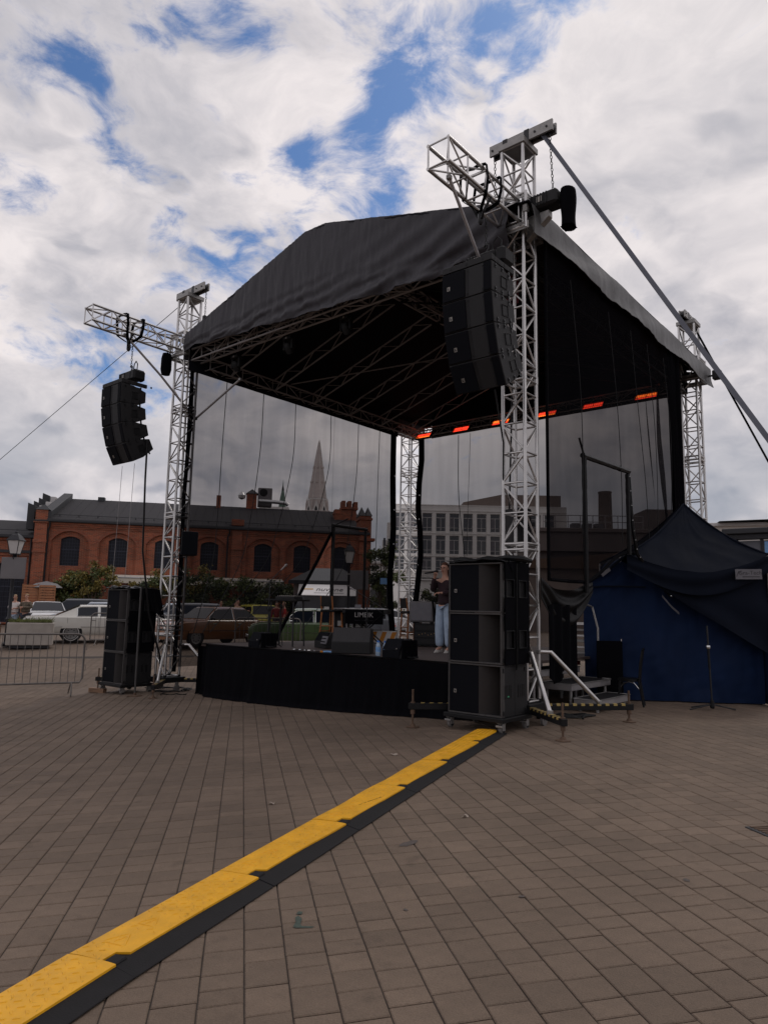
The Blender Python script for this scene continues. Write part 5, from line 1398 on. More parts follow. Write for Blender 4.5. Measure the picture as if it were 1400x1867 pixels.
# hem cable running from the frame down over the tent
t = sthing('eyelet_hem', 'black hem with silver eyelets running down from the frame across the tent', 'hem', 0, 0, 0)
PT = [(.42, 3.40, 4.2), (.44, 3.45, 3.3), (.46, 3.6, 2.75), (.62, 4.05, 2.35), (.86, 4.18, 1.98)]
MB().path(PT, .035, 6).build('hem_cloth', MT['vinyl'], t, smooth=True)
for i in range(14):
    s = i / 13 * 3.99; k = min(int(s), 3); a = Vector(PT[k]).lerp(Vector(PT[k + 1]), s - k)
    MB().lathe([(.004, 0), (.013, .002), (.013, .006), (.004, .008)], (a.x + .02, a.y - .032, a.z), 8, 'Y').build('eyelet', MT['chrome'], t)

# ================================================================== RIGHT SIDE: tent, stairs, drape, chair
def make_tent():
    A = Vector((4.62, 13.30, 0)); B = Vector((7.16, 13.00, 0))       # front corners
    u = (B - A).normalized(); n = Vector((-u.y, u.x, 0)); wd = (B - A).length; dp = 2.7; he = 2.76; hp = 3.92
    t = thing('pop_up_tent', 'dark navy pop-up tent with bright blue wall cloth right of the stage', 'tent', (A.x, A.y, 0), math.atan2(u.y, u.x))
    C0 = [Vector((0, 0, he)), Vector((wd, 0, he)), Vector((wd, dp, he)), Vector((0, dp, he))]; P = Vector((wd / 2 + .2, dp / 2, hp))
    for i in range(4):
        a, b = C0[i], C0[(i + 1) % 4]
        def f(s, v, a=a, b=b):
            q = a.lerp(b, s); sag = -.34 * math.sin(math.pi * s) * (1 - v) ** 1.5 if i == 0 else -.12 * math.sin(math.pi * s) * (1 - v) ** 1.5
            z = q.lerp(P, v); z = Vector((z.x, z.y, z.z + sag - .13 * math.sin(math.pi * v) + .02 * mnoise.noise(Vector((z.x * 2.5, z.y * 2.5, z.z * 2))) + .03 * (.5 - abs(mnoise.noise(Vector((s * 5 + v * 2.5, v * 2 - s, i)))))))
            if i == 0: z.y -= .16 * math.sin(math.pi * s) * (1 - v)
            return z
        MB().grid(f, 50, 34, (0, 0, -.01)).build('canopy_panel', MT['navy'], t, smooth=True)
    for i in range(4):
        m = MB(); q = [C0[i].lerp(P, k / 10) + Vector((0, 0, -.13 * math.sin(math.pi * k / 10) + .012)) for k in range(11)]; m.path(q, .022, 6); m.build('hip_seam', MT['navy'], t, smooth=True)
    # front valance sagging between the corners, its lower part in shadow
    def val(s, v):
        sag = -.34 * math.sin(math.pi * s)
        x = wd * s; drop = .30 + .12 * math.sin(math.pi * s)
        return (x, -.16 * math.sin(math.pi * s) - .02 + .02 * math.sin(v * 9 + s * 4) + .10 * v * math.sin(math.pi * s), he + sag - drop * v)
    MB().grid(val, 40, 10, (0, .01, 0)).build('front_valance', MT['navy'], t, smooth=True)
    # dark side cloth gathered diagonally across the front opening
    def dia(s, v):
        x = .02 + (wd - .06) * s; zt = he - .35 * math.sin(math.pi * s) - .18; zb = (he - .2) - 1.62 * s ** .92
        zb = min(zb, zt - .02)
        return (x, .05 + .035 * mnoise.noise(Vector((x * 2, v * 2, 5))) + .03 * math.sin(v * 10 - s * 7) * s, zt + (zb - zt) * v)
    MB().grid(dia, 44, 16, (0, .012, 0)).build('gathered_cloth', MT['navy'], t, smooth=True)
    # blue wall
    def wall(s, v):
        x = -.72 + (wd + .68) * s
        zt = he - .10 - .52 * max(0, -x / .72) if x < 0 else he - .12 - .25 * math.sin(math.pi * x / wd)
        zb = .02
        y = .36 + .09 * mnoise.noise(Vector((x * 1.6, v * 2.2, 3))) + .035 * (.5 - abs(mnoise.noise(Vector((x * 3.5 + v * 2, v * 3 - x, 13))))) + .03 * (.5 - abs(mnoise.noise(Vector((x * 1.2 - v * 4, v * 7 + x * 2, 31))))) + .05 * math.sin(x * 5 + v * 3) * v + .10 * mnoise.noise(Vector((x * 5, v * 6, 9))) * max(0, v - .6) + (.3 * max(0, -x))
        return (x, y, zt + (zb - zt) * v)
    MB().grid(wall, 110, 70, (0, .01, 0)).build('blue_wall', MT['blue'], t, smooth=True)
    MB().path([(-.72, .5, 2.13), (-.36, .42, 2.16), (0, .30, 2.16), (.4, .28, 2.15)], .018, 5).build('wall_seam', MT['navy'], t, smooth=True)
    MB().path([(-.72, .52, 2.18), (-.3, .40, 2.45), (0.0, .28, 2.72)], .03, 6).build('wall_hem', MT['navy'], t, smooth=True)
    lb = MB(); lb.add([(-.42, .36, 2.40), (-.26, .33, 2.52), (-.23, .33, 2.46), (-.38, .36, 2.34)], [(0, 1, 2, 3)]); lb.build('care_label', MT['label'], t)
    for (x, y) in ((.02, .62), (wd - .02, .02), (wd, dp), (0, dp)):
        MB().tube((x, y, 0), (x, y, he), .022, 8).build('pole', MT['dalu'], t, smooth=True)
        MB().box(x - .06, x + .06, y - .06, y + .06, 0, .012).build('foot', MT['black'], t)
    for (a, b) in (((wd, 0), (wd, dp)), ((wd, dp), (0, dp)), ((0, dp), (0, .6))):
        MB().grid(lambda s, v: (a[0] + (b[0] - a[0]) * s + .03 * mnoise.noise(Vector((s * 5, v * 4, a[0]))), a[1] + (b[1] - a[1]) * s, he - .05 - (he - .07) * v), 20, 10).build('side_wall', MT['blue'], t, smooth=True)
    s = MB(); s.box(0, .46, -.006, 0, 0, .185); so = s.build('maker_label', MT['label'], t); so.location = (wd - .68, -.20, 2.30); so.rotation_euler = (0, R(-1), 0)
    text('Gra-Tech', .105, so, 'lettering', MT['textd'], (.255, -.008, .115), ext=.001)
    MB().box(.12, .42, -.0075, -.0055, .035, .055).build('fine_print', MT['textd'], so)
    m = MB(); m.path([(.02, -.009, .05), (.06, -.009, .15), (.08, -.009, .12), (.10, -.009, .16)], .006, 4); m.build('logo_mark', MT['textd'], so)
    # tape on the gathered hem
    m = MB(); m.strap([(.62, -.02, 1.98), (.78, -.02, 1.78), (.92, .0, 1.66)], (.0, 0, .022), .001); m.build('pale_tape', MT['label'], t)
make_tent()
# black cloth swag hung from the mast to the frame
MT['swag'] = pm('swag_cloth', (.0045, .0045, .005), .5, 0, .2, 6, .25, 18, spec=.2)
t = sthing('black_swag', 'shiny black cloth swag tied between the tall mast and the frame', 'cloth', 0, 0, 0)
def swag(u, v):
    y = .06 + 1.62 * u; x = .30 + .10 * u - .08 * math.sin(math.pi * u)
    zt = 2.14 - .16 * math.sin(math.pi * u); d = .62 * (math.sin(math.pi * min(u * .8 + .14, 1))) ** .8
    e = math.sin(math.pi * min(max(u, .0), 1)) ** .5
    return (x + e * (.035 * math.sin(v * 15 - u * 8) + .02 * math.sin(u * 12)), y + .02 * e * math.sin(v * 9), zt - d * v)
MB().grid(swag, 50, 30, (.012, 0, 0)).build('swag_cloth', MT['swag'], t, smooth=True)
def drp(u, v): return (.30 + .03 * math.sin(u * 20), .30 + .9 * u, 1.75 - (1.1 + .1 * math.sin(u * 7)) * v)
MB().grid(drp, 30, 10, (.01, 0, 0)).build('hanging_cloth', MT['cloth'], t, smooth=True)
# modular stairs
def step(label, x0, x1, y0, y1, z):
    cx, cy = (x0 + x1) / 2, (y0 + y1) / 2; g0 = gs(cx, cy)
    t = sthing('stair_module', label, 'stair platform', cx, cy, g0, 0, 'stepped platforms up to the stage'); a, b = (x1 - x0) / 2, (y1 - y0) / 2; zz = z - g0
    MB().box(-a, a, -b, b, zz - .11, zz - .015).build('alu_frame', MT['dalu'], t, bevel=.006)
    MB().box(-a + .03, a - .03, -b + .03, b - .03, zz - .014, zz).build('top_board', MT['rub'], t)
    MB().path([(-a, -b, zz - .004), (a, -b, zz - .004), (a, b, zz - .004), (-a, b, zz - .004), (-a, -b, zz - .004)], .012, 5).build('edge_strip', MT['galv'], t)
    for sx in (-1, 1):
        for sy in (-1, 1): MB().tube((sx * (a - .07), sy * (b - .1), 0), (sx * (a - .07), sy * (b - .1), zz - .11), .028, 9).build('leg', MT['galv'], t, smooth=True)
step('lowest stair platform, nearest the chair', -.02, .42, 1.80, 3.16, .21)
step('second stair platform, just above the lowest', -.62, -.04, 1.78, 3.42, .43)
step('third stair platform, beside the stage edge', -1.05, -.64, 1.78, 3.42, .62)
t = sthing('stair_handrail', 'grey tubular handrail post beside the stairs', 'handrail', -.30, 3.50)
MB().path([(0, 0, 0), (0, 0, 1.35), (-.1, 0, 1.75), (-.1, -.3, 1.8)], .02, 8).build('rail_tube', MT['galv'], t, smooth=True)
t = sthing('ladder_stack', 'stack of pale aluminium ladders and rails leaning behind the stairs', 'ladder stack', -.95, 4.1, None, R(10))
for i in range(7):
    MB().box(-.35, .35, -.02 + .03 * (i % 2), .02 + .03 * (i % 2), .70 + i * .115, .74 + i * .115 + .02 * (i % 3 == 0)).build('rung', MT['galv' if i % 2 else 'alu'], t, bevel=.004)
for sx in (-1, 1): MB().box(sx * .36 - .02, sx * .36 + .02, -.03, .03, 0, 1.65).build('side_rail', MT['dalu'], t)
MB().box(-.06, .02, -.06, -.03, .60, .68).build('red_tag', MT['red'], t)
t = sthing('black_board', 'plain black board standing on edge against the blue tent wall', 'board', -.10, 3.55, None, R(42))
MB().box(-.24, .24, -.03, .03, 0, 1.12).build('board_panel', MT['cloth'], t, bevel=.006)
MB().tube((.23, 0, 1.12), (.23, 0, 1.16), .012, 7).build('hook', MT['chrome'], t)
# bentwood chair
t = gthing('bentwood_chair', 'black bentwood chair standing sideways before the blue tent wall', 'chair', 4.50, 12.98, R(-24))
MB().lathe([(.19, .435), (.205, .445), (.205, .475), (.19, .485)], (0, 0, 0), 22).build('seat', MT['vinyl'], t, smooth=True)
for sx, sy in ((-1, -1), (-1, 1)): MB().tube((sx * .20, sy * .15, 0), (sx * .15, sy * .13, .44), .016, 8, .02).build('leg', MT['vinyl'], t, smooth=True)
for sy in (-1, 1): MB().path([(.24, sy * .14, 0), (.17, sy * .15, .44), (.20, sy * .16, .75), (.24, sy * .15, .98)], .018, 8).build('back_post', MT['vinyl'], t, smooth=True)
MB().path([(.24, -.15, .98), (.25, -.08, 1.01), (.25, .08, 1.01), (.24, .15, .98)], .018, 8).build('back_rail', MT['vinyl'], t, smooth=True)
for q in (-.05, .05): MB().path([(.18, q, .48), (.20, q * 1.4, .75), (.245, q, 1.0)], .010, 7).build('back_spindle', MT['vinyl'], t, smooth=True)
MB().path([(-.155, -.12, .32), (-.08, -.14, .41), (0, -.15, .43), (.09, -.15, .41), (.175, -.14, .30)], .009, 7).build('brace_hoop', MT['chrome'], t, smooth=True)
MB().path([(-.155, .12, .32), (0, .15, .43), (.175, .14, .30)], .010, 7).build('brace_hoop', MT['vinyl'], t, smooth=True)
# drape stand in front of the tent
t = gthing('drape_stand', 'thin black straight stand on a splayed foot before the blue tent', 'stand', 5.78, 12.55, 0)
MB().tube((0, 0, .04), (-.035, 0, 1.45), .016, 8).build('pole', MT['blackm'], t, smooth=True)
MB().tube((-.02, 0, .7), (-.03, 0, 1.10), .022, 8).build('sleeve', MT['black'], t)
MB().lathe([(.03, -.03), (.035, 0), (.03, .03)], (-.028, 0, 1.08), 10).build('clutch', MT['chrome'], t)
for a in (.1, 2.2, 3.3): MB().tube((0, 0, .10), (.42 * math.cos(a), .42 * math.sin(a) * .8, .012), .012, 7).build('leg', MT['blackm'], t)
MB().lathe([(.03, 0), (.04, .03), (.03, .14)], (0, 0, .03), 10).build('hub', MT['black'], t)
# loose cables at the mast feet
def floor_cable(label, pts, r=.012):
    t = thing('floor_cable', label, 'cable', (0, 0, 0), 0, 'black cables lying at the mast feet')
    m = MB(); q = []
    for i in range(len(pts) - 1):
        for k in range(6):
            s = k / 6; x = pts[i][0] * (1 - s) + pts[i + 1][0] * s; y = pts[i][1] * (1 - s) + pts[i + 1][1] * s
            p = W(x, y); q.append((p.x, p.y, gz(p.x, p.y) + .014 + .01 * math.sin(k + i)))
    m.path(q, r, 5); m.build('cable', MT['black'], t, smooth=True)
floor_cable('coil of black cable under the left mast base', [(-9.2 + .45 * math.cos(k * .9) * (1 + .05 * k), .1 + .40 * math.sin(k * .9)) for k in range(14)], .016)
floor_cable('black cable running from the left mast to the stage skirt', [(-8.8, -.3), (-8.5, -.6), (-8.2, -.4), (-7.9, -.3)])
floor_cable('black cable heap behind the right subwoofer stack', [(.2 + .3 * math.cos(k * 1.1), 1.0 + .5 * math.sin(k * 1.3)) for k in range(12)], .016)
t = sthing('mast_cable', 'thick black cable bundle tied up the inside of the left mast', 'cable', 0, 0, 0)
MB().path([(-9.10, .1, .1), (-9.08, .12, 2.2), (-9.12, .1, 4.2), (-9.06, .12, 6.2), (-9.1, .1, 7.6)], .05, 7).build('cable', MT['cloth'], t, smooth=True)
t = sthing('array_cable', 'thin cable from the left speaker array down to the ground stack', 'cable', 0, 0, 0)
MB().path([(-8.72, -1.2, 5.3), (-8.70, -1.2, 4.4), (-8.85, -1.05, 2.8), (-9.0, -.7, 1.4), (-9.1, -.3, .5), (-9.1, -.2, -.2)], .022, 6).build('cable', MT['black'], t, smooth=True)
t = sthing('tether_line', 'pair of fine pale lines hanging under the left speaker array', 'line', 0, 0, 0)
for dx in (0, .52): MB().tube((-9.45 + dx, -1.35, 4.75), (-9.6 + dx, -1.3, 2.2), .005, 4).build('line', MT['dalu'], t)
t = sthing('array_cable', 'thin cable falling from the right speaker array behind the mast', 'cable', 0, 0, 0)
MB().path([(-.15, -.5, 5.0), (-.12, -.3, 4.2), (-.25, -.1, 3.0), (-.25, 0, 2.2)], .014, 6).build('cable', MT['black'], t, smooth=True)
t = sthing('timber_block', 'low stack of timber packing under the left outrigger foot', 'timber', -10.35, -1.05, None, .3)
for i in range(3): MB().box(-.22, .22, -.06, .06, .002 + i * .035, .034 + i * .035).build('plank', MT['timber'], t, bevel=.003)

# ================================================================== PEOPLE
def skin(name, V, E, root, mat, parent, sub=2):
    bm = bmesh.new(); lay = bm.verts.layers.skin.verify(); keys = list(V); vs = {}
    for k in keys:
        p, r = V[k]; v = bm.verts.new(p); r = r if isinstance(r, tuple) else (r, r); v[lay].radius = r; v[lay].use_root = (k == root); vs[k] = v
    for a, b in E: bm.edges.new((vs[a], vs[b]))
    me = bpy.data.meshes.new(name); bm.to_mesh(me); bm.free(); me.materials.append(mat)
    o = bpy.data.objects.new(name, me); COL.objects.link(o); o.parent = parent
    s = o.modifiers.new('skin', 'SKIN'); s.use_smooth_shade = True; s.branch_smoothing = .6
    b = o.modifiers.new('subsurf', 'SUBSURF'); b.levels = sub; b.render_levels = sub
    return o
def person(label, loc, rz, h=1.72, top='white', legs='jeans', hair='hairg', shoes='black', la=None, ra=None, longhair=False, stout=1.0, detail=False, fist=None):
    t = thing('person', label, 'person', loc, rz); k = h / 1.75
    def S(p): return tuple(Vector(p) * k)
    la = la or [(.235, .02, 1.16), (.24, -.06, .92)]; ra = ra or [(-.235, .02, 1.16), (-.24, -.06, .92)]
    b = stout
    V = {'pel': ((0, 0, .96), (.13, .10)), 'sp': ((0, .01, 1.15), (.115, .09)), 'ch': ((0, .02, 1.34), (.14, .10)), 'nk0': ((0, .02, 1.46), .07), 'nk': ((0, .0, 1.54), .050),
         'hd0': ((0, -.02, 1.60), (.064, .074)), 'hd1': ((0, -.012, 1.67), (.074, .090)), 'hd2': ((0, .0, 1.725), (.050, .06)),
         'sl': ((.165, .02, 1.41), .056), 'sr': ((-.165, .02, 1.41), .056), 'el': (la[0], .042), 'wl': (la[1], .028), 'er': (ra[0], .042), 'wr': (ra[1], .028),
         'hl': ((.09, .0, .90), .085), 'hr': ((-.09, 0, .90), .085), 'kl': ((.10, -.015, .50), .058), 'kr': ((-.10, -.015, .50), .058), 'al': ((.105, .02, .09), .04), 'ar': ((-.105, .02, .09), .04), 'tl': ((.115, -.12, .045), .035), 'tr': ((-.115, -.12, .045), .035)}
    dl = (Vector(la[1]) - Vector(la[0])).normalized(); dr = (Vector(ra[1]) - Vector(ra[0])).normalized()
    V['pl'] = (tuple(Vector(la[1]) + dl * .075), (.036, .020)); V['pr'] = (tuple(Vector(ra[1]) + dr * .075), (.036, .020))
    E = [('pel', 'sp'), ('sp', 'ch'), ('ch', 'nk0'), ('nk0', 'nk'), ('nk', 'hd0'), ('hd0', 'hd1'), ('hd1', 'hd2'), ('ch', 'sl'), ('ch', 'sr'), ('sl', 'el'), ('el', 'wl'), ('sr', 'er'), ('er', 'wr'), ('wl', 'pl'), ('wr', 'pr'),
         ('pel', 'hl'), ('pel', 'hr'), ('hl', 'kl'), ('hr', 'kr'), ('kl', 'al'), ('kr', 'ar'), ('al', 'tl'), ('ar', 'tr')]
    # fingers: four unequal chains and a thumb on each hand, bent at the knuckle
    for sd, d, w, sg in (('l', dl, Vector(la[1]), 1), ('r', dr, Vector(ra[1]), -1)):
        side = d.cross(Vector((0, 0, 1)))
        side = side.normalized() if side.length > .2 else Vector((1, 0, 0)); pal = side.cross(d).normalized()
        if detail:
            base = w + d * .085
            for i, ln in enumerate((.062, .072, .066, .050)):
                q = base + side * (-.026 + .0175 * i)
                c1, c2 = (.55, .85) if not (fist == sd) else (.9, 1.7)
                a = q + d * .004; b2 = a + (d * math.cos(c1) - pal * math.sin(c1)) * ln * .55; c = b2 + (d * math.cos(c1 + c2) - pal * math.sin(c1 + c2)) * ln * .5
                V[f'f{sd}{i}a'] = (tuple(a), .0095); V[f'f{sd}{i}b'] = (tuple(b2), .0088); V[f'f{sd}{i}c'] = (tuple(c), .0075)
                E += [(f'p{sd}', f'f{sd}{i}a'), (f'f{sd}{i}a', f'f{sd}{i}b'), (f'f{sd}{i}b', f'f{sd}{i}c')]
            th = w + d * .03 + side * -.03; V[f't{sd}a'] = (tuple(th), .012); V[f't{sd}b'] = (tuple(th + d * .035 - side * .018 - pal * .02), .009)
            E += [(f'w{sd}', f't{sd}a'), (f't{sd}a', f't{sd}b')]
    V = {q: (S(p), tuple(np_ * k for np_ in r) if isinstance(r, tuple) else r * k) for q, (p, r) in V.items()}
    skin('body', V, E, 'pel', MT['skin'], t, 2)
    # jumper or shirt
    T = {'w': ((0, 0, .90 if detail else .95), (.150 * b, .120 * b)), 'w2': ((0, 0, 1.0), (.150 * b, .120 * b)), 'sp': ((0, .0 - .02 * (b - 1), 1.14), (.145 * b, .115 * b)), 'ch': ((0, .02, 1.33), (.165 * b, .125)), 'nk': ((0, .02, 1.445), (.095, .08)),
         'sl': ((.175, .02, 1.395), .075), 'sr': ((-.175, .02, 1.395), .075), 'el': (la[0], .062), 'er': (ra[0], .062)}
    tw = .93 if detail or top in ('camo', 'dred') else .25
    T['wl'] = (tuple(Vector(la[0]).lerp(Vector(la[1]), tw)), .047); T['wr'] = (tuple(Vector(ra[0]).lerp(Vector(ra[1]), tw)), .047)
    T = {q: (S(p), tuple(x * k for x in r) if isinstance(r, tuple) else r * k) for q, (p, r) in T.items()}
    skin('jumper' if detail else 'shirt', T, [('w', 'w2'), ('w2', 'sp'), ('sp', 'ch'), ('ch', 'nk'), ('ch', 'sl'), ('ch', 'sr'), ('sl', 'el'), ('sr', 'er'), ('el', 'wl'), ('er', 'wr')], 'w', MT[top], t, 2)
    wide = 1.28 if detail else 1.0
    J = {'w': ((0, 0, 1.0), (.145 * b, .11 * b)), 'hl': ((.085, 0, .88), .105 * b), 'hr': ((-.085, 0, .88), .105 * b), 'kl': ((.105, -.01, .50), .078 * wide), 'kr': ((-.105, -.01, .50), .078 * wide), 'al': ((.11, .01, .10), .068 * wide), 'ar': ((-.11, .01, .10), .068 * wide)}
    J = {q: (S(p), tuple(x * k for x in r) if isinstance(r, tuple) else r * k) for q, (p, r) in J.items()}
    skin('trousers', J, [('w', 'hl'), ('w', 'hr'), ('hl', 'kl'), ('hr', 'kr'), ('kl', 'al'), ('kr', 'ar')], 'w', MT[legs], t, 2)
    for s in (-1, 1):
        m = MB(Matrix.Scale(k, 4)); m.grid(lambda u, v: (s * .112 + .048 * math.cos(u * 2 * math.pi) * (1 - .5 * v), -.045 + .135 * math.sin(u * 2 * math.pi) * (1 - .45 * v) + .05 * v, .004 + .095 * v ** .8), 16, 5)
        m.build('shoe', MT[shoes], t, smooth=True)
    # hair cap
    hm = MB(Matrix.Scale(k, 4))
    def hf(u, v):
        a = u * 2 * math.pi; ph = v * (1.55 if not longhair else 1.75)
        back = max(0, math.sin(a))
        ph *= .62 + .42 * back if not longhair else .60 + .55 * back
        return (.083 * math.sin(ph) * math.cos(a) * 1.04, -.004 + .100 * math.sin(ph) * math.sin(a) + .008, 1.672 + .098 * math.cos(ph))
    hm.grid(hf, 24, 10); hm.build('hair', MT[hair], t, smooth=True)
    if longhair:
        m = MB(Matrix.Scale(k, 4)); m.path([(0, .06, 1.70), (0, .105, 1.62), (0, .11, 1.50), (0, .10, 1.40)], [.055, .065, .055, .03], 9); m.build('hair', MT[hair], t, smooth=True)
    f = MB(Matrix.Scale(k, 4)); f.add([(0, -.112, 1.635), (-.014, -.092, 1.618), (.014, -.092, 1.618), (0, -.088, 1.668), (0, -.098, 1.612)], [(0, 1, 3), (0, 3, 2), (0, 4, 1), (0, 2, 4)]); f.build('nose', MT['skin'], t, smooth=True)
    e = MB(Matrix.Scale(k, 4))
    for s in (-1, 1): e.lathe([(.001, -.006), (.010, -.004), (.010, .004), (.001, .006)], (s * .030, -.086, 1.655), 8, 'Y')
    e.build('eye', MT['black'], t)
    m = MB(Matrix.Scale(k, 4)); m.cbox(0, -.088, 1.588, .040, .012, .010); m.build('mouth', MT['dred'], t)
    e = MB(Matrix.Scale(k, 4))
    for s in (-1, 1): e.lathe([(.004, -.01), (.022, -.004), (.022, .004), (.004, .01)], (s * .077, .005, 1.635), 8, 'X')
    e.build('ear', MT['skin'], t)
    return t
p = (1.235, 14.0)
sg = person('young woman singing into a microphone in a dark red jumper and pale blue jeans', (p[0], p[1], DZ + .004), R(-38), 1.76, 'sweater', 'jeans', 'hair', 'shoe',
            la=[(.245, .03, 1.17), (.03, -.19, 1.155)], ra=[(-.262, -.05, 1.19), (-.115, -.185, 1.475)], longhair=True, detail=True, fist='r')
m = MB(Matrix.Scale(1.76 / 1.75, 4))
for s in (-1, 1): m.path([(s * .032 + .024 * math.cos(a * math.pi / 5), -.102, 1.652 + .019 * math.sin(a * math.pi / 5)) for a in range(11)], .0028, 5)
m.path([(-.06, -.098, 1.656), (-.082, .0, 1.652)], .003, 4); m.path([(.06, -.098, 1.656), (.082, .0, 1.652)], .003, 4); m.build('glasses', MT['glasses'], sg)
v0 = Matrix.Rotation(R(-38), 3, 'Z')
t = thing('microphone', 'black handheld microphone at the mouth of the singing woman', 'microphone', tuple(Vector((p[0], p[1], DZ + .004)) + v0 @ Vector((-.125, -.255, 1.575))), R(-38))
MB().tube((-.16, -.03, -.03), (.04, .03, .0), .015, 9, .019).tube((.04, .03, 0), (.10, .05, .012), .029, 10, .026).build('microphone_body', MT['black'], t, smooth=True)

def gp(label, x, y, rz, **k): return person(label, (x, y, gz(x, y)), rz, **k)
gp('fair haired woman in a white patterned top standing behind the lamp post', -16.05, 31.0, R(15), h=1.70, top='white', legs='jeans', hair='hairb', longhair=True, stout=1.25, la=[(.22, -.05, 1.17), (.05, -.24, 1.15)], ra=[(-.22, -.05, 1.17), (-.05, -.24, 1.12)])
gp('balding man in a camouflage jacket with folded arms beside the white car', -15.55, 31.0, R(-10), h=1.74, top='camo', legs='dkjeans', hair='hairb', stout=1.5, la=[(.32, -.04, 1.17), (.02, -.30, 1.18)], ra=[(-.32, -.04, 1.17), (-.02, -.31, 1.14)])
gp('person with bare arms in dark clothes cut off at the picture edge', -16.95, 30.9, R(20), h=1.70, top='iron', legs='dkjeans', la=[(.24, -.03, 1.17), (.12, -.25, 1.12)], ra=[(-.24, -.03, 1.17), (-.10, -.25, 1.12)])
gp('man in a beige shirt pointing to the right beside the yellow hatchback', -6.85, 33.6, R(75), h=1.72, top='beige', legs='dkjeans', hair='hairg', stout=1.15, la=[(.22, -.20, 1.28), (.16, -.52, 1.22)], ra=[(-.24, .02, 1.15), (-.2, -.10, .95)])
gp('person in a maroon shirt with a white print standing near the green car', -5.20, 35.0, R(5), h=1.66, top='dred', legs='dkjeans', hair='hairg')
gp('person in a bright red shirt standing behind the mixer table', -4.78, 34.6, R(-70), h=1.66, top='red', legs='jeans', hair='hairb')
gp('bald person seen behind the roof of the brown car', -7.55, 33.2, R(0), h=1.62, top='white', legs='dkjeans', hair='hairb')
gp('person in a dark jacket bending near the beige shirted man', -7.15, 34.6, R(40), h=1.60, top='iron', legs='dkjeans', hair='hairb')

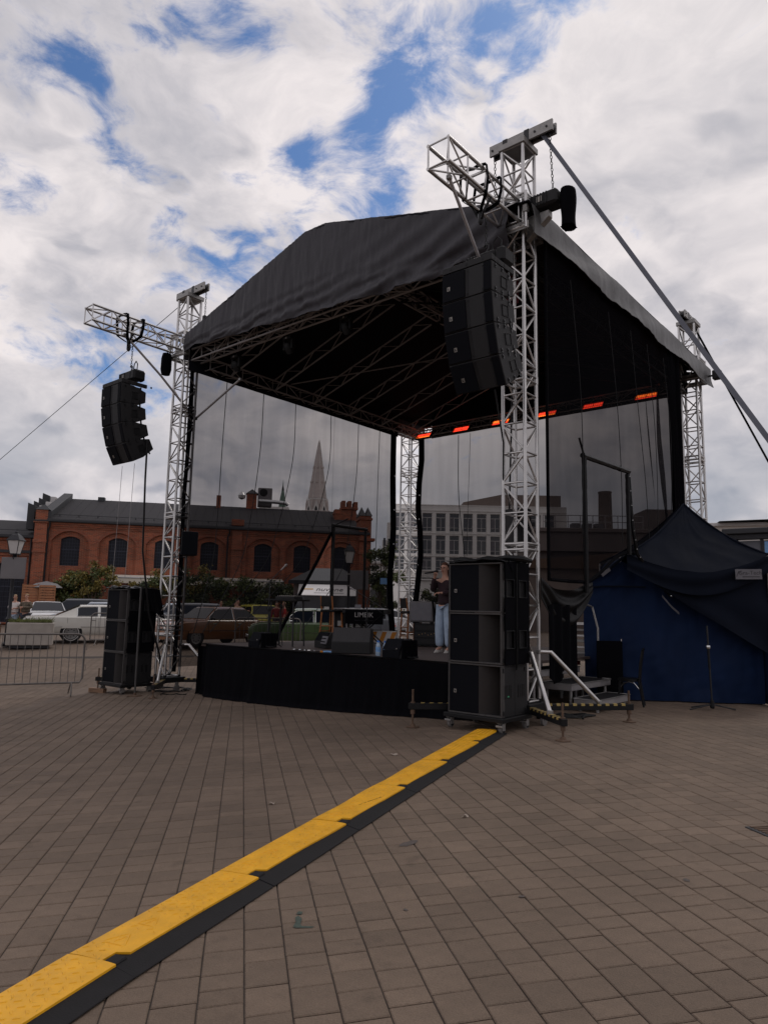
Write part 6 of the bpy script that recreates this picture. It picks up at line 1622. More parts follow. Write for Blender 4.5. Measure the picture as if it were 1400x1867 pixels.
# ================================================================== CARS
def car(label, x, y, heading, paint, L=4.5, Wd=1.72, H=1.40, belt=.92, hood=.88, trunk=.92, xa=-1.45, xb=-.95, xc=.35, xd=.95, rw=.31, wb=(-1.25, 1.35), zl=.24, chrome=True, classic=False, hub='rim', group='parked cars behind the stage', arch=1.15):
    t = gthing('parked_car', label, 'car', x, y, heading, group)
    hl = L / 2; hw = Wd / 2
    def top(X_):
        pts = [(-hl, trunk - .16), (-hl + .12, trunk - .03), (xa, trunk), (xb, H), ((xb + xc) / 2, H + .02), (xc, H), (xd, hood + .03), (hl - .35, hood - .03), (hl - .05, hood - .12), (hl, hood - .25)]
        for (a, za), (b, zb) in zip(pts, pts[1:]):
            if X_ <= b: s = (X_ - a) / max(b - a, 1e-6); return za + (zb - za) * s
        return pts[-1][1]
    def wid(X_):
        e = max(0, abs(X_) - (hl - .9)) / .9; return hw * (1 - .16 * e ** 2.2)
    def sec(X_):
        w = wid(X_); zt = top(X_); zb = min(belt, zt - .015); cab = max(0, zt - zb - .02); k = min(cab / (H - belt), 1)
        wr = w * (.93 - .20 * k)
        return [(w * .90, zl), (w * .975, zl + .10), (w, (zl + zb) / 2), (w * .985, zb - .03), (w * .93, zb), (wr, zt - .045 * k - .003), (wr - .10, zt), (0, zt + .012)]
    n = 44; xs = sorted(set([-hl + L * i / n for i in range(n + 1)] + [xa, xb, xc, xd])); m = MB(); vs = []; fs = []
    for X_ in xs:
        s = sec(X_); vs += [(X_, -a, b) for a, b in s] + [(X_, a, b) for a, b in reversed(s[:-1])]
    q = 15
    for i in range(len(xs) - 1):
        for j in range(q - 1): fs.append((i * q + j, i * q + j + 1, (i + 1) * q + j + 1, (i + 1) * q + j))
        fs.append((i * q + q - 1, i * q, (i + 1) * q, (i + 1) * q + q - 1))
    fs += [tuple(range(q)), tuple(range((len(xs) - 1) * q, len(xs) * q))]
    m.add(vs, fs); body = m.build('body', paint, t, smooth=True)
    # side glass in two panes each side, windscreen and rear window
    def sidept(X_, f, s):
        S = sec(X_); a, b = S[4], S[5]; return (X_, s * (a[0] + (b[0] - a[0]) * f + .006), a[1] + (b[1] - a[1]) * f)
    B_ = (xb * .55 + xc * .45)
    for (p0, p1) in ((xa + .22 if not classic else xb - .12, B_ - .04), (B_ + .04, xd - .20)):
        for s in (-1, 1):
            g = MB(); g.grid(lambda u, v: sidept(p0 + (p1 - p0) * u, .10 + .80 * v, s), 10, 2); g.build('side_window', MT['cglass'], t, smooth=True)
            if chrome:
                c = MB(); c.path([sidept(p0 + (p1 - p0) * u / 8, .06, s) for u in range(9)] + [sidept(p1 + (p0 - p1) * u / 8, .95, s) for u in range(9)] + [sidept(p0, .06, s)], .010, 4); c.build('window_trim', MT['chrome'], t)
    def scr(x0, x1, nm):
        g = MB()
        def f(u, v):
            X_ = x0 + (x1 - x0) * v; S = sec(X_); w = S[6][0] + .05; yy = -w + 2 * w * u
            z = top(X_) + .014 * (1 - abs(yy) / w) + .010; return (X_ + (.006 if x0 > 0 else -.006), yy, z)
        g.grid(f, 8, 6); g.build(nm, MT['cglass'], t, smooth=True)
    scr(xd - .05, xc + .05, 'windscreen'); scr(xa + .05, xb - .04, 'rear_window')
    for wx in wb:
        for s in (-1, 1):
            w = wid(wx)
            a = MB(); a.lathe([(.01, 0), (rw * arch, 0), (rw * arch, .012), (.01, .012)], (wx, s * (w * .985) - .004, rw + .02), 22, 'Y'); a.build('wheel_arch', MT['black'], t)
            y0 = s * (w - .085)
            wh = MB(); wh.lathe([(rw * .6, -.09), (rw * .93, -.09), (rw, -.06), (rw, .06), (rw * .93, .10), (rw * .66, .105), (rw * .6, .09)], (wx, y0, rw), 22, 'Y'); w_ = wh.build('wheel', MT['tyre'], t, smooth=True)
            r = MB(); r.lathe([(.02, s * .11), (rw * .25, s * .112), (rw * .56, s * .100), (rw * .68, s * .109), (rw * .70, s * .10)], (wx, y0, rw), 20, 'Y'); r.build('rim', MT[hub], w_, smooth=True)
            sp = MB()
            for k in range(8):
                a_ = k * math.pi / 4; sp.lathe([(.001, s * .110), (.022, s * .110), (.022, s * .118)], (wx + math.cos(a_) * rw * .42, y0, rw + math.sin(a_) * rw * .42), 6, 'Y')
            sp.build('vent', MT['black'], w_)
            A_ = [(wx + rw * 1.13 * math.cos(q), rw + .02 + rw * 1.13 * math.sin(q)) for q in [R(25) + R(130) * i / 12 for i in range(13)]]
            MB().prism(A_, s * (w * .985 - .01), s * (w + .030), 'Y').build('wing_lip', paint, t)
            if classic:
                wr_ = MB(); wr_.lathe([(rw * .78, s * .107), (rw * .84, s * .106)], (wx, y0, rw), 24, 'Y', False); wr_.build('white_band', MT['whitep'], w_)
    # bumpers, lamps, door seams, handles
    bmat = MT['chrome'] if chrome else MT['black']
    for sx in (-1, 1):
        w = wid(sx * hl); MB().box(sx * hl - .06, sx * hl + .06, -w, w, .36, .48).build('bumper', bmat, t, bevel=.03)
        for s in (-1, 1):
            if sx > 0: MB().lathe([(.01, 0), (.085, 0), (.09, -.03)], (hl - .01, s * (w - .16), .64), 14, 'X').build('headlight', MT['lampw'], t)
            else: MB().box(-hl - .01, -hl + .03, s * (w - .16) - .12, s * (w - .16) + .12, .62, .72).build('tail_light', MT['lampred'], t, bevel=.01)
    for sx in (-1, 1): MB().box(sx * hl + sx * .055 - .008, sx * hl + sx * .055 + .012, -.26, .26, .38, .48).build('number_plate', MT['whitep'], t)
    for y_ in (-.35, .35):
        MB().box(xc - .75, xc - .60, y_ - .22, y_ + .22, belt - .1, belt + .22).build('seat', MT['black'], t, bevel=.04)
    for s in (-1, 1):
        sm = MB()
        for X_ in (B_, xd - .12, xa + .42):
            S = sec(X_); sm.path([(X_, s * (S[1][0] + .002), S[1][1]), (X_, s * (S[2][0] + .002), S[2][1]), (X_, s * (S[3][0] + .002), S[3][1])], .005, 4)
        sm.build('door_seam', MT['black'], t)
        for X_ in (B_ - .18, B_ + .95):
            S = sec(X_); y_ = s * (S[3][0] + .012); MB().box(X_ - .07, X_ + .07, y_ - .012, y_ + .012, belt - .13, belt - .105).build('door_handle', MT['chrome'], t)
        S = sec(xd - .2); y_ = s * (S[3][0] + .07); MB().box(xd - .30, xd - .18, y_ - .08, y_ + .08, belt + .0, belt + .10).build('wing_mirror', MT['black'] if not classic else MT['chrome'], t, bevel=.02)
        if chrome:
            S = sec(0); MB().path([(-hl + .3 + (L - .5) * i / 10, s * (wid(-hl + .3 + (L - .5) * i / 10) + .004), .56) for i in range(11)], .010, 4).build('side_trim', MT['chrome'] if classic else MT['black'], t)
    return t
def paint(name, c, r=.22): 
    return pm(name, c, r, 0, .04, 2, coat=.6)
PC = dict(cream=paint('cream_paint', (.62, .60, .55)), brown=paint('bronze_paint', (.20, .082, .032)), green=paint('dark_green_paint', (.075, .12, .05)), yellow=paint('yellow_green_paint', (.50, .45, .06)),
          dark=paint('dark_car_paint', (.03, .032, .036)), silver=paint('silver_paint', (.30, .33, .37)), white=paint('white_car_paint', (.62, .62, .62)), bluec=paint('blue_car_paint', (.05, .09, .20)), greyc=paint('grey_car_paint', (.15, .155, .165)))
FA = R(12)
car('long cream white classic car with whitewall tyres behind the concrete planter', -10.85, 27.7, R(26), PC['cream'], 5.6, 1.95, 1.36, .93, .92, .95, -1.72, -.85, .55, 1.15, .33, (-1.15, 1.9), .26, True, True, group='classic cars shown on the square')
car('bronze brown classic saloon car seen through the gauze beside the left mast', -6.35, 26.9, R(231), PC['brown'], 4.5, 1.70, 1.40, .93, .90, .93, -1.55, -.95, .40, .98, .31, (-1.28, 1.40), .24, True, False, group='classic cars shown on the square')
car('dark green classic car with rounded wings behind the wedge monitors', -2.9, 26.6, R(192), PC['green'], 4.1, 1.6, 1.42, .90, .92, .86, -1.3, -.85, .35, .8, .31, (-1.15, 1.3), .26, True, True, group='classic cars shown on the square')
car('yellow green hatchback with its dark rear window towards the stage', -6.6, 36.6, R(118), PC['yellow'], 4.0, 1.7, 1.50, .95, .95, .95, -1.90, -1.55, .3, 1.0, .31, (-1.2, 1.25), .22, False)
car('black estate car parked below the bushy tree on the left', -15.9, 36.8, R(200), PC['dark'], 4.6, 1.8, 1.62, 1.0, 1.0, 1.0, -2.2, -1.8, .4, 1.1, .34, (-1.3, 1.35), .24, False)
car('silver blue hatchback between the black estate and the white classic car', -13.4, 33.6, R(196), PC['silver'], 4.1, 1.7, 1.46, .95, .95, .95, -1.95, -1.6, .35, 1.05, .31, (-1.2, 1.25), .22, False)
car('white modern car with reflections on its bonnet behind the folded-arms man', -16.6, 35.2, R(-62), PC['white'], 4.2, 1.72, 1.44, .95, .94, .95, -1.9, -1.5, .35, 1.05, .31, (-1.2, 1.25), .22, False)
car('dark blue car roof showing beyond the silver hatchback', -13.6, 38.6, R(190), PC['bluec'], 4.3, 1.75, 1.50, .96, .95, .95, -1.9, -1.5, .35, 1.05, .31, (-1.2, 1.25), .22, False)
car('grey car right behind the roof of the bronze saloon', -9.3, 34.2, R(190), PC['greyc'], 4.3, 1.75, 1.50, .96, .95, .95, -1.9, -1.5, .35, 1.05, .31, (-1.2, 1.25), .22, False)
car('silver estate car left of the bronze saloon, mostly behind the mast', -11.0, 37.6, R(190), PC['silver'], 4.5, 1.75, 1.50, .96, .95, .95, -2.1, -1.7, .35, 1.05, .31, (-1.2, 1.25), .22, False)
car('pale blue car seen between the flight case and the framed doorway', -1.35, 33.5, R(170), PC['silver'], 4.2, 1.72, 1.44, .95, .94, .95, -1.9, -1.5, .35, 1.05, .31, (-1.2, 1.25), .22, False)
car('white car parked beneath the tree left of the pale building', .35, 42.5, R(15), PC['white'], 4.2, 1.72, 1.44, .95, .94, .95, -1.9, -1.5, .35, 1.05, .31, (-1.2, 1.25), .22, False)
car('white van-like car behind the singer on the far side of the square', 3.0, 41.0, R(100), PC['white'], 4.4, 1.8, 1.75, 1.0, 1.0, 1.0, -2.1, -1.9, .6, 1.2, .33, (-1.2, 1.3), .24, False)

# ================================================================== STREET FURNITURE
def barrier(label, x0, y0, x1, y1, z=None, ht=1.15, lo=.20):
    a = Vector((x0, y0, 0)); b = Vector((x1, y1, 0)); L = (b - a).length; z = gz((x0 + x1) / 2, (y0 + y1) / 2) if z is None else z
    t = thing('crowd_barrier', label, 'barrier', (x0, y0, z), math.atan2(y1 - y0, x1 - x0), 'steel crowd barriers')
    r = .16; pts = [(0, 0, lo), (0, 0, ht - r)] + [(r - r * math.cos(k * math.pi / 10), 0, ht - r + r * math.sin(k * math.pi / 10)) for k in range(1, 6)]
    pts += [(L - r + r * math.sin(k * math.pi / 10), 0, ht - r + r * math.cos(k * math.pi / 10)) for k in range(0, 6)] + [(L, 0, lo + .1), (L - .05, 0, lo), (0, 0, lo)]
    MB().path(pts, .022, 8).build('outer_tube', MT['barr'], t, smooth=True)
    n = int(L / .15); bar = None
    for i in range(1, n):
        x = L * i / n
        if bar is None: bar = MB().tube((0, 0, lo), (0, 0, ht), .007, 6).build('bar', MT['barr'], t, smooth=True); bar.location = (x, 0, 0)
        else: c = bar.copy(); COL.objects.link(c); c.location = (x, 0, 0)
    for x in (.22, L - .22): MB().path([(x - .02, -.30, .01), (x, -.12, lo * .8), (x, 0, lo), (x, .12, lo * .8), (x - .02, .30, .01)], .016, 7).build('foot', MT['barr'], t, smooth=True)
    for z_ in (lo + .25, ht - .35): MB().path([(L + .015, 0, z_), (L + .05, 0, z_), (L + .05, 0, z_ + .12), (L + .015, 0, z_ + .12)], .007, 6).build('hook', MT['barr'], t, smooth=True)
    return t
barrier('grey steel crowd barrier in front of the concrete planter', -9.35, 14.75, -6.72, 16.2, -.41, 1.34, .27)
barrier('steel crowd barrier partly hidden by the left subwoofer stack', -10.45, 25.6, -8.2, 26.1)
barrier('steel crowd barrier behind the bronze car boot, before the green car', -5.05, 24.6, -2.85, 25.1)
def lamp_post(label, x, y, h, bx0, bx1, bz0, bz1):
    z = gz(x, y); t = thing('lamp_post', label, 'street lamp', (x, y, z), 0, 'old style street lamps')
    MB().lathe([(.16, 0), (.16, .10), (.10, .16), (.085, .9), (.11, .95), (.06, 1.05), (.05, h - .85), (.075, h - .82), (.045, h - .76)], (0, 0, 0), 16).build('post', MT['iron'], t, smooth=True)
    c = MB()
    for s in (-1, 1): c.path([(s * .05, 0, h - .95), (s * .13, 0, h - .86), (s * .14, 0, h - .74)], .014, 6); c.path([(0, s * .05, h - .95), (0, s * .13, h - .86), (0, s * .14, h - .74)], .014, 6)
    c.build('scroll_bracket', MT['iron'], t, smooth=True)
    zb, zt = h - .74, h - .28
    g = MB(); a, b = .125, .205
    g.add([(-a, -a, zb), (a, -a, zb), (a, a, zb), (-a, a, zb), (-b, -b, zt), (b, -b, zt), (b, b, zt), (-b, b, zt)], [(0, 1, 5, 4), (1, 2, 6, 5), (2, 3, 7, 6), (3, 0, 4, 7), (0, 3, 2, 1)])
    g.build('lamp_glass', MT['lampg'], t)
    f = MB()
    for sx, sy in ((-1, -1), (1, -1), (1, 1), (-1, 1)): f.tube((sx * a, sy * a, zb), (sx * b, sy * b, zt), .014, 6)
    f.box(-a - .02, a + .02, -a - .02, a + .02, zb - .03, zb + .005); f.build('lantern_frame', MT['iron'], t)
    r = MB(); r.lathe([(.33, zt), (.33, zt + .02), (.17, zt + .20), (.10, zt + .24), (.06, zt + .28), (.07, zt + .31), (.02, zt + .34), (.01, zt + .42)], (0, 0, 0), 4); ro = r.build('lantern_roof', MT['iron'], t); ro.rotation_euler = (0, 0, R(45))
    s = MB(); s.box(bx0, bx1, -.07, -.055, bz0 - z, bz1 - z); s.build('sign_board', MT['signback'], t, bevel=.01)
    m = MB()
    for q in (bz0 - z + .15, bz1 - z - .15): m.box(bx0 + .05, bx1 - .05, -.055, -.035, q - .02, q + .02); m.box(-.07, .07, -.06, .06, q - .025, q + .025)
    m.build('sign_bracket', MT['galv'], t)
lamp_post('black lantern street lamp with a grey board at the left picture edge', -13.05, 24.9, 3.98, -.42, .46, 2.44, 3.20)
lamp_post('black lantern street lamp with a grey board before the brick hall', -1.37, 28.6, 4.0, .05, .80, 2.42, 3.19)
t = gthing('litter_bin', 'dark slatted litter bin beside the lamp at the left edge', 'bin', -13.35, 24.4)
MB().lathe([(.26, 0), (.26, .82), (.24, .84)], (0, 0, .02), 18).build('bin_body', MT['iron'], t, smooth=True)
MB().lathe([(.28, .0), (.28, .04), (.22, .05)], (0, 0, .82), 18).build('bin_rim', MT['galv'], t, smooth=True)
sl = MB().box(-.02, .02, -.012, .012, .08, .78).build('slat', MT['timber'], t)
for i in range(16):
    a = 2 * math.pi * i / 16; c = sl if i == 0 else sl.copy()
    if i: COL.objects.link(c)
    c.location = (.275 * math.cos(a), .275 * math.sin(a), 0); c.rotation_euler = (0, 0, a + math.pi / 2)
t = gthing('concrete_planter', 'rectangular pale concrete planter with long grass on top', 'planter', -12.15, 24.7, R(22))
MB().box(-.72, .72, -.34, .34, .10, .86).build('planter_box', MT['conc'], t, bevel=.015)
MB().box(-.62, .62, -.26, .26, .0, .10).build('plinth', MT['iron'], t)
MB().box(-.66, .66, -.28, .28, .855, .875).build('soil', MT['soil'], t)
gm = MB(); rg = random.Random(4)
for i in range(900):
    x, y = rg.uniform(-.66, .66), rg.uniform(-.27, .27); h = rg.uniform(.05, .20) * (1.2 if rg.random() < .12 else .7); a = rg.uniform(0, 6.3); dx, dy = math.cos(a) * .008, math.sin(a) * .008; lx, ly = rg.uniform(-.08, .08), rg.uniform(-.05, .05)
    gm.add([(x - dx, y - dy, .87), (x + dx, y + dy, .87), (x + lx + dx * .4, y + ly, .87 + h * .7), (x + lx * 1.8, y + ly * 1.8, .87 + h)], [(0, 1, 2), (0, 2, 3)])
o = gm.build('grass', MT['grassm'], t, fix=False); o['kind'] = 'stuff'
t = gthing('street_sign', 'small blue street sign on a thin post near the pale building', 'sign', .25, 40.5, 0)
MB().tube((0, 0, 0), (0, 0, 3.25), .03, 8).build('post', MT['iron'], t); MB().box(-.38, .22, -.03, -.01, 2.85, 3.2).build('sign_plate', MT['bluewrap'], t)
# kiosk with the lettered awning
t = gthing('kiosk', 'small kiosk with a sloping white awning lettered nuvone', 'kiosk', -3.0, 36.2, R(2))
zb = gz(-3, 36.2)
MB().box(-1.55, 1.75, .05, 2.4, 0, 2.75).build('kiosk_wall', MT['darkb'], t, bevel=.02)
MB().add([(-1.75, -.2, 2.80), (1.95, -.2, 2.80), (1.95, 2.6, 2.80), (-1.75, 2.6, 2.80), (-.6, 1.0, 3.5), (.9, 1.0, 3.5), (.9, 1.5, 3.5), (-.6, 1.5, 3.5)], [(0, 1, 5, 4), (1, 2, 6, 5), (2, 3, 7, 6), (3, 0, 4, 7), (4, 5, 6, 7), (3, 2, 1, 0)]).build('kiosk_roof', MT['zinc'], t)
MB().box(-1.8, 2.0, -.25, -.15, 2.62, 2.80).build('roof_fascia', MT['iron'], t)
aw = MB().add([(-1.25, -.25, 2.60), (1.65, -.25, 2.60), (1.65, -.95, 2.06), (-1.25, -.95, 2.06), (-1.25, -.27, 2.57), (1.65, -.27, 2.57), (1.65, -.96, 2.03), (-1.25, -.96, 2.03)], [(0, 3, 2, 1), (4, 5, 6, 7), (0, 1, 5, 4), (2, 3, 7, 6), (1, 2, 6, 5), (3, 0, 4, 7)]).build('awning', MT['whitep'], t)
th = math.atan2(.54, .70)
text('nuvone', .46, aw, 'lettering', MT['textd'], (.30, -.595, 2.342), (th, 0, 0), .28, ext=.004)
fl = MB().box(-.75, .75, -.012, .012, 0, .004).build('fine_print', MT['label'], aw); fl.location = (.30, -.83, 2.166); fl.rotation_euler = (th, 0, 0)
gd = MB(); gd.box(-.30, .30, -.045, .045, 0, .006); go = gd.build('gold_panel', MT['gold'], aw); go.location = (-.80, -.58, 2.352); go.rotation_euler = (th, 0, 0)
MB().box(.05, .42, -.02, .04, 0, 2.1).build('white_panel', MT['whitep'], t)
MB().box(-1.45, -.05, -.01, .045, .9, 2.1).build('kiosk_window', MT['wglass'], t); MB().box(.5, 1.65, -.01, .045, .9, 2.1).build('kiosk_window', MT['wglass'], t)
MB().box(-1.5, 1.7, -.25, .05, .84, .90).build('counter', MT['iron'], t)
# slatted wooden screens and closed umbrella
for i, (x, lab) in enumerate(((-19.7, 'left slatted wooden screen in front of the brick hall'), (-18.75, 'right slatted wooden screen in front of the brick hall'))):
    t = gthing('wooden_screen', lab, 'fence panel', x, 39.6, FA, 'slatted wooden screens')
    for s in (-1, 1): MB().box(s * .40 - .03, s * .40 + .03, -.03, .03, 0, 2.42 - .08 * i).build('post', MT['fwood'], t)
    sl = None
    for k in range(15):
        if sl is None: sl = MB().box(-.40, .40, -.035, -.02, 0, .12).build('slat', MT['fwood'], t); c = sl
        else: c = sl.copy(); COL.objects.link(c)
        c.location = (0, 0, .15 + k * .15); c.rotation_euler = (R(-14), 0, 0)
t = gthing('market_umbrella', 'grey market umbrella behind the slatted wooden screens', 'umbrella', -19.2, 40.4)
MB().tube((0, 0, 0), (0, 0, 2.6), .03, 8).build('pole', MT['iron'], t); MB().lathe([(.95, 2.25), (.6, 2.48), (.2, 2.58), (.02, 2.62)], (0, 0, 0), 8, cap=False).build('canopy', MT['signback'], t)

# ================================================================== BUILDINGS
def arch_pts(cx, hw, zs, rise, n=14):
    """points of a segmental arch from left to right"""
    Rr = (hw * hw + rise * rise) / (2 * rise); a = math.asin(min(hw / Rr, 1)); cz = zs + rise - Rr
    if rise >= hw: a = math.pi / 2; Rr = hw; cz = zs
    return [(cx + Rr * math.sin(-a + 2 * a * i / n), cz + Rr * math.cos(-a + 2 * a * i / n)) for i in range(n + 1)]
def wall_with_arches(mb, u0, u1, z0, z1, ops, v, depth):
    """front sheet at v with arched openings ops=(cx, hw, zbot, zspring, rise) and reveals going back by depth"""
    x = u0
    for (cx, hw, zb, zs, rise) in ops:
        mb.quad((x, v, z0), (cx - hw, v, z0), (cx - hw, v, z1), (x, v, z1))
        A = arch_pts(cx, hw, zs, rise)
        for (a, b) in zip(A, A[1:]):
            mb.quad((a[0], v, a[1]), (b[0], v, b[1]), (b[0], v, z1), (a[0], v, z1))
            mb.quad((a[0], v, a[1]), (a[0], v + depth, a[1]), (b[0], v + depth, b[1]), (b[0], v, b[1]))
        if zb > z0:
            mb.quad((cx - hw, v, z0), (cx + hw, v, z0), (cx + hw, v, zb), (cx - hw, v, zb)); mb.quad((cx - hw, v, zb), (cx + hw, v, zb), (cx + hw, v + depth, zb), (cx - hw, v + depth, zb))
        for s in (-1, 1): mb.quad((cx + s * hw, v, zb), (cx + s * hw, v + depth, zb), (cx + s * hw, v + depth, zs), (cx + s * hw, v, zs))
        x = cx + hw
    mb.quad((x, v, z0), (u1, v, z0), (u1, v, z1), (x, v, z1))
def arch_window(parent, cx, hw, zb, zs, rise, v, nx=7, nz=9, fixed=.62):
    A = arch_pts(cx, hw, zs, rise)
    p = MB(); p.poly([(cx - hw, v, zb), (cx + hw, v, zb)] + [(a, v, b) for a, b in reversed(A)]); w = p.build('window', MT['wglass2'], parent)
    f = MB(); f.path([(cx - hw, v - .02, zb)] + [(a, v - .02, b) for a, b in A] + [(cx + hw, v - .02, zb), (cx - hw, v - .02, zb)], .035, 4); f.build('window_frame', MT['muntin'], w)
    m = MB(); 
    def ztop(x): 
        for a, b in zip(A, A[1:]):
            if a[0] <= x <= b[0]: return a[1] + (b[1] - a[1]) * (x - a[0]) / (b[0] - a[0])
        return zs
    for i in range(1, nx): x = cx - hw + 2 * hw * i / nx; m.box(x - .008, x + .008, v - .03, v - .005, zb, ztop(x))
    for k in range(1, nz):
        z = zb + (zs + rise - zb) * k / nz; th_ = .035 if k == round(nz * .55) else .010
        if z < zs: m.box(cx - hw, cx + hw, v - .035, v - .006, z - th_, z + th_)
        else:
            xs = [x for x in [cx - hw + 2 * hw * q / 40 for q in range(41)] if ztop(x) > z]
            if len(xs) > 1: m.box(xs[0], xs[-1], v - .035, v - .006, z - th_, z + th_)
    m.build('glazing_bar', MT['muntin'], w)
    s = MB(); s.box(cx - hw - .08, cx + hw + .08, v - .16, v, zb - .09, zb); s.build('sill', MT['brick'], w)
    return w
def brick_hall():
    t = thing('brick_hall', 'long red brick factory hall with arched windows and a dark grey roof', 'building', (-20.995, 44.0, .0), FA)
    C = [1.22, 4.08, 6.92, 9.80, 13.28, 15.90, 18.53]; U1 = 20.35
    fr = MB(); wall_with_arches(fr, -.14, U1, 0, 6.62, [(c, 1.10, 0.3, 5.52, .66) for c in C], 0, .16); fr.build('wall', MT['brick'], t)
    bk = MB(); wall_with_arches(bk, -.14, U1, 0, 6.5, [(c, .57, 4.0, 5.66, .20) for c in C], .16, .22); bk.build('recessed_wall', MT['brick'], t)
    e = MB(); e.box(U1 - .02, U1 + .02, .02, 9.4, 0, 6.6); e.box(-.14, U1, .6, 9.4, 0, 6.5); e.build('rear_wall', MT['brick'], t)
    for c in C:
        arch_window(t, c, .57, 4.0, 5.66, .20, .36)
        a = MB(); A = arch_pts(c, 1.10, 5.52, .66); B = arch_pts(c, 1.33, 5.52, .86)
        for i in range(len(A) - 1): a.add([(A[i][0], -.025, A[i][1]), (A[i + 1][0], -.025, A[i + 1][1]), (B[i + 1][0], -.025, B[i + 1][1]), (B[i][0], -.025, B[i][1]), (A[i][0], 0, A[i][1]), (A[i + 1][0], 0, A[i + 1][1]), (B[i + 1][0], 0, B[i + 1][1]), (B[i][0], 0, B[i][1])], [(0, 1, 2, 3), (0, 4, 5, 1), (3, 2, 6, 7)])
        a.build('brick_arch', MT['bricka'], t)
    # impost bands on the piers between niches, corner piers
    def pier(u0, u1, z1, v=-.14):
        m = MB(); m.box(u0, u1, v, .0, 0, z1); m.box(u0 - .05, u1 + .05, v - .06, .0, 5.36, 5.56); m.box(u0 - .03, u1 + .03, v - .03, 0, 4.92, 5.02); m.build('pier', MT['brick'], t, bevel=.012)
    for a, b in ((2.36, 2.94), (5.22, 5.80), (8.06, 8.66), (14.42, 14.76), (17.04, 17.38)):
        m = MB(); m.box(a, b, -.06, 0, 5.38, 5.52); m.box(a + .03, b - .03, -.035, 0, 0, 5.38); m.build('pier', MT['brick'], t)
    pier(11.22, 11.88, 6.95, -.16); MB().box(11.14, 11.96, -.2, .3, 6.98, 7.40).build('pier_cap', MT['brick'], t, bevel=.02)
    m = MB(); m.box(-.86, -.14, -.22, .6, 0, 7.45); m.box(-.94, -.06, -.30, .6, 6.62, 6.72); m.box(-.90, -.10, -.26, .6, 5.36, 5.56); m.box(-.90, -.10, -.26, .6, 4.75, 4.85); m.build('corner_pier', MT['brick'], t, bevel=.012)
    MB().box(-.98, -.02, -.34, .66, 6.72, 6.80).build('pier_capping', MT['zinc'], t)
    MB().add([(-.92, -.28, 7.45), (-.02, -.28, 7.45), (-.02, .66, 7.45), (-.92, .66, 7.45), (-.47, .2, 7.85)], [(0, 1, 4), (1, 2, 4), (2, 3, 4), (3, 0, 4)]).build('pier_roof', MT['zinc'], t)
    # corbelled cornice
    m = MB(); m.box(-.14, U1, -.06, 0, 6.34, 6.44); m.box(-.14, U1, -.12, 0, 6.44, 6.56); m.box(-.14, U1, -.18, .2, 6.56, 6.70); m.build('cornice', MT['brick'], t, bevel=.01)
    MB().box(-.12, U1 + .1, -.36, -.19, 6.70, 6.88).build('gutter', MT['zinc'], t, bevel=.03)
    # roof
    ev, rv, ez, rz_ = -.30, 5.2, 6.90, 8.98
    MB().add([(-.14, ev, ez), (U1 + .05, ev, ez), (U1 + .05, rv, rz_), (-.14, rv, rz_), (-.14, 10.4, 6.9), (U1 + .05, 10.4, 6.9), (-.14, ev, ez - .1), (U1 + .05, ev, ez - .1)], [(0, 1, 2, 3), (3, 2, 5, 4), (6, 7, 1, 0), (0, 3, 4, 6), (1, 7, 5, 2)]).build('roof', MT['slate'], t)
    sm = MB(); 
    for i in range(34):
        u = .25 + i * .6; sm.add([(u, ev + .02, ez + .005), (u + .03, ev + .02, ez + .005), (u + .03, rv, rz_ + .005), (u, rv, rz_ + .005), (u + .015, ev + .02, ez + .022), (u + .015, rv, rz_ + .022)], [(0, 4, 5, 3), (4, 1, 2, 5)])
    sm.build('roof_seam', MT['slate'], t)['kind'] = 'stuff'
    m = MB(); m.tube((.1, .3, 7.24), (U1, .3, 7.24), .02, 5)
    for i in range(18): m.box(.4 + i * 1.15, .46 + i * 1.15, .27, .33, 7.08, 7.26)
    m.build('snow_guard', MT['zinc'], t)
    # stepped gable parapet at the left end with dark panels and white boxes
    g = MB()
    g.add([(-.55, -.2, 7.4), (.05, -.2, 7.4), (.05, 5.2, 9.35), (-.55, 5.2, 9.35), (-.55, -.2, 6.9), (.05, -.2, 6.9), (.05, 5.2, 6.9), (-.55, 5.2, 6.9)], [(0, 1, 2, 3), (4, 5, 1, 0), (5, 6, 2, 1), (7, 4, 0, 3), (6, 7, 3, 2)])
    g.build('gable_parapet', MT['zinc'], t, bevel=.03)
    for k, (u, v, z, zb) in enumerate(((-1.42, .5, 7.78, 6.2), (-1.36, 1.5, 8.05, 6.4), (-1.36, 2.6, 8.42, 6.6), (-1.5, 4.0, 8.95, 6.8))):
        MB().add([(u, v - .5, zb), (u + .42, v - .4, zb), (u + .42, v + .6, zb), (u, v + .5, zb), (u, v - .5, z + .10), (u + .42, v - .4, z - .06), (u + .42, v + .6, z - .06), (u, v + .5, z + .10)], [(0, 3, 2, 1), (4, 5, 6, 7), (0, 1, 5, 4), (1, 2, 6, 5), (2, 3, 7, 6), (3, 0, 4, 7)]).build('cladding_panel', MT['zinc'], t, bevel=.01)
    for k, (u, v, z) in enumerate(((-.90, .8, 7.80), (-.84, 2.0, 8.22), (-.90, 3.4, 8.78))): MB().box(u, u + .32, v - .25, v + .25, z - .42 - (.9 if k == 0 else .6), z).build('roof_unit', MT['bwhite'], t, bevel=.02)
    # chimneys, vents, ducts along the ridge
    for (u, w_, v, z0, z1, nm) in ((9.95, .32, 4.6, 8.4, 9.70, 'chimney'), (12.1, .75, 4.9, 8.4, 10.0, 'chimney'), (1.8, .45, 4.8, 8.7, 9.15, 'roof_vent')):
        MB().box(u, u + w_, v, v + w_, z0, z1).build(nm, MT['brick'] if nm == 'chimney' else MT['zinc'], t, bevel=.02)
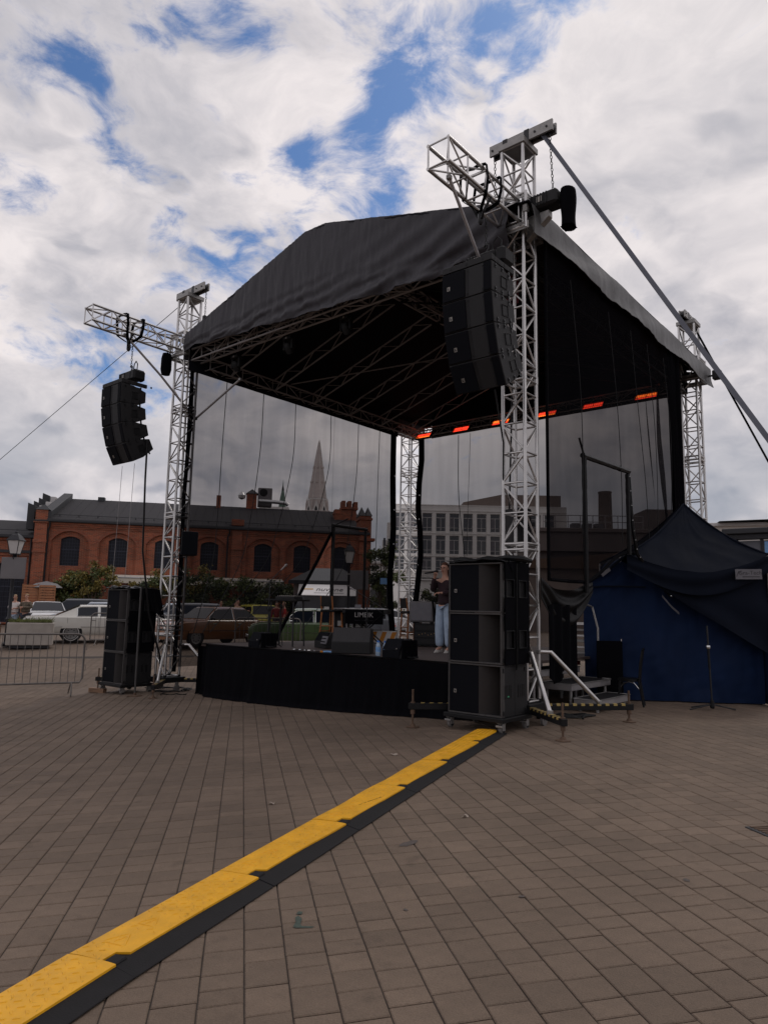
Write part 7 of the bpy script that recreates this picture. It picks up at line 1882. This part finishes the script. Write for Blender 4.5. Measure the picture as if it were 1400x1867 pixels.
    MB().add([(12.05, 4.85, 10.0), (12.95, 4.85, 10.0), (12.95, 5.75, 10.0), (12.05, 5.75, 10.0), (12.5, 5.3, 10.4)], [(0, 1, 4), (1, 2, 4), (2, 3, 4), (3, 0, 4)]).build('chimney_roof', MT['zinc'], t)
    MB().box(12.95, 14.0, 5.6, 6.5, 9.2, 10.6).build('fan_unit', MT['signback'], t, bevel=.04); MB().lathe([(.02, -.06), (.26, -.06), (.30, 0), (.02, 0)], (13.35, 5.59, 10.25), 16, 'Y').build('fan_mouth', MT['black'], t)
    MB().path([(13.0, 5.2, 9.52), (14.2, 5.2, 9.50), (15.0, 5.2, 9.45), (15.2, 5.2, 9.3)], .15, 10).build('duct', MT['steel'], t, smooth=True)
    MB().lathe([(.05, 0), (.25, .1), (.28, .3), (.15, .5), (.02, .6)], (11.75, 4.8, 9.5), 12).build('roof_cowl', MT['steel'], t, smooth=True)
    # castellated stack and twin pyramid turret at the right end
    m = MB(); m.box(18.4, 20.0, 2.8, 3.6, 7.0, 8.85); m.box(18.35, 18.95, 2.75, 3.65, 8.5, 8.62)
    m.box(18.85, 20.1, 2.7, 3.7, 8.85, 9.05)
    for i in range(3): m.box(18.9 + i * .45, 19.18 + i * .45, 2.75, 3.65, 9.05, 9.50 - .05 * (i == 2))
    m.build('chimney', MT['brick'], t, bevel=.02)
    m = MB(); m.box(19.75, 20.55, -.24, 1.2, 0, 8.05); m.box(19.68, 20.62, -.32, 1.28, 7.75, 7.90); m.box(19.68, 20.62, -.32, 1.28, 5.36, 5.56); m.box(19.68, 20.80, -.40, .3, 6.30, 6.50); m.build('turret', MT['brick'], t, bevel=.015)
    for u in (19.72, 20.16): MB().add([(u, -.3, 8.05), (u + .44, -.3, 8.05), (u + .44, 1.2, 8.05), (u, 1.2, 8.05), (u + .22, .4, 8.75)], [(0, 1, 4), (1, 2, 4), (2, 3, 4), (3, 0, 4)]).build('turret_roof', MT['zinc'], t)
    # downpipes
    for u in (.02, 11.05): MB().path([(u, -.28, 6.72), (u, -.2, 6.45), (u - .1, -.10 - .02, 6.2), (u - .1, -.12, 0)], .055, 7).build('downpipe', MT['iron'], t, smooth=True)
    # cream awning over the ground floor
    a = MB(); a.add([(3.9, -.05, 3.52), (14.6, -.05, 3.52), (14.6, -1.5, 3.30), (3.9, -1.5, 3.30), (14.6, -1.5, 2.95), (3.9, -1.5, 2.95)], [(0, 3, 2, 1), (3, 5, 4, 2)]); a.build('awning', MT['awn'], t)
    MB().tube((3.9, -1.5, 3.31), (14.6, -1.5, 3.31), .05, 8).build('awning_tube', MT['bwhite'], t)
    for u in (5.0, 8.5, 12.2, 15.5, 18.2): MB().box(u, u + 1.3, -.03, .02, 0.3, 2.6).build('doorway', MT['wglass2'], t)
    return t
brick_hall()
def low_hall():
    t = thing('brick_annex', 'lower red brick wing at the left edge with a tall arched window', 'building', (-20.995, 44.0, 0), FA)
    w = MB(); wall_with_arches(w, -9.0, -.95, 0, 5.75, [(-5.6, .95, .2, 3.6, .6), (-2.35, .95, .2, 3.6, .6)], .55, .3); w.box(-9, -.95, .9, 8, 0, 5.7); w.build('wall', MT['brick'], t)
    for c in (-5.6, -2.35): arch_window(t, c, .95, .4, 3.6, .6, .83, 8, 12)
    m = MB(); m.box(-9, -.95, .45, .55, 4.55, 4.72); m.box(-9, -.95, .42, .55, 5.5, 5.66); m.build('brick_band', MT['brick'], t)
    MB().box(-9, -.92, .36, .54, 4.72, 4.90).build('ledge', MT['zinc'], t)
    MB().box(-9, -.92, .20, .45, 5.66, 5.88).build('gutter', MT['zinc'], t, bevel=.03)
    MB().add([(-9, .3, 5.88), (-.9, .3, 5.88), (-.9, 4.2, 7.15), (-9, 4.2, 7.15), (-9, 8, 5.9), (-.9, 8, 5.9)], [(0, 1, 2, 3), (3, 2, 5, 4), (0, 3, 4), (1, 5, 2)]).build('roof', MT['slate'], t)
    MB().tube((-9, .8, 6.2), (-.9, .8, 6.2), .02, 5).build('snow_guard', MT['zinc'], t)
    MB().path([(-1.12, .35, 5.66), (-1.12, .45, 0)], .055, 7).build('downpipe', MT['iron'], t, smooth=True)
low_hall()

def pale_building():
    t = thing('pale_office_building', 'pale grey four storey office building with tall windows in regular rows', 'building', (.95, 95, 0), 0)
    U1, H = 24.0, 16.0
    cols = [1.55 - .95 + 1.855 * k for k in range(0, 12)]
    rows = [(12.45, 14.95), (9.35, 11.90), (7.15, 8.95)]
    hw = .66
    w = MB(); 
    # facade built around openings
    zc = 6.3
    zs = [zc]
    for (a, b) in reversed(rows): zs += [a, b]
    zs += [H]
    for i in range(0, len(zs) - 1, 2): w.box(0, U1, 0, .5, zs[i], zs[i + 1])
    for (a, b) in rows:
        x = 0
        for c in cols:
            if c + .2 < 0: continue
            w.box(x, c, 0, .5, a, b); x = c + 2 * hw
        w.box(x, U1, 0, .5, a, b)
    w.box(0, U1, .55, 12, 0, H - .05)
    w.build('wall', MT['plaster'], t)
    tr = MB()
    for z in (15.25, 12.15, 9.05): tr.box(-.08, U1, -.10, -.002, z, z + .10)
    tr.box(-.12, U1, -.16, -.002, 6.15, 6.3); tr.box(-.15, U1, -.25, .6, 5.75, 5.95)
    tr.box(-.06, U1, -.06, -.002, 12.05, 12.12); tr.box(-.06, U1, -.06, .4, H, H + .12)
    tr.build('string_course', MT['plaster'], t)
    # one window of each size, then copies
    def win(c, a, b, first):
        h = b - a
        if first is None:
            g = MB(); g.box(0, 2 * hw, .26, .30, 0, h); g_ = g.build('window', MT['wglass'], t)
            f = MB(); f.box(0, .06, .20, .26, 0, h); f.box(2 * hw - .06, 2 * hw, .20, .26, 0, h); f.box(.06, 2 * hw - .06, .20, .26, 0, .06); f.box(.06, 2 * hw - .06, .20, .26, h - .06, h); f.box(.06, 2 * hw - .06, .20, .26, h * .74, h * .74 + .08); f.box(hw - .035, hw + .035, .20, .255, .06, h * .74); f.box(.06, 2 * hw - .06, .205, .255, h * .20, h * .20 + .05)
            f.build('frame', MT['bwhite'], g_)
            s = MB(); s.box(-.06, 2 * hw + .06, -.08, .26, -.08, 0); s.build('sill', MT['plaster'], g_)
            cu = MB(); cu.box(.07, hw - .05, .258, .262, h * .22, h * .74); cuo = cu.build('blind', MT['label'], g_)
            g_.location = (c, 0, a); return g_
        n = first.copy(); COL.objects.link(n); n.location = (c, 0, a)
        for q, ch in enumerate(kids(first)):
            if ch.name.startswith('blind') and int(c * 7 + a * 3) % 3: continue
            k = ch.copy(); COL.objects.link(k); k.parent = n
        return first
    for (a, b) in rows:
        f = None
        for c in cols:
            if c + .2 < 0: continue
            f = win(c, a, b, f)
    # balustrade
    b = MB(); b.box(0, U1, -.22, -.08, 7.0, 7.1); b.box(0, U1, -.22, -.08, 6.32, 6.40)
    for i in range(90): b.box(.1 + i * .265, .20 + i * .265, -.19, -.11, 6.40, 7.0)
    for i in range(8): b.box(.0 + i * 3.0, .5 + i * 3.0, -.24, -.06, 6.3, 7.05)
    b.build('balustrade', MT['plasterw'], t)
    # ground floor with plain windows
    gf = MB(); gf.box(-.1, U1, .02, .54, 0, 5.7); gf.build('ground_floor_wall', MT['plaster'], t)
    for c in (2.4, 6.0, 9.6, 13.2): 
        MB().box(c, c + 1.3, -.02, .03, 1.3, 4.6).build('window', MT['wglass'], t)
        f = MB(); f.box(c + .62, c + .68, -.05, -.022, 1.3, 4.6)
        for q in range(3): f.box(c, c + 1.3, -.05, -.022, 2.0 + q * .8, 2.06 + q * .8)
        f.build('frame', MT['bwhite'], t)
    # stepped left flank
    for i, (x0, z) in enumerate(((-1.1, 11.3), (-.45, 13.9))):
        MB().box(x0, x0 + .65, 2 + i, 12, 0, z).build('side_wing', MT['plaster'], t)
        for k in range(4): MB().box(x0 + .15, x0 + .45, 1.96 + i, 2.0 + i, 4.2 + k * 2.1, 5.3 + k * 2.1).build('window', MT['wglass'], t)
    # sloping roof storey
    MB().add([(10.2, 3, H), (U1, 3, H), (U1, 9, H), (10.2, 9, H), (10.2, 3, 17.0), (15.6, 3, 18.2), (U1, 3, 18.2), (10.2, 9, 17.0), (15.6, 9, 18.2), (U1, 9, 18.2)], [(0, 1, 6, 5, 4), (4, 5, 8, 7), (5, 6, 9, 8), (0, 4, 7, 3)]).build('roof_storey', MT['browncl'], t)
    MB().box(9.5, 10.2, 3.2, 5, H, 16.5).build('roof_box', MT['signback'], t)
pale_building()
t = thing('low_villa', 'low pale villa with arched openings left of the office building', 'building', (-4.4, 70, 0), R(6))
w = MB(); wall_with_arches(w, 0, 5.2, 0, 6.2, [(2.4, .45, 1.0, 3.4, .45), (3.7, .45, 1.0, 3.4, .45)], 0, .4); w.box(0, 5.2, .4, 6, 0, 6.2); w.build('wall', MT['plaster'], t)
MB().box(-.2, 5.4, -.3, 6.2, 6.2, 6.5).build('cornice', MT['plaster'], t, bevel=.05); MB().box(-.1, 5.3, -.1, 0, 4.5, 4.65).build('string_course', MT['plaster'], t)
for c in (2.4, 3.7): MB().box(c - .45, c + .45, .38, .395, 1.0, 3.85).build('window', MT['wglass'], t)

# brown shed roof between the office building and the tall mast
t = thing('brown_shed', 'low building with a rusty brown sloping roof behind the subwoofer stack', 'building', (6.9, 55, 0), R(-4))
MB().box(0, 16, 0, 8, 0, 5.3).build('wall', MT['browncl'], t); MB().add([(-.3, -.5, 5.3), (16, -.5, 6.8), (16, 8, 6.8), (-.3, 8, 5.3), (-.3, -.5, 5.1), (16, -.5, 5.1), (16, 8, 5.1), (-.3, 8, 5.1)], [(0, 1, 2, 3), (4, 5, 1, 0), (5, 6, 2, 1), (7, 4, 0, 3)]).build('roof', MT['rust'], t)

def factory():
    t = thing('factory_block', 'dark flat roofed factory block with a roof railing and a round chimney behind the gauze', 'building', (13.2, 60, 0), R(-2))
    MB().box(0, 16, 0, 14, 0, 8.6).build('wall', MT['darkb'], t); MB().box(-.2, 16.2, -.25, 14, 8.6, 8.95).build('roof_edge', MT['darkb'], t, bevel=.05)
    MB().box(0, 15, -.9, -.0, 6.9, 7.15).build('gallery', MT['darkb'], t)
    r = MB()
    for z in (9.5, 10.05): r.tube((.5, -.1, z), (9, -.1, z), .035, 5)
    for i in range(9): r.tube((.5 + i * 1.06, -.1, 8.9), (.5 + i * 1.06, -.1, 10.05), .035, 5)
    r.build('railing', MT['dalu'], t)
    w0 = None
    for j in range(2):
        for i in range(9):
            if w0 is None: w0 = MB().box(0, .9, -.02, .03, 0, 1.4).build('window', MT['wglass'], t); c = w0
            else: c = w0.copy(); COL.objects.link(c)
            c.location = (.8 + i * 1.6, 0, 2.4 + j * 2.6)
    MB().lathe([(.62, 8.9), (.56, 12.35), (.60, 12.4), (.60, 12.5), (.45, 12.5)], (6.4, 2, 0), 18).build('chimney', MT['browncl'], t, smooth=True)
    MB().box(10, 14, 2, 6, 8.9, 11.0).build('roof_house', MT['darkb'], t)
    for i in range(3): MB().box(3.2 + i * 1.0, 3.9 + i * 1.0, .8, 1.8, 8.9, 9.5).build('roof_unit', MT['signback'], t)
factory()
def right_pavilion():
    t = thing('glass_pavilion', 'flat roofed pavilion with dark beams and large glass panes at the right edge', 'building', (18.6, 40, 0), R(-18))
    MB().box(.2, 9, .3, 9, 0, 6.4).build('wall', MT['plaster'], t)
    MB().box(-.2, 9.4, -.3, 9, 6.75, 6.95).build('roof_slab', MT['bwhite'], t, bevel=.03); MB().box(.1, 9, .0, 9, 6.4, 6.75).build('fascia', MT['plasterw'], t)
    MB().add([(.5, -1.0, 6.95), (9, -1.0, 7.15), (9, 7, 7.6), (.5, 7, 7.25)], [(0, 1, 2, 3)]).build('roof_cladding', MT['slate'], t)
    t2 = thing('glazed_frame', 'dark steel framed glazing with slanting struts at the right edge', 'glazing', (15.55, 31.5, 0), R(-36))
    MB().box(0, 6, -.2, .2, 5.05, 5.30).build('top_beam', MT['iron'], t2, bevel=.02); MB().box(-.2, 6, -.35, .35, 5.30, 5.55).build('roof_fascia', MT['zinc'], t2, bevel=.03)
    for x in (.35, 1.35, 2.35, 3.35): MB().box(x - .06, x + .06, -.1, .1, 0, 5.05).build('mullion', MT['iron'], t2)
    for i in range(3): MB().box(.41 + i, 1.29 + i, -.02, .02, .1, 5.0).build('pane', MT['pglass'], t2)
    MB().box(1.41, 2.29, -.06, .06, 4.30, 4.42).build('opening_light', MT['iron'], t2); MB().box(1.45, 2.25, -.05, -.022, 4.45, 4.95).build('pane', MT['bluewrap'], t2)
    MB().add([(.0, -.3, 5.1), (.35, -.3, 5.1), (1.0, -.3, 3.4), (.75, -.3, 3.4), (.0, -.1, 5.1), (.35, -.1, 5.1), (1.0, -.1, 3.4), (.75, -.1, 3.4)], [(0, 1, 2, 3), (4, 5, 6, 7), (0, 4, 7, 3), (1, 5, 6, 2)]).build('strut', MT['iron'], t2)
    MB().add([(2.9, -.4, 5.2), (3.15, -.4, 5.2), (2.1, -.4, 2.4), (1.85, -.4, 2.4), (2.9, -.2, 5.2), (3.15, -.2, 5.2), (2.1, -.2, 2.4), (1.85, -.2, 2.4)], [(0, 1, 2, 3), (4, 5, 6, 7), (0, 4, 7, 3), (1, 5, 6, 2)]).build('strut', MT['zinc'], t2)
MT['pglass'] = pm('sky_reflecting_glass', (.20, .20, .22), .10, .6, .25, .8)
right_pavilion()
def spire():
    t = thing('church_spire', 'tall pale stone church spire with small gables at its foot', 'church', (-21.2, 220, 0), 0)
    m = MB(); n = 8
    prof = [(3.1, 36.2), (2.75, 38.5), (1.42, 47.5), (.28, 54.6), (.05, 55.6)]
    m.lathe(prof, (0, 0, 0), n); s = m.build('spire', MT['stone'], t); s.rotation_euler = (0, 0, R(22.5))
    r = MB()
    for i in range(8):
        a = 2 * math.pi * i / 8; r.path([(rr * math.cos(a), rr * math.sin(a), z) for rr, z in prof[:4]], .08, 4)
    ro = r.build('rib', MT['plaster'], s)
    MB().lathe([(3.1, 35.7), (3.1, 36.1), (2.8, 36.25)], (0, 0, 0), 8).build('cornice', MT['plaster'], t).rotation_euler = (0, 0, R(22.5))
    MB().lathe([(3.3, 24), (3.3, 33.4), (2.95, 35.7)], (0, 0, 0), 8).build('tower', MT['stone'], t).rotation_euler = (0, 0, R(22.5))
    for i in range(8):
        a = 2 * math.pi * i / 8; M_ = Matrix.Rotation(a, 4, 'Z')
        g = MB(M_); g.prism([(-1.15, 32.0), (1.15, 32.0), (0, 35.6)], -3.45, -2.6, 'Y'); go = g.build('gable', MT['plaster'], t)
        o = MB(M_); o.prism([(-.40, 30.5), (.40, 30.5), (.40, 32.8), (0, 33.7), (-.40, 32.8)], -3.49, -3.46, 'Y'); o.build('louvre_opening', MT['zinc'], go)
        for zc in (41.2, 46.0):
            rr = 2.75 - (zc - 38.5) / 9 * 1.33
            d = MB(M_); d.prism([(-.24, zc), (.24, zc), (0, zc + .75)], -rr * .98 - .14, -rr * .6, 'Y'); d.build('dormer', MT['stone'], t)
        pn = MB(Matrix.Rotation(a + R(22.5), 4, 'Z')); pn.lathe([(.32, 31), (.32, 34.2), (.02, 36.4)], (0, -3.5, 0), 6); pn.build('pinnacle', MT['stone'], t)
    MB().box(-4.4, 4.4, -4.2, 4.2, 0, 32).build('church_tower', MT['stone'], t)
spire()
t = thing('green_spire', 'thin green copper spire beyond the brick hall roof', 'church', (-38.1, 260, 0), 0)
MB().lathe([(1.9, 30), (1.65, 37.5), (.9, 43.0), (.28, 46.2), (.05, 49.5)], (0, 0, 0), 8).build('spire', MT['copper'], t); MB().lathe([(.5, 45.5), (.35, 46.5), (.12, 47.6)], (0, 0, 0), 8).build('lantern', MT['zinc'], t)
t = thing('far_block', 'small pale tower block between the roof ducts and the green spire', 'building', (-23.0, 128, 0), R(5))
MB().box(0, 5.4, 0, 5, 0, 20.2).build('wall', MT['plaster'], t); MB().box(4.0, 4.8, -.05, 0, 17.0, 19.2).build('window', MT['wglass'], t)
t = thing('town_block', 'plain pale block closing the street behind the trees', 'building', (-12.5, 82, 0), R(4))
MB().box(0, 10, 0, 6, 0, 6.0).build('wall', MT['plaster'], t)

# ================================================================== TREES
def tree(label, x, y, h, trunk_h, blobs, n, mats, seed, size=.16, group='small trees along the brick hall'):
    rg = random.Random(seed); z = gz(x, y)
    t = thing('deciduous_tree', label, 'tree', (x, y, z), 0, group)
    m = MB(); m.path([(0, 0, 0), (.03, .02, trunk_h * .5), (0, .0, trunk_h), (.04, 0, h * .75)], [.09, .075, .06, .02], 7)
    for (bx, by, bz, r) in blobs:
        m.path([(0, 0, trunk_h * .8), (bx * .5, by * .5, (trunk_h * .8 + bz) / 2 + .1), (bx, by, bz), (bx * 1.3, by * 1.3, bz + r * .6)], [.05, .035, .02, .008], 5)
    m.build('trunk', MT['bark'], t, smooth=True)
    tot = sum(r ** 3 for *_, r in blobs); bins = {k: MB() for k in mats}
    for (bx, by, bz, r) in blobs:
        k = int(n * r ** 3 / tot); subs = [(rg.gauss(0, .5), rg.gauss(0, .5), rg.gauss(0, .42)) for _ in range(max(5, int(9 * r * 1.5)))]
        mt = [rg.choice(mats) for _ in subs]
        for i in range(k):
            j = rg.randrange(len(subs)); s = subs[j]
            p = Vector((bx + r * (s[0] + rg.gauss(0, .22)), by + r * (s[1] + rg.gauss(0, .22)), bz + r * (s[2] * .85 + rg.gauss(0, .16))))
            sz = size * rg.uniform(.55, 1.2); a = Vector((rg.gauss(0, 1), rg.gauss(0, 1), rg.gauss(0, .7))).normalized(); b = a.orthogonal().normalized(); b = (Matrix.Rotation(rg.uniform(0, 6.3), 3, a) @ b); c = a.cross(b)
            bins[mt[j]].add([p - b * sz * .5, p + c * sz * .32 - b * .05 * sz, p + b * sz * .55 + a * sz * .1, p - c * sz * .32 - b * .05 * sz], [(0, 1, 2, 3)])
    for k, b in bins.items():
        if b.v: b.build('crown', MT[k], t, fix=False)
tree('bushy green tree behind the black estate, left of the cream awning', -18.2, 41.8, 3.6, .7, [(-.5, 0, 2.4, .75), (.45, .1, 2.2, .8), (-.1, -.2, 1.5, .75), (.9, 0, 2.9, .5), (-.9, 0, 1.9, .55)], 5200, ['leaf', 'leaf', 'leaf2', 'leafd'], 1)
tree('yellowing tree half in front of the second arched window', -16.9, 41.2, 3.7, 1.2, [(-.5, 0, 3.0, .7), (.5, .1, 3.3, .6), (1.1, 0, 2.7, .55), (-1.0, 0, 2.6, .6), (0, 0, 2.4, .65)], 3600, ['leaf', 'leaf2', 'leaf2'], 2)
tree('small tree behind the left subwoofer stack, before the cream awning', -13.6, 41.5, 3.7, 1.0, [(-.5, 0, 2.6, .65), (.4, 0, 2.9, .65), (1.0, .1, 2.3, .6), (0, 0, 2.0, .6)], 3200, ['leaf', 'leaf2', 'leafd'], 3)
tree('small leafy tree behind the left mast and gauze', -10.9, 41.0, 3.9, 1.0, [(-.7, 0, 2.8, .75), (.5, 0, 3.0, .75), (1.2, .1, 2.3, .7), (0, 0, 1.9, .8)], 3600, ['leaf', 'leafd', 'leaf2'], 4)
tree('dark tree behind the bronze car roof', -8.6, 40.6, 3.4, .8, [(-.6, 0, 2.3, .75), (.5, 0, 2.5, .75), (1.1, 0, 1.8, .7), (-.2, 0, 1.5, .8)], 3400, ['leafd', 'leaf'], 5)
tree('dark tree behind the pointing man', -6.3, 40.6, 3.3, .8, [(-.6, 0, 2.2, .75), (.5, 0, 2.4, .75), (1.0, 0, 1.8, .7), (-.2, 0, 1.5, .8)], 3400, ['leafd', 'leaf'], 6)
tree('dark tree beside the kiosk, at the end of the cream awning', -4.75, 40.2, 3.0, .8, [(-.4, 0, 2.2, .6), (.3, 0, 2.4, .6), (0, 0, 1.6, .7)], 2600, ['leafd', 'leaf'], 7)
tree('taller loose tree between the brick hall and the pale office building', -.15, 46.0, 6.0, 2.4, [(-.6, 0, 3.2, .8), (.3, 0, 4.4, .8), (.6, 0, 5.4, .55), (1.0, 0, 3.6, .7), (-.4, 0, 5.0, .6), (.1, 0, 2.7, .7)], 3600, ['leafd', 'leaf', 'leaf'], 8, .2)
tree('low dark tree at the foot of the pale office building behind the singer', 4.75, 62, 4.2, 1.0, [(-.5, 0, 2.6, .9), (.7, 0, 3.0, .9), (1.3, 0, 2.2, .9), (0, 0, 1.6, .9)], 2600, ['leafd', 'leaf'], 9, .22)
tree('low dark bush left of the rear mast, before the villa', -.9, 60, 3.2, .8, [(-.5, 0, 1.8, .9), (.7, 0, 2.0, .9), (1.9, 0, 1.6, .8)], 2000, ['leafd', 'leaf'], 10, .22)
